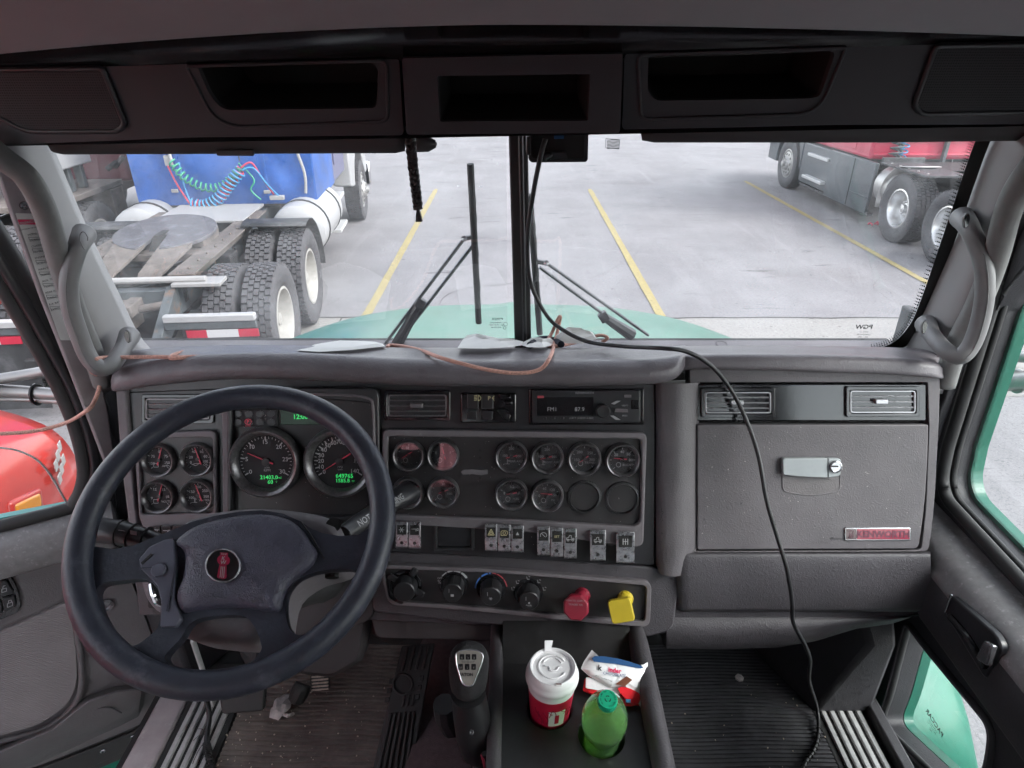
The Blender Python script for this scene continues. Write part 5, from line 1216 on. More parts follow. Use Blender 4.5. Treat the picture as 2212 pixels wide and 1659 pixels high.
mb = MB(); mb.text('21403.0', DF, 581, 1031, 8.5, .0066, bold=.015); mb.text('HRS', DF, 604, 1032, 3.6, .0066); mb.text('60', DF, 584, 1041, 8.5, .0066, bold=.015); mb.text('°F', DF, 597, 1041, 4, .0066); mb.build('dial_readout', M['lcd_green'], T_, smooth=0)
T_ = gauge(735, 997, 73, a0=212, a1=-32, nt=29, major=2, needle=((757, 980), (700, 1016)), nums=(('0', 212, .56), ('10', 195, .57), ('20', 177, .56), ('30', 160, .58), ('40', 142, .59), ('50', 125, .6), ('60', 107, .6), ('70', 90, .6), ('80', 73, .6), ('90', 55, .6), ('100', 38, .58), ('110', 20, .57), ('120', 3, .55), ('140', -32, .52)), depth=.02, lens=False)
mb = MB(); mb.text('MPH', DF, 735, 1009, 4, .0066); mb.text('km/h', DF, 735, 1014, 3.6, .0066); mb.build('dial_caption', M['grey'], T_, smooth=0)
mb = MB(); mb.text('649765', DF, 744, 1028, 9, .0066, bold=.02); mb.text('1585.8', DF, 741, 1038, 8, .0066, bold=.015); mb.text('mi', DF, 763, 1039, 4, .0066); mb.build('dial_readout', M['lcd_green'], T_, smooth=0)

# --- vents
def vent(x0, y0, x1, y1, w=.0, vanes=5, bars=3, hous=9, tab=True, bright='vdark', nv=None):
    h = MB(); h.ring(DF, rr(x0 - hous, y0 - hous, x1 + hous, y1 + hous, 5), rr(x0 - 1, y0 - 1, x1 + 1, y1 + 1, 4), w - .004, w + .005)
    v = h.build('air_vent', M['gloss'], DB, bevel=.0015)
    D('vent_duct', 'black', rr(x0 - 2, y0 - 2, x1 + 2, y1 + 2, 3), w - .024, w - .020, bevel=0, parent=v)
    mb = MB(); mb.ring(DF, rr(x0, y0, x1, y1, 6), rr(x0 + 2.6, y0 + 2.6, x1 - 2.6, y1 - 2.6, 4), w - .003, w + .004); mb.build('vent_frame', M[bright], v, bevel=.0006)
    for i in range(bars):
        y = y0 + (y1 - y0) * (i + 1) / (bars + 1)
        MB().tube([DF.P(x0 + 2, y, w + .001), DF.P(x1 - 2, y, w + .001)], .0021, 6, flat=.7).build('slat', M[bright], v)
    for i in range(vanes):
        x = x0 + (x1 - x0) * (i + .7) / (vanes + .4)
        q = [(x - .7, y0 + 3), (x + .9, y0 + 3), (x + .9, y1 - 3), (x - .7, y1 - 3)]
        MB().pan(DF, q, w - .019, w - .002).build('vane', M[bright], v)
    if tab:
        xc, yc = (x0 + x1) / 2 - 2, (y0 + y1) / 2
        MB().pan(DF, rr(xc - 13, yc - 5, xc + 14, yc + 5, 2), w - .001, w + .010).build('vent_tab', M[bright], v, bevel=.0015)
    return v
vent(314, 861, 452, 906, tab=True, vanes=5)
vent(838, 853, 964, 900, vanes=5)
# --- centre panel
D('centre_face', 'satin', rpoly([(820, 838), (1416, 838), (1416, 1222), (1240, 1216), (820, 1190)], [4, 4, 8, 8, 4], 3), -.03, -.001)
mb = MB(); mb.ring(DF, rpoly([(826, 928), (1398, 935), (1390, 1183), (1330, 1178), (1140, 1150), (826, 1130)], [14, 16, 18, 30, 30, 10], 6), rpoly([(838, 943), (1386, 948), (1384, 1128), (1368, 1138), (1100, 1122), (838, 1112)], [6, 12, 10, 8, 30, 6], 6), -.002, .014); mb.build('gauge_bezel', M['trim'], DB, bevel=.004)
D('gauge_panel', 'face', rpoly([(832, 938), (1392, 943), (1388, 1136), (1100, 1128), (832, 1118)], 6, 3), -.002, .004)
D('label_residue', 'trim', [(995, 1019 + 0), (1003, 1015), (1020, 1014), (1040, 1016), (1053, 1014), (1054, 1024), (1040, 1027), (1020, 1024), (1000, 1026)], .004, .0044, bevel=0)
for x, y in ((1037, 973), (1037, 988), (1037, 1032)): MB().lathe([(.0025, .0), (.0025, .0006), (.0002, .0006)], DF.P(x, y, .004), DF.W, 10).build('panel_hole', M['black'], DB)
gauge(884, 983, 33, needle=((890, 976), (868, 990)), nums=(('10', 100, .5),), icon='circ', nt=9, major=2)
gauge(958, 983, 33, needle=((962, 992), (955, 966)), nums=(('E', 160, .5), ('F', 20, .5)), icon='circ', nt=9, major=2)
gauge(882, 1063, 33, needle=((884, 1060), (905, 1050)), nums=(('100', -10, .5),), icon='circ', nt=9, major=2)
gauge(958, 1062, 33, needle=((968, 1058), (947, 1066)), nums=(('30', 90, .52), ('60', 30, .5), ('100', -15, .45)), icon='circ', nt=13, major=3)
gauge(1105, 986, 34, needle=((1117, 984), (1092, 990)), nums=(('100', 170, .4), ('200', 90, .52), ('300', 5, .45)), title='REAR AXLE', tpos=(10, 10), icon='temp', nt=11, major=5)
gauge(1182, 988, 34, needle=((1192, 986), (1167, 992)), nums=(('100', 170, .4), ('200', 90, .52), ('300', 8, .45)), title='FRONT AXLE', tpos=(10, 10), icon='temp', nt=11, major=5)
gauge(1262, 990, 35, needle=((1271, 985), (1252, 999)), nums=(('150', 190, .45), ('200', 125, .5), ('250', 45, .5), ('300', -8, .48)), title='TRANS', tpos=(11, 9), icon='circ', nt=13, major=3)
gauge(1344, 993, 36, needle=((1354, 992), (1326, 990)), nums=(('20', 140, .5), ('40', 92, .5), ('50', 45, .5), ('80', 0, .5)), title='BOOST', tpos=(12, 11), icon='circ', nt=13, major=2)
gauge(1105, 1067, 34, needle=((1116, 1064), (1094, 1068)), nums=(('E', 172, .45), ('1/2', 85, .5), ('F', 10, .5)), title='FUEL', tpos=(10, 10), icon='circ', nt=9, major=2)
gauge(1182, 1070, 34, needle=((1193, 1068), (1168, 1066)), nums=(('0', 180, .5), ('60', 110, .5), ('120', 50, .5), ('150', 5, .45)), title='PSI', tpos=(12, 10), icon='circ', nt=13, major=3)
gauge(1262, 1073, 36, blank=True); gauge(1344, 1077, 37, blank=True)
# lamp switch block and its broken knob
D('switch_block', 'gloss', rr(994, 849, 1116, 914, 5), -.001, .005)
for x in (1010, 1042): D('lamp_button', 'knob', rr(x - 2, 851, x + 24, 884, 3), .005, .011, bevel=.002)
mb = MB()
for k in range(4): mb.strip(DF, [(1024, 855 + k * 3.2), (1031, 854 + k * 3.2)], .0011, .0115)
mb.strip(DF, [(1033, 854), (1033, 866), (1037, 864), (1039, 860), (1037, 856), (1033, 854)], .0011, .0115)
mb.text('P', DF, 1057, 860, 8.5, .0115, bold=.02)
for k in range(3): mb.strip(DF, [(1063, 860), (1068, 855 + k * 5)], .0009, .0115)
mb.build('lamp_icons', M['icon_amber'], DB, smooth=0)
D('lamp_button', 'satin', [(1008, 888), (1030, 888), (1030, 908), (1008, 906)], .004, .008); D('lamp_button', 'satin', [(1038, 886), (1066, 888), (1064, 908), (1040, 908)], .004, .009)
for q in ([(1072, 886), (1090, 884), (1104, 898), (1100, 912), (1088, 906)], [(1088, 868), (1106, 866), (1108, 874), (1092, 876)], [(1076, 850), (1100, 852), (1104, 862), (1080, 864)]): D('knob_shard', 'gloss', q, .004, .018, bevel=.002)
# radio
D('radio_surround', 'gloss', rr(1142, 840, 1392, 918, 4), -.001, .004)
RA = D('radio', 'satin', rr(1150, 843, 1384, 914, 4), .003, .010, bevel=.002)
D('radio_screen', 'gloss', rr(1160, 858, 1282, 898, 2), .010, .0108, bevel=0, parent=RA)
mb = MB(); mb.text('KENWORTH', DF, 1263, 848.5, 5, .0112, bold=.01)
for i, st in enumerate(('1', '2', '3', '4 RPT', '5 RDM', '6 ESC')): mb.text(st, DF, 1180 + i * 19, 903, 4.2, .0115)
mb.text('NEXT', DF, 1350, 876, 3.6, .0115); mb.text('PREV', DF, 1350, 898, 3.6, .0115); mb.build('radio_print', M['grey'], RA, smooth=0)
for st, x in (('FM1', 1192), ('87.9', 1252)): MB().text(st, DF, x, 884, 9, .0114).build('radio_readout', M['grey'], RA, smooth=0)
MB().lathe([(.0135, 0), (.0135, .010), (.011, .013), (.004, .0125), (.0003, .012)], DF.P(1302, 887, .010), DF.W, 24).build('volume_knob', M['knob'], RA)
for i in range(6): D('radio_button', 'knob', rr(1173 + i * 19, 899, 1187 + i * 19, 907, 2), .0095, .0112, bevel=.0006, parent=RA)
for q, mm in (([(1320, 872), (1332, 866), (1341, 866), (1327, 874)], 'grey'), ([(1330, 883), (1356, 884), (1357, 891), (1328, 890)], 'trim'), ([(1318, 898), (1326, 898), (1341, 907), (1330, 907)], 'grey'), (rr(1161, 855, 1175, 860, 1), 'red_arc'), (rr(1349, 853, 1364, 859, 1), 'trim')): D('radio_button', mm, q, .0095, .0116, bevel=.0005, parent=RA)
D('radio_slot', 'gloss', rr(1364, 864, 1380, 884, 1), .0095, .012, bevel=.0005, parent=RA)
# rocker switches
def icon(mb, kind, x, y, w):
    s = lambda pts, wd=.0010: mb.strip(DF, pts, wd, w, .0002)
    if kind == 'tri': s([(x - 7, y + 6), (x, y - 7), (x + 7, y + 6), (x - 7, y + 6)]); s([(x - 3.5, y + 4), (x, y - 2), (x + 3.5, y + 4), (x - 3.5, y + 4)])
    elif kind == 'eng': s([(x - 7, y - 3), (x - 7, y + 5), (x + 5, y + 5), (x + 7, y + 1), (x + 7, y - 3), (x + 3, y - 5), (x - 4, y - 5), (x - 7, y - 3)]); s(ell(x, y, 3, 3, 10) + [(x + 3, y)])
    elif kind == 'up': mb.add([DF.p(*DF.uv(a, b, w), w) for a, b in ((x - 3.5, y + 3), (x + 3.5, y + 3), (x, y - 4))], [[0, 1, 2]])
    elif kind == 'cruise': s(ell(x, y, 7, 6, 12, 150, 390)); s([(x + 4, y + 4), (x - 4, y - 4)])
    elif kind == 'set': mb.text('SET', DF, x, y, 5, w, bold=.01)
    elif kind == 'truck': s([(x - 8, y + 4), (x - 8, y), (x - 4, y), (x - 2, y - 5), (x + 2, y - 5), (x + 2, y + 1), (x + 8, y + 1), (x + 8, y + 4), (x - 8, y + 4)]); s(ell(x - 5, y + 5, 2, 2, 8)); s(ell(x + 5, y + 5, 2, 2, 8))
    elif kind == 'axle':
        for a in (-5, 0, 5): s([(x + a, y - 6), (x + a, y + 7)], .0014)
        s([(x - 5, y), (x + 5, y)])
    elif kind == 'flake':
        for a in range(0, 180, 60): s([(x - 6 * math.cos(R(a)), y - 6 * math.sin(R(a))), (x + 6 * math.cos(R(a)), y + 6 * math.sin(R(a)))])
    elif kind == 'mir': s([(x - 7, y - 2), (x + 3, y - 2), (x + 3, y + 3)]); s([(x + 5, y - 3), (x + 8, y - 3), (x + 8, y + 1), (x + 5, y + 1), (x + 5, y - 3)])
    elif kind == 'dome': s([(x - 9, y - 4), (x + 9, y - 4)]); s(ell(x, y - 3, 5, 5, 8, 0, 180)); [s([(x + a * .8, y + 4), (x + a * 1.2, y + 8)]) for a in (-8, -3, 3, 8)]
def rocker(x0, y0, x1, y1, kind, amber=False, frame='swchrome', w=.026):
    sk = (y1 - y0) * .012
    o = MB().loft([[DF.P(x0, y0, 0), DF.P(x1, y0, 0), DF.P(x1, y1, 0), DF.P(x0, y1, 0)], [DF.P(x0 + .6, y0 + 1, w), DF.P(x1 - .6, y0 + 1, w), DF.P(x1 - .6, (y0 + y1) / 2, w - .004), DF.P(x0 + .6, (y0 + y1) / 2, w - .004)][:4]], True, False) if False else None
    mb = MB(); mid = y0 + (y1 - y0) * .56; A = [(y0, .001), (y0 + 1.5, w), (mid, w - .004), (y1 - 1.5, w), (y1, .001)]
    mb.loft([[DF.P(x, y, ww) for y, ww in A] + [DF.P(x, y1, -.004), DF.P(x, y0, -.004)] for x in (x0 + .4, x1 - .4)])
    o = mb.build('rocker_switch', M[frame], DB, bevel=.0008, smooth=20)
    xc = (x0 + x1) / 2; wi = (x1 - x0) * .36; yi0, yi1 = y0 + (y1 - y0) * .14, y0 + (y1 - y0) * .50
    wq = lambda y: w - .004 * (y - y0) / (mid - y0) + .0009
    mb = MB(); q = [(xc - wi, yi0), (xc + wi, yi0), (xc + wi, yi1), (xc - wi, yi1)]; mb.loft([[DF.P(x, y, wq(y) - .001) for x, y in q], [DF.P(x, y, wq(y)) for x, y in q]]); mb.build('icon_window', M['black'], o, smooth=0)
    mb = MB(); icon(mb, kind, xc, (yi0 + yi1) / 2, wq((yi0 + yi1) / 2) + .0014); mb.build('switch_icon', M['icon_amber' if amber else 'white'], o, smooth=0)
    yd = y0 + (y1 - y0) * .80
    MB().lathe([(.0032, 0), (.0032, .0008), (.0002, .0008)], DF.P(xc, yd, w - .0015), DF.W, 12).build('indicator', M['black'], o, smooth=0)
    return o
for i, k in enumerate(('flake', 'mir')): rocker(854 + i * 28, 1126, 881 + i * 28, 1184 + i, k)
for i, (k, am) in enumerate((('tri', 1), ('eng', 1), ('up', 0))): rocker(1047 + i * 28.5, 1131 + i * 1.5, 1074.5 + i * 28.5, 1190 + i * 1.5, k, am)
for i, (k, am) in enumerate((('cruise', 0), ('set', 1), ('truck', 0))): rocker(1160 + i * 29, 1136 + i * 2.5, 1188 + i * 29, 1200 + i * 3, k, am)
rocker(1274, 1144, 1309, 1211, 'truck'); rocker(1331, 1148, 1371, 1216, 'axle')
for i, k in enumerate(('dome', 'mir', 'tri')): rocker(324 + i * 24, 1136 - i * 1, 346 + i * 24, 1176, k, frame='satin', w=.022)
MB().lathe([(.009, 0), (.008, .003), (.0003, .004)], DF.P(1320, 1170, .0), DF.W, 8).build('switch_stub', M['skin'], DB)
mb = MB(); mb.ring(DF, rr(937, 1125, 1024, 1190, 4), rr(944, 1131, 1017, 1184, 3), -.001, .010); mb.build('blank_screen', M['satin'], DB, bevel=.0015)
D('screen_glass', 'gloss', rr(942, 1129, 1019, 1186, 2), -.001, .003, bevel=0)

# --- heater panel
mb = MB(); mb.ring(DF, rpoly([(819, 1220), (1060, 1229), (1408, 1258), (1404, 1355), (1300, 1348), (1000, 1318), (838, 1306)], [14, 60, 18, 18, 60, 60, 20], 6), rpoly([(828, 1228), (1060, 1237), (1397, 1265), (1394, 1344), (1300, 1337), (1000, 1309), (842, 1298)], [10, 60, 12, 12, 60, 60, 14], 6), -.02, .012); mb.build('heater_bezel', M['trim'], DB, bevel=.003)
D('heater_panel', 'face', rpoly([(824, 1224), (1060, 1233), (1402, 1262), (1398, 1348), (1300, 1342), (1000, 1313), (840, 1302)], 8, 3), -.02, .004)
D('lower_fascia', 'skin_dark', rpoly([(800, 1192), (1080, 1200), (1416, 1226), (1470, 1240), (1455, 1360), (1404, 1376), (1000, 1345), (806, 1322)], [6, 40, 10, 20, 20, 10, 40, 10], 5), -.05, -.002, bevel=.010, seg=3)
def knob(x, y, r, h=.030, mt='knob', ridges=10):
    c = DF.P(x, y, .004); k = (DF.P(x + 10, y, .004) - c).length / 10; rm = r * k; ax = (DF.W + Vector((0, 0, -.12))).normalized()
    MB().lathe([(rm * 1.32, 0), (rm * 1.30, .002), (.0003, .002)], c, DF.W, 32).build('knob_plate', M['gloss'], DB)
    mb = MB(); mb.lathe([(rm, .001), (rm * .97, h * .5), (rm * .90, h), (rm * .82, h + .002), (.0003, h + .002)], c, ax, 24)
    for i in range(ridges):
        a = 2 * math.pi * i / ridges; U = ax.orthogonal().normalized(); B = ax.cross(U); d = U * math.cos(a) + B * math.sin(a)
        mb.tube([c + d * rm * .99 + ax * .003, c + d * rm * .90 + ax * h * .95], .0016, 5)
    return mb.build('dial_knob', M[mt], DB), c + ax * (h + .0025), ax
o, tip, ax = knob(877, 1264, 26, .024, ridges=6)
for a in (60, 150, 250, 330):
    c = DF.P(877, 1264, .012); d = DF.U * math.cos(R(a)) + DF.V * math.sin(R(a)); MB().box(c + d * .030, (.020, .013, .006), Matrix((d, DF.W.cross(d), DF.W)).transposed()).build('knob_tab', M['satin'], DB, bevel=.003)
for x, y, ic in ((980, 1263, 'f'), (1061, 1270, 's'), (1142, 1280, 'm')):
    o, tip, ax = knob(x, y, 24, .030)
    f5 = Fr(tip, DF.U, ax.cross(DF.U), ax); mb = MB()
    if ic == 's': [mb.box(f5.p(0, -.004), (.007, .0007, .0004), f5.mat() @ Matrix.Rotation(R(a), 3, 'Z')) for a in (0, 60, 120)]
    elif ic == 'f': mb.box(f5.p(0, -.004), (.006, .005, .0004), f5.mat())
    else: mb.text('MAX', f5, 0, -.008, .0035, .0003, plain=True); mb.box(f5.p(0, -.003), (.003, .003, .0004), f5.mat())
    mb.box(f5.p(-.006, .006), (.0008, .008, .0004), f5.mat()); mb.build('knob_mark', M['white'], o, smooth=0)
def arc(x, y, r, a0, a1, mt, wd=.0030):
    mb = MB(); mb.strip(DF, [(x + r * math.cos(R(a)), y - r * math.sin(R(a))) for a in [a0 + (a1 - a0) * i / 6 for i in range(7)]], wd, .0062, .0003); mb.build('scale_arc', M[mt], DB, smooth=0)
for a0, a1 in ((140, 118), (114, 94), (90, 64), (60, 32)): arc(980, 1266, 33, a0, a1, 'white', .0024 + .0009 * (140 - a0) / 40)
mb = MB(); mb.text('OFF', DF, 950, 1249, 4.5, .0064, bold=.01); mb.text('%', DF, 949, 1257, 8, .0064, bold=.02); mb.build('scale_print', M['white'], DB, smooth=0)
arc(1061, 1272, 34, 178, 135, 'blue_arc'); arc(1061, 1272, 34, 128, 103, 'blue_arc'); arc(1061, 1272, 34, 98, 92, 'blue_arc'); arc(1061, 1272, 34, 86, 72, 'red_arc', .002); arc(1061, 1272, 34, 68, 40, 'red_arc', .002); arc(1061, 1272, 34, 36, 8, 'red_arc', .002)
mb = MB()
for a in (160, 132, 92, 52, 20):
    x, y = 1142 + 36 * math.cos(R(a)), 1284 - 36 * math.sin(R(a)); mb.strip(DF, [(x - 3, y - 3), (x - 2, y + 3), (x + 3, y + 3)], .0011, .0063); mb.strip(DF, [(x + 1, y - 4), (x + 4, y - 2)], .0011, .0063)
mb.build('scale_print', M['white'], DB, smooth=0)
# park brake and trailer knobs
def valve(px, py, sx, sy, poly, mt, name):
    c = DF.P(sx, sy, .004); e = DF.P(px, py, .052); ax = (e - c).normalized(); U = (DF.U - ax * DF.U.dot(ax)).normalized(); B = ax.cross(U)
    mb = MB(); mb.lathe([(.016, 0), (.016, .004), (.0135, .006), (.0125, (e - c).length)], c, ax, 18); o = mb.build(name, M[mt], DB)
    tw = (ax * .8 + DF.W * .2 + Vector((0, -.1, .35))).normalized(); U = (DF.U - tw * DF.U.dot(tw)).normalized(); B = tw.cross(U)
    mb = MB(); mb.loft([[e + U * x * k + B * y * k + tw * h for x, y in poly] for k, h in ((.80, -.006), (1, -.002), (1, .008), (.93, .012))]); mb.build('knob_head', M[mt], o, bevel=.0015, seg=2)
    return o, Fr(e + tw * .0125, U, B, tw)
o, f6 = valve(1245, 1310, 1258, 1285, [(.0255 * math.cos(R(a)), .0255 * math.sin(R(a))) for a in range(22, 382, 45)], 'red_knob', 'trailer_air_knob')
mb = MB(); mb.text('PUSH TO SUPPLY', f6, 0, .013, .0035, 0, plain=True); mb.text('TRAILER AIR', f6, 0, .006, .0035, 0, plain=True); mb.build('knob_text', M['grey'], o, smooth=0)
valve(1342, 1317, 1351, 1292, [(x * .978 - y * .208, x * .208 + y * .978) for x, y in rpoly([(-.022, -.022), (.022, -.022), (.022, .022), (-.022, .022)], .007, 4)], 'yel_knob', 'parking_brake_knob')

# --- passenger side
mb = MB(); rows = []
for py, xl, xr in ((826, 1418, 1512), (900, 1418, 1510), (1050, 1418, 1508), (1180, 1418, 1508), (1215, 1419, 1496), (1236, 1422, 1482)):
    a, b = DF.P(xl, py, .0), DF.P(xr, py, -.004); rows.append([a + DF.W * (-.02), a] + [a.lerp(b, t) + DF.W * (.034 * math.sin(math.pi * min(1, t * .62 + .22)) ** 1.2 - .012) for t in (.08, .2, .35, .5, .65, .8, .92)] + [b, b - DF.W * .02])
rows.append([p - DF.W * .045 + DF.V * -.004 for p in rows[-1]]); mb.loft(rows, closed=False); mb.build('corner_column', M['skin'], DB, smooth=60)
mb = MB(); mb.ring(DF, rpoly([(1490, 795), (1700, 793), (2031, 803), (2029, 900), (2018, 1100), (2006, 1192), (1490, 1194)], [4, 40, 14, 20, 40, 14, 4], 5), rpoly([(1503, 826), (2004, 826), (2007, 920), (2000, 1100), (1990, 1189), (1503, 1191)], [4, 4, 4, 30, 12, 4], 4), -.03, .004); mb.build('passenger_frame', M['skin'], DB, bevel=.006, seg=3)
D('passenger_backing', 'black', [(1500, 822), (2010, 822), (1998, 1194), (1500, 1194)], -.03, -.012, bevel=0)
D('vent_strip', 'gloss', rr(1505, 829, 2002, 910, 4), -.012, .001, bevel=.003)
vent(1524, 847, 1666, 893, w=.002, bright='vchrome', vanes=4); vent(1837, 844, 1978, 892, w=.002, bright='vchrome', vanes=5)
GD = D('glovebox_door', 'skin', rpoly([(1506, 917), (2006, 917), (2004, 1000), (1998, 1090), (1985, 1186), (1506, 1188)], [4, 5, 30, 40, 14, 4], 5), -.012, .007, bevel=.004, seg=3)
# latch
mb = MB(); mb.ring(DF, rpoly([(1688, 988), (1818, 988), (1816, 1062), (1752, 1074), (1690, 1062)], [5, 5, 12, 60, 12], 6), rpoly([(1691, 990), (1815, 990), (1813, 1060), (1752, 1071), (1693, 1060)], [4, 4, 10, 60, 10], 6), .006, .0085); mb.build('latch_rim', M['skin'], GD, bevel=.0008)
# recess under the latch: bowl of darker plastic
mb = MB(); rows = []
for t in range(9):
    x = 1692 + (1814 - 1692) * t / 8; e = math.sin(math.pi * t / 8) ** .5
    rows.append([DF.P(x, 1030, .0075), DF.P(x, 1042, .0078), DF.P(x, 1056, .008), DF.P(x, 1061 + 9 * e - 1, .0082)])
mb.loft(rows, closed=False); mb.build('latch_recess', M['door'], GD, smooth=60)
D('latch_paddle', 'latch', rpoly([(1691, 990), (1788, 990), (1788, 1032), (1740, 1031), (1692, 1026)], [6, 2, 2, 40, 5], 5), .006, .018, bevel=.002, parent=GD)
D('lock_plate', 'latch', rpoly([(1789, 990), (1817, 991), (1816, 1028), (1789, 1032)], [2, 6, 6, 2], 4), .006, .018, bevel=.002, parent=GD)
k_ = MB().lathe([(.0118, 0), (.0118, .004), (.0098, .005), (.009, .0035), (.0003, .0035)], DF.P(1804, 1008, .018), DF.W, 26).build('lock_cylinder', M['darkchrome'], GD)
D('key_slot', 'black', rr(1796, 1006, 1811, 1009, 1), .0215, .0222, bevel=0, parent=GD)
BG = D('maker_badge', 'darkchrome', rr(1825, 1140, 1968, 1168, 3), .006, .010, bevel=.0012, parent=GD)
D('badge_field', 'badge_red', rr(1851, 1143, 1965, 1165, 2), .0095, .0104, bevel=0, parent=GD); D('badge_field', 'badge_dark', rr(1828, 1143, 1850, 1165, 2), .0095, .0104, bevel=0, parent=GD)
mb = MB(); mb.text('KENWORTH', DF, 1908, 1154, 14, .0108, bold=.035); mb.strip(DF, ell(1839, 1150, 4, 4, 10) + [(1843, 1150)], .0010, .0106); [mb.strip(DF, [(1835 + k * 4, 1155), (1835 + k * 4, 1163)], .0012, .0106) for k in range(3)]; mb.build('badge_lettering', mat('badge_letter', (.10, .03, .05), .3, metal=.5), GD, smooth=0)
mb = MB(); mb.strip(DF, [(1824, 1164), (1800, 1164), (1797, 1160), (1795, 1167)], .0008, .0078); mb.build('door_scratch', M['print_black'], GD, smooth=0)
# lower bolster and tray
mb = MB(); rows = []
for px in [1462, 1466, 1474] + list(range(1490, 2011, 52)):
    t = (px - 1430) / 580; xb = px - 40 * max(0, t - .6)
    rows.append(cr([DF.P(px, 1190, -.02), DF.P(px, 1194, .006), DF.P(px, 1204, .016), DF.P(px, 1255, .014), DF.P(xb, 1306, .002), DF.P(xb, 1320, -.010), DF.P(xb, 1322, -.06)], 4))
rows[0] = [p - DF.W * .05 for p in rows[0]]; rows[1] = [p - DF.W * .008 for p in rows[1]]
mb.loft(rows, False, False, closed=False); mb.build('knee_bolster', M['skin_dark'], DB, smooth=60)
mb = MB(); rows = []
for px, yb in ((1440, 1400), (1560, 1402), (1680, 1398), (1760, 1385), (1850, 1358), (1925, 1348), (1965, 1335), (1985, 1320)):
    rows.append(cr([DF.P(px, 1318, -.05), DF.P(px, 1330, -.03), DF.P(px, (1330 + yb) / 2, -.02), DF.P(px, yb - 4, -.04), DF.P(px, yb, -.08), DF.P(px, yb - 10, -.22)], 4))
rows.insert(0, [p - DF.W * .06 for p in rows[0]])
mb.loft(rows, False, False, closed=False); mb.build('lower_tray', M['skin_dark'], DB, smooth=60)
# --- under the driver's side
D('knee_panel', 'knee', rpoly([(300, 1180), (800, 1165), (810, 1335), (700, 1385), (480, 1388), (420, 1340), (330, 1330)], [6, 6, 20, 30, 20, 10, 10], 4), -.06, -.02, bevel=.008)
mb = MB(); mb.ring(DF, rpoly([(300, 1225), (415, 1225), (415, 1330), (345, 1330), (312, 1290)], [6, 6, 10, 24, 24], 4), rpoly([(318, 1236), (404, 1236), (404, 1316), (352, 1318), (328, 1285)], [6, 6, 8, 18, 18], 4), -.03, -.006); mb.build('lever_bezel', M['trim'], DB, bevel=.003)
D('lever_well', 'black', rr(320, 1240, 400, 1314, 6), -.03, -.016, bevel=0)
MB().tube(cr([DF.P(327, 1262, -.002), DF.P(330, 1280, .006), DF.P(338, 1300, .004), DF.P(347, 1305, -.002)], 5), .006, 8).build('vent_lever', M['chrome'], DB)
D('under_tray', 'knee', rpoly([(800, 1330), (1085, 1336), (1085, 1384), (812, 1380)], [6, 6, 10, 14], 4), -.06, -.035, bevel=.006)
D('column_tunnel', 'knee', rpoly([(590, 1230), (810, 1225), (800, 1330), (785, 1430), (720, 1470), (640, 1460), (600, 1400)], 20, 4), -.10, -.05, bevel=.02)

mb = MB()
for x, y, l in ((1428, 1098, 9), (1431, 1104, 7), (1427, 1112, 10), (1430, 1120, 6), (1429, 1150, 4), (1428, 1168, 5), (1520, 1120, 5), (1600, 1085, 4)):
    mb.strip(DF, [(x, y), (x + 2, y + l * .5), (x - 1, y + l)], .0012, .0235 if x < 1500 else .0078, .0003)
mb.build('scuff_marks', M['print_black'], DB, smooth=0, kind='stuff')
mb = MB(); rn = random.Random(11)
for _ in range(260):
    q = rn.random()
    if q < .45: p = DF.P(rn.uniform(830, 1390), rn.uniform(940, 1190), .0046)
    elif q < .7: p = DF.P(rn.uniform(1510, 1990), rn.uniform(920, 1180), .0075)
    else: p = DF.P(rn.uniform(500, 810), rn.uniform(870, 1110), .0045)
    s_ = rn.uniform(.0003, .0008); mb.box(p, (s_ * rn.uniform(1, 2.5), s_, s_), Matrix.Rotation(rn.uniform(0, 3), 3, 'Y'))
mb.build('dust_specks', M['paper_dirty'], DB, smooth=0, kind='stuff')
# ================================================================== steering wheel and column
from mathutils.geometry import tessellate_polygon
al, yw = R(56), R(6)
Wn = Vector((math.sin(yw) * math.cos(al), -math.cos(yw) * math.cos(al), math.sin(al))); Un = Vector((math.cos(yw), math.sin(yw), 0)); Vn = Wn.cross(Un)
WC = at(508, 1134.6, .932)
WF = Fr(WC, Un, Vn, Wn)
z2 = lambda pts: [(115.2 + x * .4305, 817.9 + y * .4305) for x, y in pts]
SW = thing('steering_wheel', 'large worn dark leather steering wheel with four spokes', 'steering wheel', WC - Wn * .08)
RR = .2095; rim = [WF.p(RR * math.cos(2 * math.pi * k / 96), RR * math.sin(2 * math.pi * k / 96)) for k in range(96)]
MB().tube(rim, .0187, 18, closed=True).build('rim', M['wheel'], SW, smooth=180)
def smooth2(pts, n=4): return [(q.x, q.y) for q in cr([(x, y, 0) for x, y in pts], n, True)]
def holed(loops, w0, w1, name, mt, parent, bevel, fr=WF, seg=3, dome=None):
    uv = [[fr.uv(x, y, w1) for x, y in lp_] for lp_ in loops]
    tri = tessellate_polygon([[Vector((u, v, 0)) for u, v in l] for l in uv]); flat = [p for l in uv for p in l]; n = len(flat)
    vs = [fr.p(u, v, w1 + (dome(u, v) if dome else 0)) for u, v in flat] + [fr.p(u, v, w0) for u, v in flat]; fs = []
    for t in tri: fs.append(list(t)); fs.append([i + n for i in t][::-1])
    o = 0
    for l in uv:
        m = len(l)
        for i in range(m): a, b = o + i, o + (i + 1) % m; fs.append([a, b, b + n, a + n])
        o += m
    return MB().add(vs, fs).build(name, M[mt], parent, bevel=bevel, seg=seg, smooth=50)
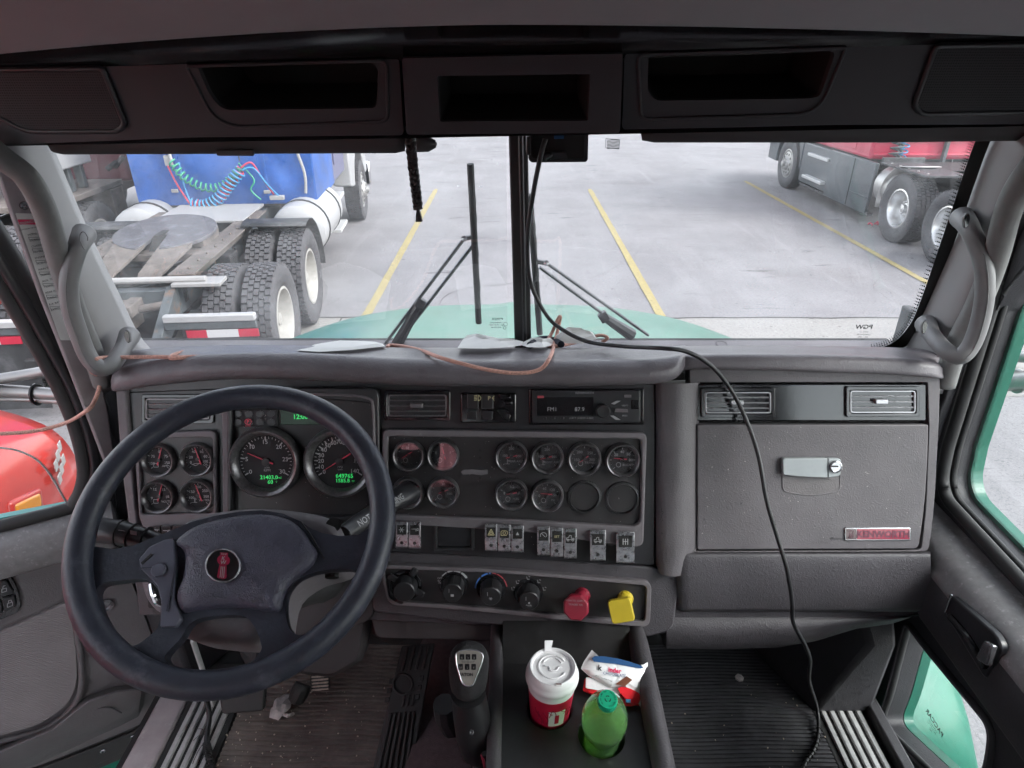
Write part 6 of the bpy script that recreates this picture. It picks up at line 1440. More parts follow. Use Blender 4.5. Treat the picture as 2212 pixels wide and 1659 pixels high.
# outer edge of the spider: upper brow of the spokes, then round the rim below
brow = z2([(150, 860), (215, 842), (300, 856), (400, 838), (500, 798), (600, 758), (700, 716), (820, 686), (940, 666), (1050, 660), (1150, 676), (1240, 716), (1300, 756), (1360, 778), (1440, 790), (1530, 784), (1610, 735), (1650, 760)])
a0 = math.atan2(*reversed(WF.uv(*brow[-1]))); a1 = math.atan2(*reversed(WF.uv(*brow[0])))
arcp = []
A0, A1 = a0, a1
if A1 > A0: A1 -= 2 * math.pi
def unproj(u, v, w=0):
    p = WF.p(u, v, w) - CAM; z = p.dot(FW); return (CX + F * p.x / z, CY - F * p.dot(UP) / z)
for k in range(1, 40):
    a = A0 + (A1 - A0) * k / 40; arcp.append(unproj(RR * math.cos(a), RR * math.sin(a), -.006))
outer = brow + arcp
lh = smooth2(z2([(214, 1070), (250, 1026), (350, 1012), (440, 1006), (500, 1028), (536, 1090), (538, 1170), (522, 1250), (470, 1300), (420, 1334), (375, 1340), (325, 1305), (270, 1235), (228, 1150)]), 3)
rh = smooth2(z2([(1164, 1130), (1180, 1062), (1235, 1000), (1330, 966), (1420, 956), (1510, 960), (1508, 1020), (1465, 1110), (1390, 1200), (1300, 1268), (1225, 1286), (1185, 1255), (1168, 1200)]), 3)
bh = smooth2(z2([(640, 1300), (690, 1225), (770, 1197), (880, 1187), (960, 1193), (1010, 1245), (1042, 1330), (1040, 1368), (985, 1428), (890, 1464), (780, 1474), (660, 1466), (580, 1432), (560, 1395), (590, 1355)]), 3)
holed([outer, lh, rh, bh], -.026, -.006, 'spokes', 'wheel', SW, .0075)
padp = smooth2(z2([(605, 812), (690, 742), (800, 705), (920, 682), (1040, 674), (1150, 690), (1228, 735), (1285, 810), (1318, 870), (1296, 930), (1230, 985), (1172, 1040), (1146, 1105), (1132, 1160), (1080, 1166), (980, 1150), (850, 1146), (720, 1158), (640, 1166), (608, 1090), (640, 1000), (655, 900), (640, 850)]), 3)
uvp = [WF.uv(x, y, .004) for x, y in padp]; cu = sum(p[0] for p in uvp) / len(uvp); cv = sum(p[1] for p in uvp) / len(uvp)
mb = MB(); mb.loft([[WF.p(cu + (u - cu) * k, cv + (v - cv) * k, w) for u, v in uvp] for k, w in ((1.0, -.008), (.995, -.002), (.965, .003), (.9, .007), (.75, .0105), (.5, .0125), (.2, .013), (.02, .013))]); mb.build('horn_pad', M['wheelpad'], SW, smooth=60)
# seam lines and horn mark
MB().tube([WF.P(x, y, -.003) for x, y in z2([(1240, 716), (1290, 780), (1330, 850), (1360, 905)])], .0011, 6).build('pad_seam', M['black'], SW)
mb = MB(); hx, hy = z2([(828, 1082)])[0]; mb.strip(WF, [(hx - 12, hy - 3), (hx - 12, hy + 5), (hx - 4, hy + 4), (hx + 8, hy + 8), (hx + 8, hy - 7), (hx - 4, hy - 3), (hx - 12, hy - 3)], .0010, .0128); mb.build('horn_mark', M['wheel'], SW, smooth=0)
# blue-grey control plate on the near spoke
pl = z2([(428, 905), (482, 842), (560, 806), (604, 800), (612, 930), (606, 1110), (642, 1205), (612, 1244), (535, 1246), (540, 1120), (522, 1040), (470, 985), (440, 955)])
PLT = MB().pan(WF, rpoly(pl, 4, 2), -.010, .004).build('control_plate', M['plate'], SW, bevel=.0015)
c = WF.P(*z2([(530, 962)])[0], .004); MB().lathe([(.0095, 0), (.0095, .003), (.0085, .004), (.0003, .0042)], c, Wn, 22).build('plate_button', M['plate'], PLT)
MB().pan(WF, z2([(438, 925), (490, 876), (497, 884), (446, 932)]), .004, .0055).build('plate_slot', M['black'], PLT)
MB().pan(WF, z2([(612, 925), (618, 925), (574, 1168), (566, 1166)]), .004, .0060).build('plate_rib', M['wheel'], PLT)
MB().pan(WF, z2([(440, 948), (520, 944), (520, 950), (441, 954)]), .004, .0052).build('plate_rib', M['wheel'], PLT)
# oval badge
bx, by = z2([(851, 938)])[0]; bw = .0128
BD = MB().pan(WF, ell(bx, by, 38, 36.5, 40), bw - .004, bw + .003).build('hub_badge', M['gloss'], SW, bevel=.001)
q = [WF.P(x, y, bw + .003) for x, y in ell(bx, by, 37, 35.5, 40)]; MB().tube(q, .0012, 6, closed=True).build('badge_ring', M['darkchrome'], BD, smooth=180)
w = bw + .003; T = lambda x, y: (bx + x * .98 + y * -.09, by + y + x * .09)
mb = MB(); mb.pan(WF, [T(-9, -28), T(9, -28), T(8, -22), T(-8, -22)], w, w + .001); mb.pan(WF, [T(*p) for p in ell(0, -12, 14, 12, 20)], w, w + .0010); mb.pan(WF, [T(-8, -1), T(8, -1), T(10, 25), T(6, 28), T(-8, 28), T(-11, 25)], w, w + .0010); mb.build('badge_emblem', M['badge_red'], BD, smooth=0)
mb = MB(); mb.text('K', WF, *T(0, -16), 8, w + .0014, rot=-5, bold=.01); mb.text('W', WF, *T(0, -7), 8, w + .0014, rot=-5, bold=.01)
for k in (-4, 0, 4): mb.strip(WF, [T(k * .9, 2), T(k, 26)], .0007, w + .0012, .0002)
for k in (-4, 0, 4): mb.strip(WF, [T(k * 1.2, -27), T(k, -23)], .0007, w + .0012, .0002)
mb.build('badge_lettering', M['latch'], BD, smooth=0)
# column: shroud, stalks
SC = thing('steering_column', 'grey steering column shroud with stalks behind the wheel', 'steering column', WC - Wn * .35)
sh = smooth2(z2([(650, 745), (760, 692), (900, 665), (1060, 655), (1250, 672), (1390, 705), (1450, 770), (1420, 850), (1250, 900), (1100, 1010), (1050, 1200), (1030, 1320), (860, 1320), (660, 1300), (620, 1160), (600, 900)]), 3)
su = [WF.uv(x, y, -.055) for x, y in sh]; cu = sum(p[0] for p in su) / len(su); cv = sum(p[1] for p in su) / len(su)
MB().loft([[WF.p(cu + (u - cu) * k, cv + (v - cv) * k, ww) for u, v in su] for k, ww in ((.3, -.030), (.80, -.034), (.95, -.042), (1, -.055), (1.0, -.14), (.92, -.26))]).build('shroud', M['trim'], SC, smooth=60)
c = WF.P(*z2([(1412, 742)])[0], -.052); MB().lathe([(.011, 0), (.011, .004), (.0003, .004)], c + Vector((0, -.004, .006)), (.2, -.7, .7), 16).build('key_barrel', M['black'], SC)
MB().tube([WF.P(*z2([(1400, 975)])[0], -.05), WF.P(*z2([(1398, 1000)])[0], -.05)], .010, 10).build('tilt_lever', M['black'], SC)
# left stalk
P = [WF.P(x, y, -.06) for x, y in z2([(560, 835), (470, 805), (400, 790), (340, 775), (230, 760), (150, 752)])]
MB().tube(P, [.013, .0155, .017, .0185, .0195, .018], 16).build('turn_stalk', M['satin'], SC, smooth=60)
for k in (1, 2, 3): MB().tube([P[k] + (P[k + 1] - P[k]) * t for t in (0, .06)], [.0180 + .0008 * k] * 2, 16).build('stalk_ring', M['knob'], SC)
mb = MB(); f7 = Fr(P[2].lerp(P[3], .4) + Vector((0, -.010, .0165)), (P[1] - P[4]), (0, .4, .9), (0, -.75, .6)); mb.box(f7.p(0, 0, 0), (.010, .0008, .0004), f7.mat()); mb.box(f7.p(.018, 0, 0), (.010, .006, .0004), f7.mat()); mb.build('stalk_icon', M['grey'], SC, smooth=0)
# trailer brake lever
A_, B_ = WF.P(742, 1152, -.075), DF.P(884, 1062, .075)
MB().tube([A_, A_.lerp(B_, .2), A_.lerp(B_, .75), A_.lerp(B_, .8), B_], [.014, .0175, .0185, .022, .024], 14, flat=.8).build('trailer_brake_lever', M['satin'], SC, smooth=60)
d_ = (B_ - A_).normalized(); vw = (CAM - A_.lerp(B_, .5)).normalized(); nn = (vw - d_ * vw.dot(d_)).normalized(); f8 = Fr(A_.lerp(B_, .10) + nn * .0158, d_, nn.cross(d_), nn)
mb = MB(); mb.text('NOT FOR PARKING', f8, 0, 0, .0105, .0025, align='LEFT', plain=True, bold=.01); mb.build('lever_text', M['grey'], SC, smooth=0)
M['boot'] = mat('boot_rubber', (.03, .029, .03), .7)
MB().tube(cr([WC - Wn * .22, WC - Wn * .32 + Vector((.02, .02, 0)), WC - Wn * .45 + Vector((.04, .05, 0)), Vector((-.28, 1.16, 1.55))], 6), [.075] * 6 + [.07] * 6 + [.06] * 7, 16).build('column_boot', M['boot'], SC)

# ================================================================== floor
def ridged(name, label, x0f, x1f, y0, y1, z, pitch, h, mt):
    mb = MB(); n = int((y1 - y0) / pitch); rows = []
    for i in range(n):
        y = y0 + i * pitch
        for dy, zz in ((0, 0), (.30, 0), (.42, h), (.88, h)):
            yy = y + dy * pitch; xl, xr = x0f(yy), x1f(yy); m = 14
            rows.append([Vector((xl + (xr - xl) * k / m, yy + .0012 * math.sin(k * .7 + i * .05), z + zz + .0015 * math.sin(k * .5 + yy * 9))) for k in range(m + 1)])
    mb.loft(rows, False, False, closed=False); return mb.build(name, M[mt], smooth=0, label=label, cat='floor mat', group='rubber floor mats')
xl = lambda y: onz(486, 1655, 1.39).x + (y - onz(486, 1655, 1.39).y) * .02 + .0
ridged('floor_mat', 'dirty brown ridged rubber mat under the pedals', lambda y: -.655, lambda y: -.255, .62, 1.26, 1.392, .0125, .004, 'mat_brown')
ridged('floor_mat', 'black ridged rubber mat on the passenger floor', lambda y: .235, lambda y: .72, .62, 1.24, 1.392, .0098, .0035, 'mat_black')
M['mat_up'] = M['mat_black']
# tunnel carpet
MB().loft([[(-.25, y, 1.385), (-.22, y, 1.44), (-.10, y, 1.46), (.03, y, 1.46), (.03, y, 1.385)] for y in (.4, .7, 1.0, 1.3)]).build('tunnel_carpet', M['carpet'], CAB, smooth=60)
# tread plates in both doorways
def tread(label, x, s, tilt):
    t = thing('tread_plate', label, 'tread plate', (x, .85, 1.385), 0, 'aluminium tread plates')
    w = .105
    MB().bx(x - w / 2 - .012, x + w / 2 + .012, .45, 1.16, 1.386, 1.394).build('plate_base', M['rubber'], t, bevel=.003)
    for k in range(5):
        xx = x - w / 2 + w * (k + .5) / 5
        MB().loft([[(xx - .0068, y, 1.393), (xx - .0052, y, 1.400), (xx + .0052, y, 1.400), (xx + .0068, y, 1.393)] for y in (.46, 1.13)]).build('tread_rib', M['alu'], t, bevel=.001)
    return t
TL = tread('ribbed aluminium tread plate in the open driver doorway', -.725, -1, 0)
TR = tread('ribbed aluminium tread plate by the closed passenger door', .785, 1, 0)
MB().bx(-.86, -.79, .40, 1.16, 1.36, 1.40).build('door_sill', mat('sill_paint', (.36, .32, .33), .5, noise=(12, .15), wear=((.5, .47, .47), 20, .55, .1, .6)), CAB, bevel=.006)
MB().bx(.845, .875, .40, 1.16, 1.36, 1.42).build('door_sill', M['door_dark'], CAB, bevel=.006)
MB().loft([[(.72, 1.02, 1.39), (.86, 1.02, 1.39), (.86, 1.02, 1.62), (.80, 1.02, 1.62)], [(.62, 1.24, 1.39), (.86, 1.24, 1.39), (.86, 1.24, 1.95), (.72, 1.24, 1.95)]]).build('kick_panel', M['door_dark'], CAB, bevel=.01)
MB().loft([[(-.86, 1.10, 1.39), (-.80, 1.10, 1.39), (-.80, 1.10, 1.85), (-.86, 1.10, 1.85)], [(-.86, 1.28, 1.39), (-.70, 1.28, 1.39), (-.74, 1.28, 1.95), (-.86, 1.28, 1.95)]]).build('kick_panel', M['door_dark'], CAB, bevel=.01)
MB().tube([onz(416, 1382, 1.75), onz(462, 1520, 1.50)], .0075, 6, flat=.5).build('door_check_rod', M['alu'], CAB)
# pedals
PC = thing('clutch_pedal', 'dark rubber clutch pedal beside the tread plate', 'pedal', onz(522, 1515, 1.50), 0, 'pedals')
f9 = Fr(onz(522, 1515, 1.52), (1, .08, 0), (-.04, .55, .83), (0, -.83, .55))
MB().pan(f9, rpoly([(472, 1486), (572, 1476), (568, 1538), (480, 1543)], 9, 4), -.012, .006).build('pedal_pad', M['rubber'], PC, bevel=.004)
MB().tube(cr([f9.P(560, 1470, -.005), f9.P(556, 1430, .02), DF.P(560, 1400, -.15)], 5), .014, 8).build('pedal_arm', M['chassis_dark'], PC)
MB().lathe([(.045, 0), (.042, .03), (.03, .05), (.0005, .056)], onz(548, 1440, 1.42) + Vector((0, .05, 0)), (0, -.4, .9), 20).build('pedal_boot', M['boot'], PC)
PB = thing('brake_pedal', 'small ribbed metal brake pedal with worn pad', 'pedal', onz(690, 1478, 1.44), 0, 'pedals')
f9 = Fr(onz(690, 1478, 1.45), (1, -.05, 0), (.02, .6, .8), (0, -.8, .6))
MB().pan(f9, rpoly([(669, 1459), (711, 1455), (711, 1489), (672, 1495)], 3, 2), -.010, .004).build('pedal_pad', M['rubber'], PB, bevel=.002)
mrib = mat('worn_rib', (.36, .29, .25), .55, metal=.3, noise=(90, .3))
for k in range(5): MB().pan(f9, [(672, 1462 + k * 7), (709, 1458 + k * 7), (709, 1461.5 + k * 7), (672, 1465.5 + k * 7)], .004, .008).build('pedal_rib', mrib, PB, bevel=.0008)
MB().tube([f9.P(694, 1456, -.004), f9.P(698, 1430, .0), f9.P(705, 1400, .0)], .012, 8).build('pedal_arm', M['chassis_dark'], PB)
MB().tube(cr([f9.P(655, 1478, .01), f9.P(645, 1500, .015), f9.P(640, 1512, .012)], 4), [.02, .02, .022, .022, .022, .021, .02, .02, .018], 10).build('pedal_pivot', M['rubber'], PB)
PA = thing('accelerator_pedal', 'long ribbed accelerator treadle with round emblem', 'pedal', onz(845, 1650, 1.40), 0, 'pedals')
b0, b1 = onz(838, 1680, 1.40), onz(880, 1395, 1.56)
Vp = (b1 - b0).normalized(); Up_ = Vector((1, .0, 0)); Wp = Up_.cross(Vp).normalized()
f9 = Fr(b0, Up_, Vp, Wp)
TP = MB().pan(f9, [(846, 1392), (916, 1392), (886, 1690), (798, 1690)], -.010, .003).build('treadle', M['rubber'], PA, bevel=.003)
for k in range(6):
    t = (k + .7) / 6.4; MB().pan(f9, [(818 + t * 66 + 9 - 5, 1538), (818 + t * 62 + 9 + 3, 1538), (800 + t * 82 + 6, 1690), (800 + t * 82 - 2, 1690)], .003, .009).build('treadle_rib', M['rubber'], TP, bevel=.002)
for k in range(4):
    t = k / 3; MB().pan(f9, [(856 + t * 44, 1396), (862 + t * 44, 1396), (854 + t * 44, 1448), (848 + t * 44, 1448)], .003, .008).build('treadle_rib', M['rubber'], TP, bevel=.0015)
q = [f9.P(x, y, .006) for x, y in ell(870, 1478, 21, 22, 24)]; MB().tube(q, .003, 6, closed=True).build('treadle_emblem', M['rubber'], TP, smooth=180)
mb = MB(); mb.text('K', f9, 870, 1472, 12, .0045, bold=.03); mb.text('W', f9, 870, 1485, 12, .0045, bold=.03); mb.build('emblem_letters', M['satin'], TP, smooth=0)
for k in range(3): MB().pan(f9, [(858 + k * 10, 1502), (863 + k * 10, 1502), (860 + k * 10, 1526), (855 + k * 10, 1526)], .003, .008).build('treadle_rib', M['rubber'], TP, bevel=.0015)
for sx in (-1, 1):
    for k in range(3): MB().pan(f9, [(862 + sx * 32 - 5 - k * 3, 1462 + k * 20), (862 + sx * 32 + 5 - k * 3, 1462 + k * 20), (862 + sx * 32 + 4 - k * 3, 1474 + k * 20), (862 + sx * 32 - 6 - k * 3, 1474 + k * 20)], .003, .007).build('treadle_pad', M['rubber'], TP, bevel=.0015)
# scrap of paper, grit
sc_ = onz(612, 1530, 1.397); mb = MB(); rows = []
axd = (onz(630, 1502, 1.397) - onz(592, 1556, 1.397)).normalized(); pd = Vector((-axd.y, axd.x, 0))
for i in range(9):
    t = i / 8; c = onz(592, 1556, 1.400).lerp(onz(630, 1502, 1.400), t); wd = .012 + .010 * math.sin(math.pi * t)
    rows.append([c + pd * wd * (k - 2) / 2 + Vector((0, 0, .004 + .012 * abs(math.sin(k * 1.7 + i * .9)) * math.sin(math.pi * (t * .9 + .05)))) for k in range(5)])
mb.loft(rows, closed=False); mb.tube(cr([onz(606, 1540, 1.403), onz(622, 1546, 1.41), onz(633, 1542, 1.40)], 4), .004, 5); mb.build('paper_scrap', M['paper_dirty'], smooth=30, solid=.001, label='twisted dirty paper scrap on the brown floor mat', cat='paper scrap')
mb = MB(); rnd = random.Random(3)
for _ in range(330):
    x, y = (rnd.uniform(-.66, -.26), rnd.uniform(.62, 1.1)) if rnd.random() < .6 else ((rnd.uniform(-.66, -.58), rnd.uniform(.62, 1.05)) if rnd.random() < .6 else (rnd.uniform(.25, .72), rnd.uniform(.65, 1.1)))
    s_ = rnd.uniform(.0007, .0022); mb.box((x, y, 1.3985), (s_ * 1.6, s_, s_), Matrix.Rotation(rnd.uniform(0, 3), 3, 'Z'))
mb.build('grit', mat('grit', (.5, .42, .34), .8), smooth=0, kind='stuff', label='pale grit scattered on the floor mats', cat='grit')
c = onz(1597, 1465, 1.397); mb = MB(); mb.lathe([(.011, 0), (.010, .004), (.004, .006), (.0005, .005)], c, (0, 0, 1), 7); mb.build('pebble', M['paper_dirty'], label='small pale pebble on the passenger floor mat', cat='pebble')
# frayed lead beside the clutch
mb = MB(); P = cr([onz(443, 1500, 1.47), onz(452, 1545, 1.43), onz(446, 1600, 1.41), onz(450, 1625, 1.41), onz(462, 1680, 1.41)], 8)
LDW = thing('frayed_lead', 'black cable with wire wrapping lying on the driver tread plate', 'cable', onz(446, 1600, 1.40))
MB().tube(P, .0058, 8).build('lead', M['cable'], LDW, smooth=180)
for k in range(14):
    i = 18 + k; 
    if i < len(P) - 1:
        c = P[i]; d = (P[i + 1] - P[i]).normalized(); u = d.orthogonal().normalized(); v = d.cross(u)
        MB().tube([c + d * .002 * math.sin(a) + (u * math.cos(a) + v * math.sin(a)) * .0075 for a in [2 * math.pi * j / 10 for j in range(10)]], .0018, 5, closed=True).build('wire_wrap', M['rubber'], LDW)
for a, b in (((438, 1590), (418, 1600)), ((440, 1605), (416, 1650)), ((448, 1585), (424, 1575))): MB().tube(cr([onz(*a, 1.415), onz((a[0] + b[0]) / 2, (a[1] + b[1]) / 2 - 5, 1.42), onz(*b, 1.412)], 4), .0009, 4).build('stray_wire', M['cable'], LDW)

# ================================================================== centre console with its load
CN = thing('centre_console', 'black centre console tray with two cup holders', 'console', (.11, .75, 1.385))
xL, xR = -.018, .232
ZT = 1.757
def circ(x, y, r, n=28): return [(x + r * math.cos(2 * math.pi * k / n), y + r * math.sin(2 * math.pi * k / n)) for k in range(n)]
TF = Fr((0, 0, ZT), (1, 0, 0), (0, 1, 0), (0, 0, 1))
cupx, cupy = .066, .764; botx, boty = .153, .712
def holed_uv(loops, fr, w0, w1):
    tri = tessellate_polygon([[Vector((u, v, 0)) for u, v in l] for l in loops]); flat = [p for l in loops for p in l]; n = len(flat)
    vs = [fr.p(u, v, w1) for u, v in flat] + [fr.p(u, v, w0) for u, v in flat]; fs = []
    for t in tri: fs.append(list(t)); fs.append([i + n for i in t][::-1])
    o = 0
    for l in loops:
        m = len(l)
        for i in range(m): a, b = o + i, o + (i + 1) % m; fs.append([a, b, b + n, a + n])
        o += m
    return MB().add(vs, fs)
holed_uv([[(xL, .30), (xR, .30), (xR, 1.02), (xL, 1.02)], circ(cupx, cupy, .040), circ(botx, boty, .040)], TF, -.02, 0).build('tray', M['tray'] if 'tray' in M else M.setdefault('tray', mat('tray_black', (.013, .013, .014), .38, noise=(25, .3), wear=((.035, .034, .035), 60, .62, .1, .5))), CN, bevel=.003)
for x, y in ((cupx, cupy), (botx, boty)): MB().lathe([(.042, .001), (.040, -.004), (.039, -.06), (.036, -.098), (.0005, -.098)], (x, y, ZT), (0, 0, 1), 28).build('cup_well', M['black'], CN)
MB().bx(xL, xR, .30, 1.02, 1.39, ZT - .11).build('console_body', M['skin_dark'], CN)
# left and right cheeks, rounded
def cheek(x, wl, pts, mt):
    mb = MB(); rows = []
    for y, z in pts:
        rows.append([Vector((x + wl * .5 * math.cos(a), y, (z - 1.40) * 0 + z + wl * .5 * math.sin(a) - wl * .5)) for a in [R(180 * k / 8) for k in range(9)]] + [Vector((x - wl / 2, y, 1.39)), Vector((x + wl / 2, y, 1.39))])
    mb.loft(rows); return mb.build('console_cheek', M[mt], CN, smooth=60)
cheek(-.030, .026, [(.30, 1.765), (.55, 1.765), (.75, 1.768), (.88, 1.772), (.95, 1.772)], 'skin_dark')
cheek(.246, .034, [(.30, 1.775), (.55, 1.785), (.75, 1.80), (.88, 1.80), (.96, 1.78)], 'skin_dark')
mb = MB(); mb.loft([[Vector((x, .86, ZT)), Vector((x, .895, ZT + .012)), Vector((x, .925, ZT + .035)), Vector((x, .97, ZT + .06))] for x in (xL, xR)], closed=False); mb.build('console_back', M['tray'], CN, smooth=60)
MB().lathe([(.013, 0), (.015, .002), (.015, .004), (.0125, .005), (.0005, .003)], onz(1282, 1392, 1.757), (0, -.6, .8), 20).build('power_socket', M['satin'], CN)
# coffee cup
CU = thing('coffee_cup', 'red paper coffee cup with white plastic lid in the console', 'cup', (cupx, cupy, ZT - .07))
zb = 1.675; cx_, cy_ = cupx, cupy
lean = Vector((.02, .02, 1)).normalized(); CO = Vector((cx_, cy_, zb))
rad = lambda h: .0295 + .0135 * h / .17
MB().lathe([(.0003, 0), (rad(0), 0), (rad(.146), .146)], CO, lean, 40, U=(1, 0, 0)).build('sleeve', M['cup_red'], CU)
MB().lathe([(rad(.144) + .0004, .144), (rad(.17), .17)], CO, lean, 40, U=(1, 0, 0)).build('cup_rim', M['cup_white'], CU)
LZ = .165
MB().lathe([(.0432, LZ - .006), (.0455, LZ - .004), (.0462, LZ), (.0458, LZ + .006), (.0440, LZ + .008), (.0438, LZ + .012), (.0405, LZ + .0215), (.0385, LZ + .0235), (.0360, LZ + .0225), (.0345, LZ + .0180), (.0003, LZ + .0175)], CO, lean, 44, U=(1, 0, 0)).build('lid', M['cup_white'], CU, smooth=50)
tp = CO + lean * (LZ + .0178); LF = Fr(tp, (1, 0, 0), (0, 1, -.02), lean)
MB().tube([LF.p(.024 * math.cos(a), .024 * math.sin(a) + .002, .001) for a in [R(60 + 300 * k / 24 - 30) for k in range(25)]], .0018, 6).build('lid_ridge', M['cup_white'], CU, smooth=180)
MB().tube([LF.p(.017 * math.cos(a), .017 * math.sin(a) + .004, .001) for a in [R(20 + 140 * k / 12) for k in range(13)]], .0015, 6).build('lid_ridge', M['cup_white'], CU, smooth=180)
MB().tube(cr([LF.p(-.014, .004, .001), LF.p(-.006, .002, .001), LF.p(-.004, -.006, .001), LF.p(.006, -.006, .001), LF.p(.010, .000, .001), LF.p(.016, .002, .001)], 4), .0014, 6).build('lid_ridge', M['cup_white'], CU, smooth=180)
MB().pan(LF, rpoly([(.002, -.0405), (.014, -.0405), (.014, -.0355), (.002, -.0355)], .002, 3), .004, .0065, plain=True).build('lid_spout', M['cup_white'], CU, bevel=.001)
MB().pan(LF, rpoly([(.0035, -.0385), (.0125, -.0385), (.0125, -.0365), (.0035, -.0365)], .001, 2), .0064, .0068, plain=True).build('sip_hole', M['choc'], CU)
MB().loft([[LF.p(-.013, .030, .004), LF.p(.001, .032, .004), LF.p(.0, .036, .006), LF.p(-.012, .034, .006)], [LF.p(-.013, .038, .018), LF.p(-.0065, .040, .0165), LF.p(.003, .042, .0205), LF.p(-.0125, .043, .019)]]).build('tear_tab', M['cup_white'], CU, bevel=.0008)
def on_cup(a, h, off=.0006):
    r_ = rad(h) + off; U = Vector((1, 0, 0)); U = (U - lean * U.dot(lean)).normalized(); B = lean.cross(U); return CO + lean * h + (U * math.cos(R(a)) + B * math.sin(R(a))) * r_
def patch(a0, a1, h0, h1, off, n=8): return [[on_cup(a0 + (a1 - a0) * i / n, h0 + (h1 - h0) * j / 2, off) for i in range(n + 1)] for j in range(3)]
mb = MB(); mb.loft(patch(-98, -54, .082, .122, .0006), closed=False); mb.build('cup_logo', M['cup_white'], CU)
mb = MB(); mb.loft(patch(-82, -71, .090, .113, .0012, 3), closed=False); mb.build('cup_logo_bar', M['cup_red'], CU)
for a, h0, h1 in ((-130, .09, .12), (-120, .08, .115), (-104, .088, .118), (-95, .112, .122), (-60, .112, .122), (-45, .10, .12), (-30, .1, .115)):
    MB().tube([on_cup(a + 6 * math.sin(t * 5), h0 + (h1 - h0) * t, .0003) for t in [k / 6 for k in range(7)]], .0007, 5).build('cup_line', M['cup_line'], CU)
MB().tube(cr([on_cup(-96, .106, .0003), on_cup(-90, .124, .0003), on_cup(-82, .120, .0003), on_cup(-78, .106, .0003)], 4), .0008, 5).build('cup_line', M['cup_line'], CU)
# soft-drink bottle
def bottle_mat(name, tint, dif, amt):
    m = bpy.data.materials.new(name); m.use_nodes = True; t = m.node_tree; t.nodes.clear(); L = t.links.new
    out = t.nodes.new('ShaderNodeOutputMaterial'); tr = t.nodes.new('ShaderNodeBsdfTransparent'); tr.inputs[0].default_value = (*tint, 1)
    df = t.nodes.new('ShaderNodeBsdfTranslucent'); df.inputs[0].default_value = (*dif, 1); d2 = t.nodes.new('ShaderNodeBsdfDiffuse'); d2.inputs[0].default_value = (*dif, 1)
    mm = t.nodes.new('ShaderNodeMixShader'); mm.inputs[0].default_value = .5; L(df.outputs[0], mm.inputs[1]); L(d2.outputs[0], mm.inputs[2])
    mx = t.nodes.new('ShaderNodeMixShader'); mx.inputs[0].default_value = amt; L(tr.outputs[0], mx.inputs[1]); L(mm.outputs[0], mx.inputs[2])
    gl = t.nodes.new('ShaderNodeBsdfGlossy'); gl.inputs['Roughness'].default_value = .04; m2 = t.nodes.new('ShaderNodeMixShader'); L(schlick(t), m2.inputs[0]); L(mx.outputs[0], m2.inputs[1]); L(gl.outputs[0], m2.inputs[2]); L(m2.outputs[0], out.inputs[0]); return m
M['pet'] = bottle_mat('green_plastic', (.78, .96, .80), (.30, .62, .34), .22)
M['drink'] = bottle_mat('green_drink', (.70, .92, .40), (.42, .62, .14), .30)
capc = at(1313, 1510, 1.0); ax = Vector((-.03, -.26, 1)).normalized(); BO = capc - ax * .205
BT2 = thing('drink_bottle', 'green plastic drink bottle with green screw cap in the console', 'bottle', (botx, boty, ZT - .07))
prof = [(.028, 0), (.0305, .006), (.0305, .05), (.0285, .07), (.0300, .085), (.0360, .105), (.0375, .125), (.0362, .145), (.0290, .172), (.0185, .185), (.0135, .192), (.0135, .196)]
MB().lathe(prof, BO, ax, 36, True, False).build('bottle_body', M['pet'], BT2, smooth=60)
MB().lathe([(.0275, .003), (.0295, .008), (.0295, .05), (.0275, .07), (.029, .085), (.0350, .105), (.0365, .122), (.0003, .122)], BO, ax, 36, True, False).build('drink', M['drink'], BT2, smooth=60)
cp = MB(); cp.lathe([(.0148, .190), (.0150, .1925), (.0150, .203), (.0140, .2055), (.0003, .2055)], BO, ax, 36)
for k in range(36):
    a = 2 * math.pi * k / 36; U = ax.orthogonal().normalized(); B = ax.cross(U); d = U * math.cos(a) + B * math.sin(a); cp.tube([BO + d * .0150 + ax * .193, BO + d * .0150 + ax * .203], .0005, 4)
CP = cp.build('screw_cap', M['bottle_cap'], BT2, smooth=50)
cU = Vector((1, 0, .03)); cU = (cU - ax * cU.dot(ax)).normalized(); cF = Fr(BO + ax * .2058, cU, ax.cross(cU), ax); mb = MB()
for st, s0, dr in (('RECYCLE BOTTLE', 62, -1), ('WITH CAP ON', 215, -1)):
    for i, ch in enumerate(st):
        a = s0 + dr * i * 11.5
        if ch != ' ': mb.text(ch, cF, .0112 * math.cos(R(a)), .0112 * math.sin(R(a)), .0024, 0, rot=a - 90, plain=True, bold=.01)
for a in (90, 210, 330):
    p = [(.0045 * math.cos(R(a + d)), .0045 * math.sin(R(a + d))) for d in (-38, 0, 34)]
    for q0_, q1_ in zip(p, p[1:]):
        dd = Vector(q1_) - Vector(q0_); nn2 = Vector((-dd.y, dd.x)).normalized() * .0007; v0, v1 = Vector(q0_), Vector(q1_)
        mb.add([cF.p(*(v0 + nn2), 0), cF.p(*(v0 - nn2), 0), cF.p(*(v1 - nn2), 0), cF.p(*(v1 + nn2), 0)], [[0, 1, 2, 3]])
mb.build('cap_print', M['print_black'], CP, smooth=0)
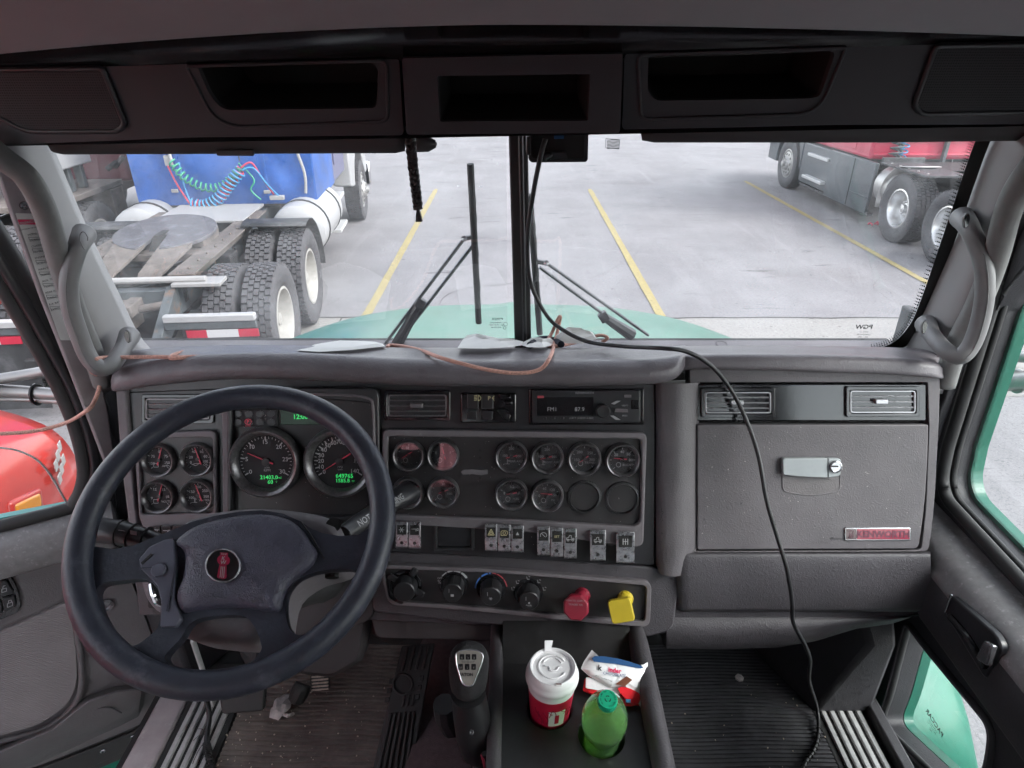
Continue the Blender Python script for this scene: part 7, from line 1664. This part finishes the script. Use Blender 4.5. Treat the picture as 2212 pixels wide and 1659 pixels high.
# sweets
def KP(fr, pts): return pts
KF = Fr(onz(1330, 1470, ZT + .030), (1, .03, -.02), (-.03, .78, .62), (.02, -.62, .78))
def pack(name, label, out, mt, puff, w0=.0):
    t = thing(name, label, 'sweet wrapper', onz(1330, 1480, ZT), 0, 'chocolate wrappers')
    o2 = smooth2(out, 1); uv = [KF.uv(x, y, w0) for x, y in o2]; cu = sum(p[0] for p in uv) / len(uv); cv = sum(p[1] for p in uv) / len(uv)
    rnd = random.Random(len(label))
    rings = []
    for k, h in ((1, 0), (.93, .0016), (.86, puff * .8), (.6, puff), (.25, puff * 1.05), (.02, puff * 1.05)):
        rings.append([KF.p(cu + (u - cu) * k, cv + (v - cv) * k, w0 + h * (1 + .15 * math.sin(i * 1.9 + k * 7))) for i, (u, v) in enumerate(uv)])
    mb = MB(); mb.loft(rings, True, True); return t, mb.build('pack', M[mt], t, smooth=60)
t2, o = pack('sweet_wrapper', 'red and white chocolate wrapper lying under the other', rpoly([(1262, 1468), (1272, 1462), (1390, 1496), (1398, 1520), (1390, 1536), (1345, 1530), (1258, 1494)], 3, 2), 'wrap_red', .008, -.012)
MB().pan(KF, rpoly([(1266, 1463), (1345, 1480), (1340, 1500), (1264, 1488)], 4, 3), -.006, -.002).build('white_face', M['wrap_white'], t2, bevel=.001)
t1, o = pack('sweet_wrapper', 'open white kinder chocolate wrapper on top of the console tray', rpoly([(1280, 1404), (1288, 1420), (1330, 1424), (1392, 1438), (1400, 1428), (1398, 1500), (1390, 1534), (1382, 1526), (1384, 1496), (1350, 1484), (1316, 1486), (1270, 1460), (1255, 1446), (1262, 1430)], 2, 2), 'wrap_white', .007)
pw = .0088
MB().pan(KF, smooth2([(1286, 1418), (1335, 1422), (1385, 1436), (1384, 1443), (1330, 1434), (1284, 1430)], 2), pw - .004, pw).build('navy_band', M['wrap_navy'], t1)
MB().pan(KF, smooth2([(1334, 1487), (1352, 1484), (1372, 1492), (1382, 1500), (1380, 1518), (1366, 1518), (1348, 1506)], 2), pw - .006, pw).build('red_patch', M['wrap_red'], t1)
MB().pan(KF, smooth2([(1330, 1478), (1354, 1460), (1366, 1468), (1350, 1482)], 1), pw - .004, pw).build('chocolate_picture', M['choc'], t1)
mb = MB(); mb.text('k', KF, 1297, 1443, 12, pw + .0006, rot=-9, bold=.035); mb.text('Milk Chocolate Treat', KF, 1305, 1466, 3.4, pw + .0004, rot=-18); mb.build('pack_print', M['print_black'], t1, smooth=0)
mb = MB(); mb.text('inder', KF, 1329, 1448, 10.5, pw + .0006, rot=-9, bold=.035); mb.build('pack_print', M['print_red'], t1, smooth=0)
mb = MB(); mb.text('CHOCOLATE', KF, 1328, 1457, 6.5, pw + .0006, rot=-8); mb.build('pack_print', M['wrap_navy'], t1, smooth=0)
MB().pan(KF, [(1352, 1510), (1362, 1510), (1362, 1517), (1352, 1517)], pw - .003, pw + .001).build('blue_tag', M['hose_blue'], t1)
for k in range(10):
    y = 1434 + k * 9.6; MB().pan(KF, [(1386, y), (1400, y), (1399, y + 4), (1386, y + 4)], .0, .003).build('crimp', M['wrap_white'], t1, bevel=.0005)

# gear shifter
GS = thing('gear_shifter', 'black leather gear shifter with silver shift pattern plate', 'gear shifter', onz(1030, 1690, 1.46))
kc = at(1016, 1490, 1.06); kax = (at(1012, 1400, 1.06) - at(1030, 1640, 1.12)); kax.normalize()
def gp(px, py, zc): return at(px, py, zc)
rings = []
for (px, py, rx, ry, zc) in ((1036, 1660, 14, .016, 1.125), (1034, 1640, 17, .018, 1.12), (1030, 1628, 32, .026, 1.115), (1024, 1590, 40, .030, 1.105), (1018, 1540, 41, .031, 1.09), (1012, 1500, 38, .032, 1.075), (1012, 1465, 43, .035, 1.065), (1013, 1435, 46, .036, 1.055), (1013, 1415, 44, .034, 1.05), (1013, 1403, 34, .026, 1.05), (1013, 1398, 14, .010, 1.05)):
    c = at(px, py, zc + .03); rxm = rx / F * zc
    B = kax.cross(Vector((1, 0, 0))).normalized()
    rings.append([c + Vector((1, 0, 0)) * rxm * math.cos(a) + B * ry * math.sin(a) for a in [2 * math.pi * k / 24 for k in range(24)]])
nr = [[a.lerp(b, t) for a, b in zip(rings[i], rings[i + 1])] for i in range(5) for t in (0,)] 
mb = MB(); mb.loft(rings[:6]); mb.build('grip', M['knob'], GS, smooth=60)
mb = MB(); mb.loft(rings[5:]); mb.build('knob', M['knob_leather'], GS, smooth=60, sub=1)
pn = (CAM - at(1013, 1440, 1.04)).normalized(); pU = Vector((1, 0, 0)); pU = (pU - pn * pU.dot(pn)).normalized()
SF = Fr(at(1013, 1440, 1.043), pU, pn.cross(pU), pn)
pp = rpoly([(984, 1410), (1000, 1404), (1028, 1404), (1044, 1412), (1042, 1428), (1022, 1480), (1010, 1484), (998, 1476), (986, 1436)], [8, 8, 8, 8, 10, 10, 8, 10, 10], 4)
PL = MB().pan(SF, pp, -.02, .003).build('pattern_plate', M['silver'], GS, bevel=.0012)
MB().tube([SF.P(x, y, .0028) for x, y in pp], .0011, 6, closed=True).build('plate_edge', M['chrome'], PL, smooth=180)
for i, (a, b) in enumerate((('R', 'R'), ('5', '1'), ('7', '3'))):
    MB().pan(SF, rr(993 + i * 13, 1413, 1003 + i * 13, 1425, 2), .003, .0036).build('gear_box', M['print_black'], PL)
    MB().pan(SF, rr(990 + i * 14, 1434, 1000 + i * 14, 1447, 2), .003, .0036).build('gear_box', M['print_black'], PL)
mb = MB()
for i, st in enumerate(('R', '1', '3')): mb.text(st, SF, 998 + i * 13, 1421, 5, .0040)
for i, st in enumerate(('LO', '2', '4')): mb.text(st, SF, 995 + i * 14, 1442, 5 if i else 4, .0040)
mb.build('gear_numbers', M['silver'], PL, smooth=0)
mb = MB(); mb.text('EATON', SF, 1007, 1457, 7, .0034, bold=.04); mb.strip(SF, [(998, 1426), (998, 1430), (1024, 1430), (1024, 1426)], .0005, .0034, .0002); mb.strip(SF, [(1011, 1426), (1011, 1433)], .0005, .0034, .0002); mb.build('plate_print', M['print_black'], PL, smooth=0)
MB().loft([[at(978, 1470, 1.075), at(982, 1470, 1.075), at(984, 1498, 1.08), at(979, 1496, 1.08)], [at(974, 1474, 1.085), at(980, 1474, 1.1), at(982, 1500, 1.1), at(976, 1496, 1.09)]]).build('range_switch', M['satin'], GS, bevel=.003)
MB().tube(cr([at(1036, 1640, 1.13), at(1036, 1700, 1.15), at(1034, 1760, 1.2)], 5), .011, 10).build('lever_shaft', M['chassis_dark'], GS)
MB().tube(cr([at(1042, 1630, 1.11), at(1049, 1660, 1.12), at(1050, 1700, 1.15)], 5), .0035, 6).build('air_line', M['hose_red'], GS)
MB().tube(cr([at(1046, 1628, 1.10), at(1054, 1645, 1.11), at(1052, 1690, 1.14)], 5), .0055, 6).build('air_line', M['cable'], GS)
MB().lathe([(.004, -.002), (.004, .0015), (.0025, .002), (.0004, .001)], at(1019, 1582, 1.078), pn, 12).build('grip_screw', M['satin'], GS)
mb = MB(); c = at(962, 1545, 1.16)
mb.tube([c + Vector((0, -.004, .035)), c, c + Vector((.01, .004, -.04))], .02, 10)
mb.build('splitter_housing', M['satin'], GS)

# ================================================================== things on and around the windscreen
DC = thing('dash_camera', 'black square device hanging by the windscreen post', 'dash camera', ony(1206, 320, 1.13))
f = Fr(ony(1206, 320, 1.12), (1, 0, 0), (0, .1, 1), (0, -1, .1))
MB().pan(f, rpoly([(1142, 270), (1272, 270), (1270, 345), (1266, 350), (1148, 351), (1142, 345)], [4, 4, 8, 4, 4, 8], 4), -.022, 0).build('housing', M['satin'], DC, bevel=.003)
MB().pan(f, rr(1150, 276, 1262, 342, 4), 0, .002).build('back_plate', M['black'], DC, bevel=.001)
MB().pan(f, rr(1197, 291, 1218, 300, 1), .002, .0025).build('blue_label', M['wrap_navy'], DC)
MB().pan(f, [(1185, 328), (1222, 328), (1226, 345), (1190, 345)], .002, .008).build('port_cover', M['satin'], DC, bevel=.001)
MB().pan(f, [(1164, 334), (1190, 326), (1196, 338), (1182, 344), (1178, 354), (1172, 345)], .002, .014).build('plug', M['cable'], DC, bevel=.003)
MB().bx(ony(1136, 300, 1.13).x, ony(1146, 300, 1.13).x, 1.10, 1.16, ony(1136, 330, 1.13).z, ony(1136, 290, 1.13).z).build('mount', M['satin'], DC, bevel=.002)
# black power lead, from the device over the dash to the floor
path = [ony(1178, 300, 1.10), ony(1166, 345, 1.10), ony(1150, 430, 1.15), ony(1139, 520, 1.19), ony(1146, 610, 1.22), ony(1180, 680, 1.22)]
path += [ony(1215, 712, 1.20), ony(1270, 738, 1.17), ony(1350, 748, 1.125)]
path += [DF.P(1430, 752, .055), DF.P(1478, 758, .055), DF.P(1520, 778, .045), DF.P(1560, 815, .035), DF.P(1600, 880, .035), DF.P(1636, 975, .05), DF.P(1656, 1080, .06), DF.P(1676, 1150, .06), DF.P(1700, 1230, .06), DF.P(1711, 1300, .05), DF.P(1714, 1345, .03)]
path += [at(1738, 1392, 1.30), at(1750, 1425, 1.36), at(1748, 1470, 1.44), at(1764, 1525, 1.53), onz(1768, 1580, 1.403), onz(1758, 1620, 1.403), onz(1738, 1650, 1.403), onz(1725, 1700, 1.403)]
PC_ = cr(path, 8)
CB = thing('power_lead', 'long black power lead trailing from the dash camera to the floor', 'cable', onz(1740, 1650, 1.40))
MB().tube(PC_, .0042, 8).build('lead', M['cable'], CB, smooth=180)
for i in range(len(PC_) - 26, len(PC_) - 4, 2):
    c = PC_[i]; d = (PC_[i + 1] - c).normalized(); u = d.orthogonal().normalized(); v = d.cross(u)
    MB().tube([c + (u * math.cos(a) + v * math.sin(a)) * .0052 for a in [2 * math.pi * j / 9 for j in range(9)]], .0016, 5, closed=True).build('tape_wrap', M['rubber'], CB)
# pink braided charging cord
CR = thing('braided_cord', 'pink braided charging cord looped along the dash top', 'cable', ony(1100, 760, 1.2))
_l, _b = DF.P(1106, 780, .047), ony(1106, 744, 1.295) + Vector((0, 0, .004))
_tv = (_b - _l).normalized(); TOPF = Fr(_l, (1, 0, 0), _tv, Vector((1, 0, 0)).cross(_tv))
def dt(px, py, lift=.006):                      # point on the dash top, or standing at its back edge
    return TOPF.P(px, py, lift) if py >= 744 else ony(px, py, 1.285) + Vector((0, 0, lift * .5))
pa = [dt(598, 764), dt(540, 765), dt(480, 767), dt(420, 770), dt(372, 774), dt(372, 768), dt(400, 760), dt(450, 755), dt(478, 757), dt(474, 765), dt(420, 771), dt(330, 771), dt(260, 772), ony(222, 773, 1.06), ony(206, 778, 1.04), ony(196, 800, 1.07), ony(216, 815, 1.10), ony(214, 840, 1.09), ony(203, 868, 1.07), ony(190, 885, 1.02), LD.P(150, 910, .03), LD.P(100, 926, .02), LD.P(40, 935, .02), LD.P(-60, 938, .02)]
MB().tube(cr(pa, 6), .0038, 8).build('cord', M['cord_pink'], CR, smooth=180)
pb = [dt(1300, 742), dt(1312, 733), dt(1298, 727), dt(1270, 733), dt(1240, 743), dt(1200, 748), dt(1180, 744), dt(1192, 728, .02), dt(1204, 700, .02), dt(1210, 694, .02), dt(1206, 715, .018), dt(1197, 745, .006), DF.P(1188, 772, .056), DF.P(1166, 798, .071), DF.P(1120, 806, .072), DF.P(1060, 800, .072), DF.P(1000, 786, .068), DF.P(950, 772, .056), dt(910, 757), dt(870, 748), dt(842, 746), dt(836, 751)]
MB().tube(cr(pb, 6), .0038, 8).build('cord', M['cord_pink'], CR, smooth=180)
M['navycloth'] = mat('navy_cloth', (.012, .014, .028), .9, noise=(80, .3))
# napkins and papers
def napkin(label, pts, hump, mt='paper', nm='napkin', back=1.262):
    P = [TOPF.P(x, y, .014) if y >= 746 else ony(x, y, back - .02 + .04 * (744 - y) / 30 * .5) for x, y in pts]
    c = sum(P, Vector()) / len(P); rn = random.Random(len(label)); mb = MB()
    rings = [P] + [[c + (p - c) * k + Vector((0, rn.uniform(-.004, .004), h + rn.uniform(-.002, .004))) for i, p in enumerate(P)] for k, h in ((.8, hump * .5), (.55, hump), (.25, hump * .8))]
    mb.loft(rings, False, True); return mb.build(nm, M[mt], smooth=20, label=label, cat=nm, group='papers on the dash')
napkin('flat white napkin on the dash above the steering wheel', [(642, 757), (680, 744), (730, 737), (800, 738), (826, 742), (832, 748), (760, 756), (690, 760)], .004)
napkin('crumpled white napkin on the dash left of the windscreen post', [(988, 752), (1000, 733), (1010, 724), (1040, 730), (1085, 734), (1130, 738), (1140, 744), (1100, 750), (1050, 753)], .007)
napkin('crumpled tissue with frilled edge on the dash right of the post', [(1200, 726), (1215, 714), (1240, 711), (1262, 713), (1280, 718), (1290, 732), (1260, 742), (1225, 742), (1205, 738)], .010)
napkin('small white dish beside the tissue on the dash', [(1122, 744), (1140, 738), (1168, 734), (1195, 735), (1200, 744), (1175, 750), (1140, 750)], .006, nm='dish')
mb = MB(); mb.tube(cr([dt(1145, 746, .012), dt(1165, 741, .016), dt(1190, 740, .014), dt(1212, 744, .01)], 4), .0075, 8); mb.build('glove', M['navycloth'], label='dark navy cloth glove lying on the dash by the cord', cat='glove', smooth=60)
# braid hanging from the console
BR = thing('hanging_braid', 'black braided leather strap hanging from the overhead console', 'braid', ony(905, 475, 1.02))
for k in range(3):
    P = []
    for i in range(61):
        t = i / 60; px = 886 + 17 * t ** 1.2; py = 288 + 160 * t; c = ony(px, py, 1.045); a = t * 2 * math.pi * 4.5 + k * 2 * math.pi / 3
        P.append(c + Vector((.0048 * math.sin(a), .0035 * math.sin(2 * a), 0)))
    MB().tube(P, .0044, 8, flat=.8).build('strand', M['braid'], BR, smooth=180)
MB().tube([ony(902, 446, 1.043), ony(903, 452, 1.043)], .0075, 10).build('knot', M['braid'], BR)
for dx in (-3, 2, 6): MB().tube([ony(903, 450, 1.043), ony(903 + dx * .6, 462, 1.043), ony(904 + dx, 478, 1.043)], [.004, .0045, .005], 6, flat=.5).build('tassel', M['braid'], BR)
# wipers outside
def wiper(label, blade, arm1, arm2, clamp):
    t = thing('wiper', label, 'wiper', pane_pt(*arm1[1], .05), 0, 'windscreen wipers')
    q = lambda p, o: pane_pt(p[0], p[1], o)
    a, b = blade; n = 12
    B = [q((a[0] + (b[0] - a[0]) * k / n, a[1] + (b[1] - a[1]) * k / n), .010) for k in range(n + 1)]
    MB().tube(B, .0055, 6, flat=1.2).build('wiper_blade', M['rubber'], t)
    mid = ((a[0] + b[0]) / 2, (a[1] + b[1]) / 2); off = 5
    for k0, k1 in ((.22, .46), (.46, .66), (.66, .88), (.12, .34)):
        p0 = (a[0] + (b[0] - a[0]) * k0, a[1] + (b[1] - a[1]) * k0); p1 = (a[0] + (b[0] - a[0]) * k1, a[1] + (b[1] - a[1]) * k1); pm = ((p0[0] + p1[0]) / 2 + off, (p0[1] + p1[1]) / 2)
        MB().tube(cr([q(p0, .016), q(pm, .028), q(p1, .016)], 5), .0032, 6).build('wiper_yoke', M['knob'], t)
    for A in (arm1, arm2): MB().tube([q(A[0], .030), q(A[1], .045)], .0058, 6, flat=.6).build('wiper_arm', M['satin'], t)
    MB().tube([q(arm1[0], .031), q((mid[0], arm1[0][1] - 4), .028)], .0085, 8, flat=.6).build('arm_head', M['satin'], t)
    MB().lathe([(.006, 0), (.006, .004), (.0005, .005)], q(arm1[0], .024), (0, -1, .2), 12).build('arm_pin', M['chrome'], t)
    c = q(clamp, .034); MB().box(c, (.020, .016, .022), Matrix.Rotation(R(35 if clamp[0] < 1106 else -35), 3, 'Y')).build('washer_nozzle', M['satin'], t, bevel=.002)
    MB().tube([c, q(arm2[1], .05)], [.009, .014], 8).build('arm_boot', M['satin'], t)
    return t
wiper('driver side wiper standing upright on the windscreen', ((1016, 354), (1034, 698)), ((1003, 515), (832, 742)), ((1026, 524), (858, 742)), (908, 655))
wiper('passenger side wiper behind the windscreen post', ((1144, 420), (1166, 722)), ((1180, 568), (1400, 724)), ((1166, 578), (1365, 724)), (1304, 684))
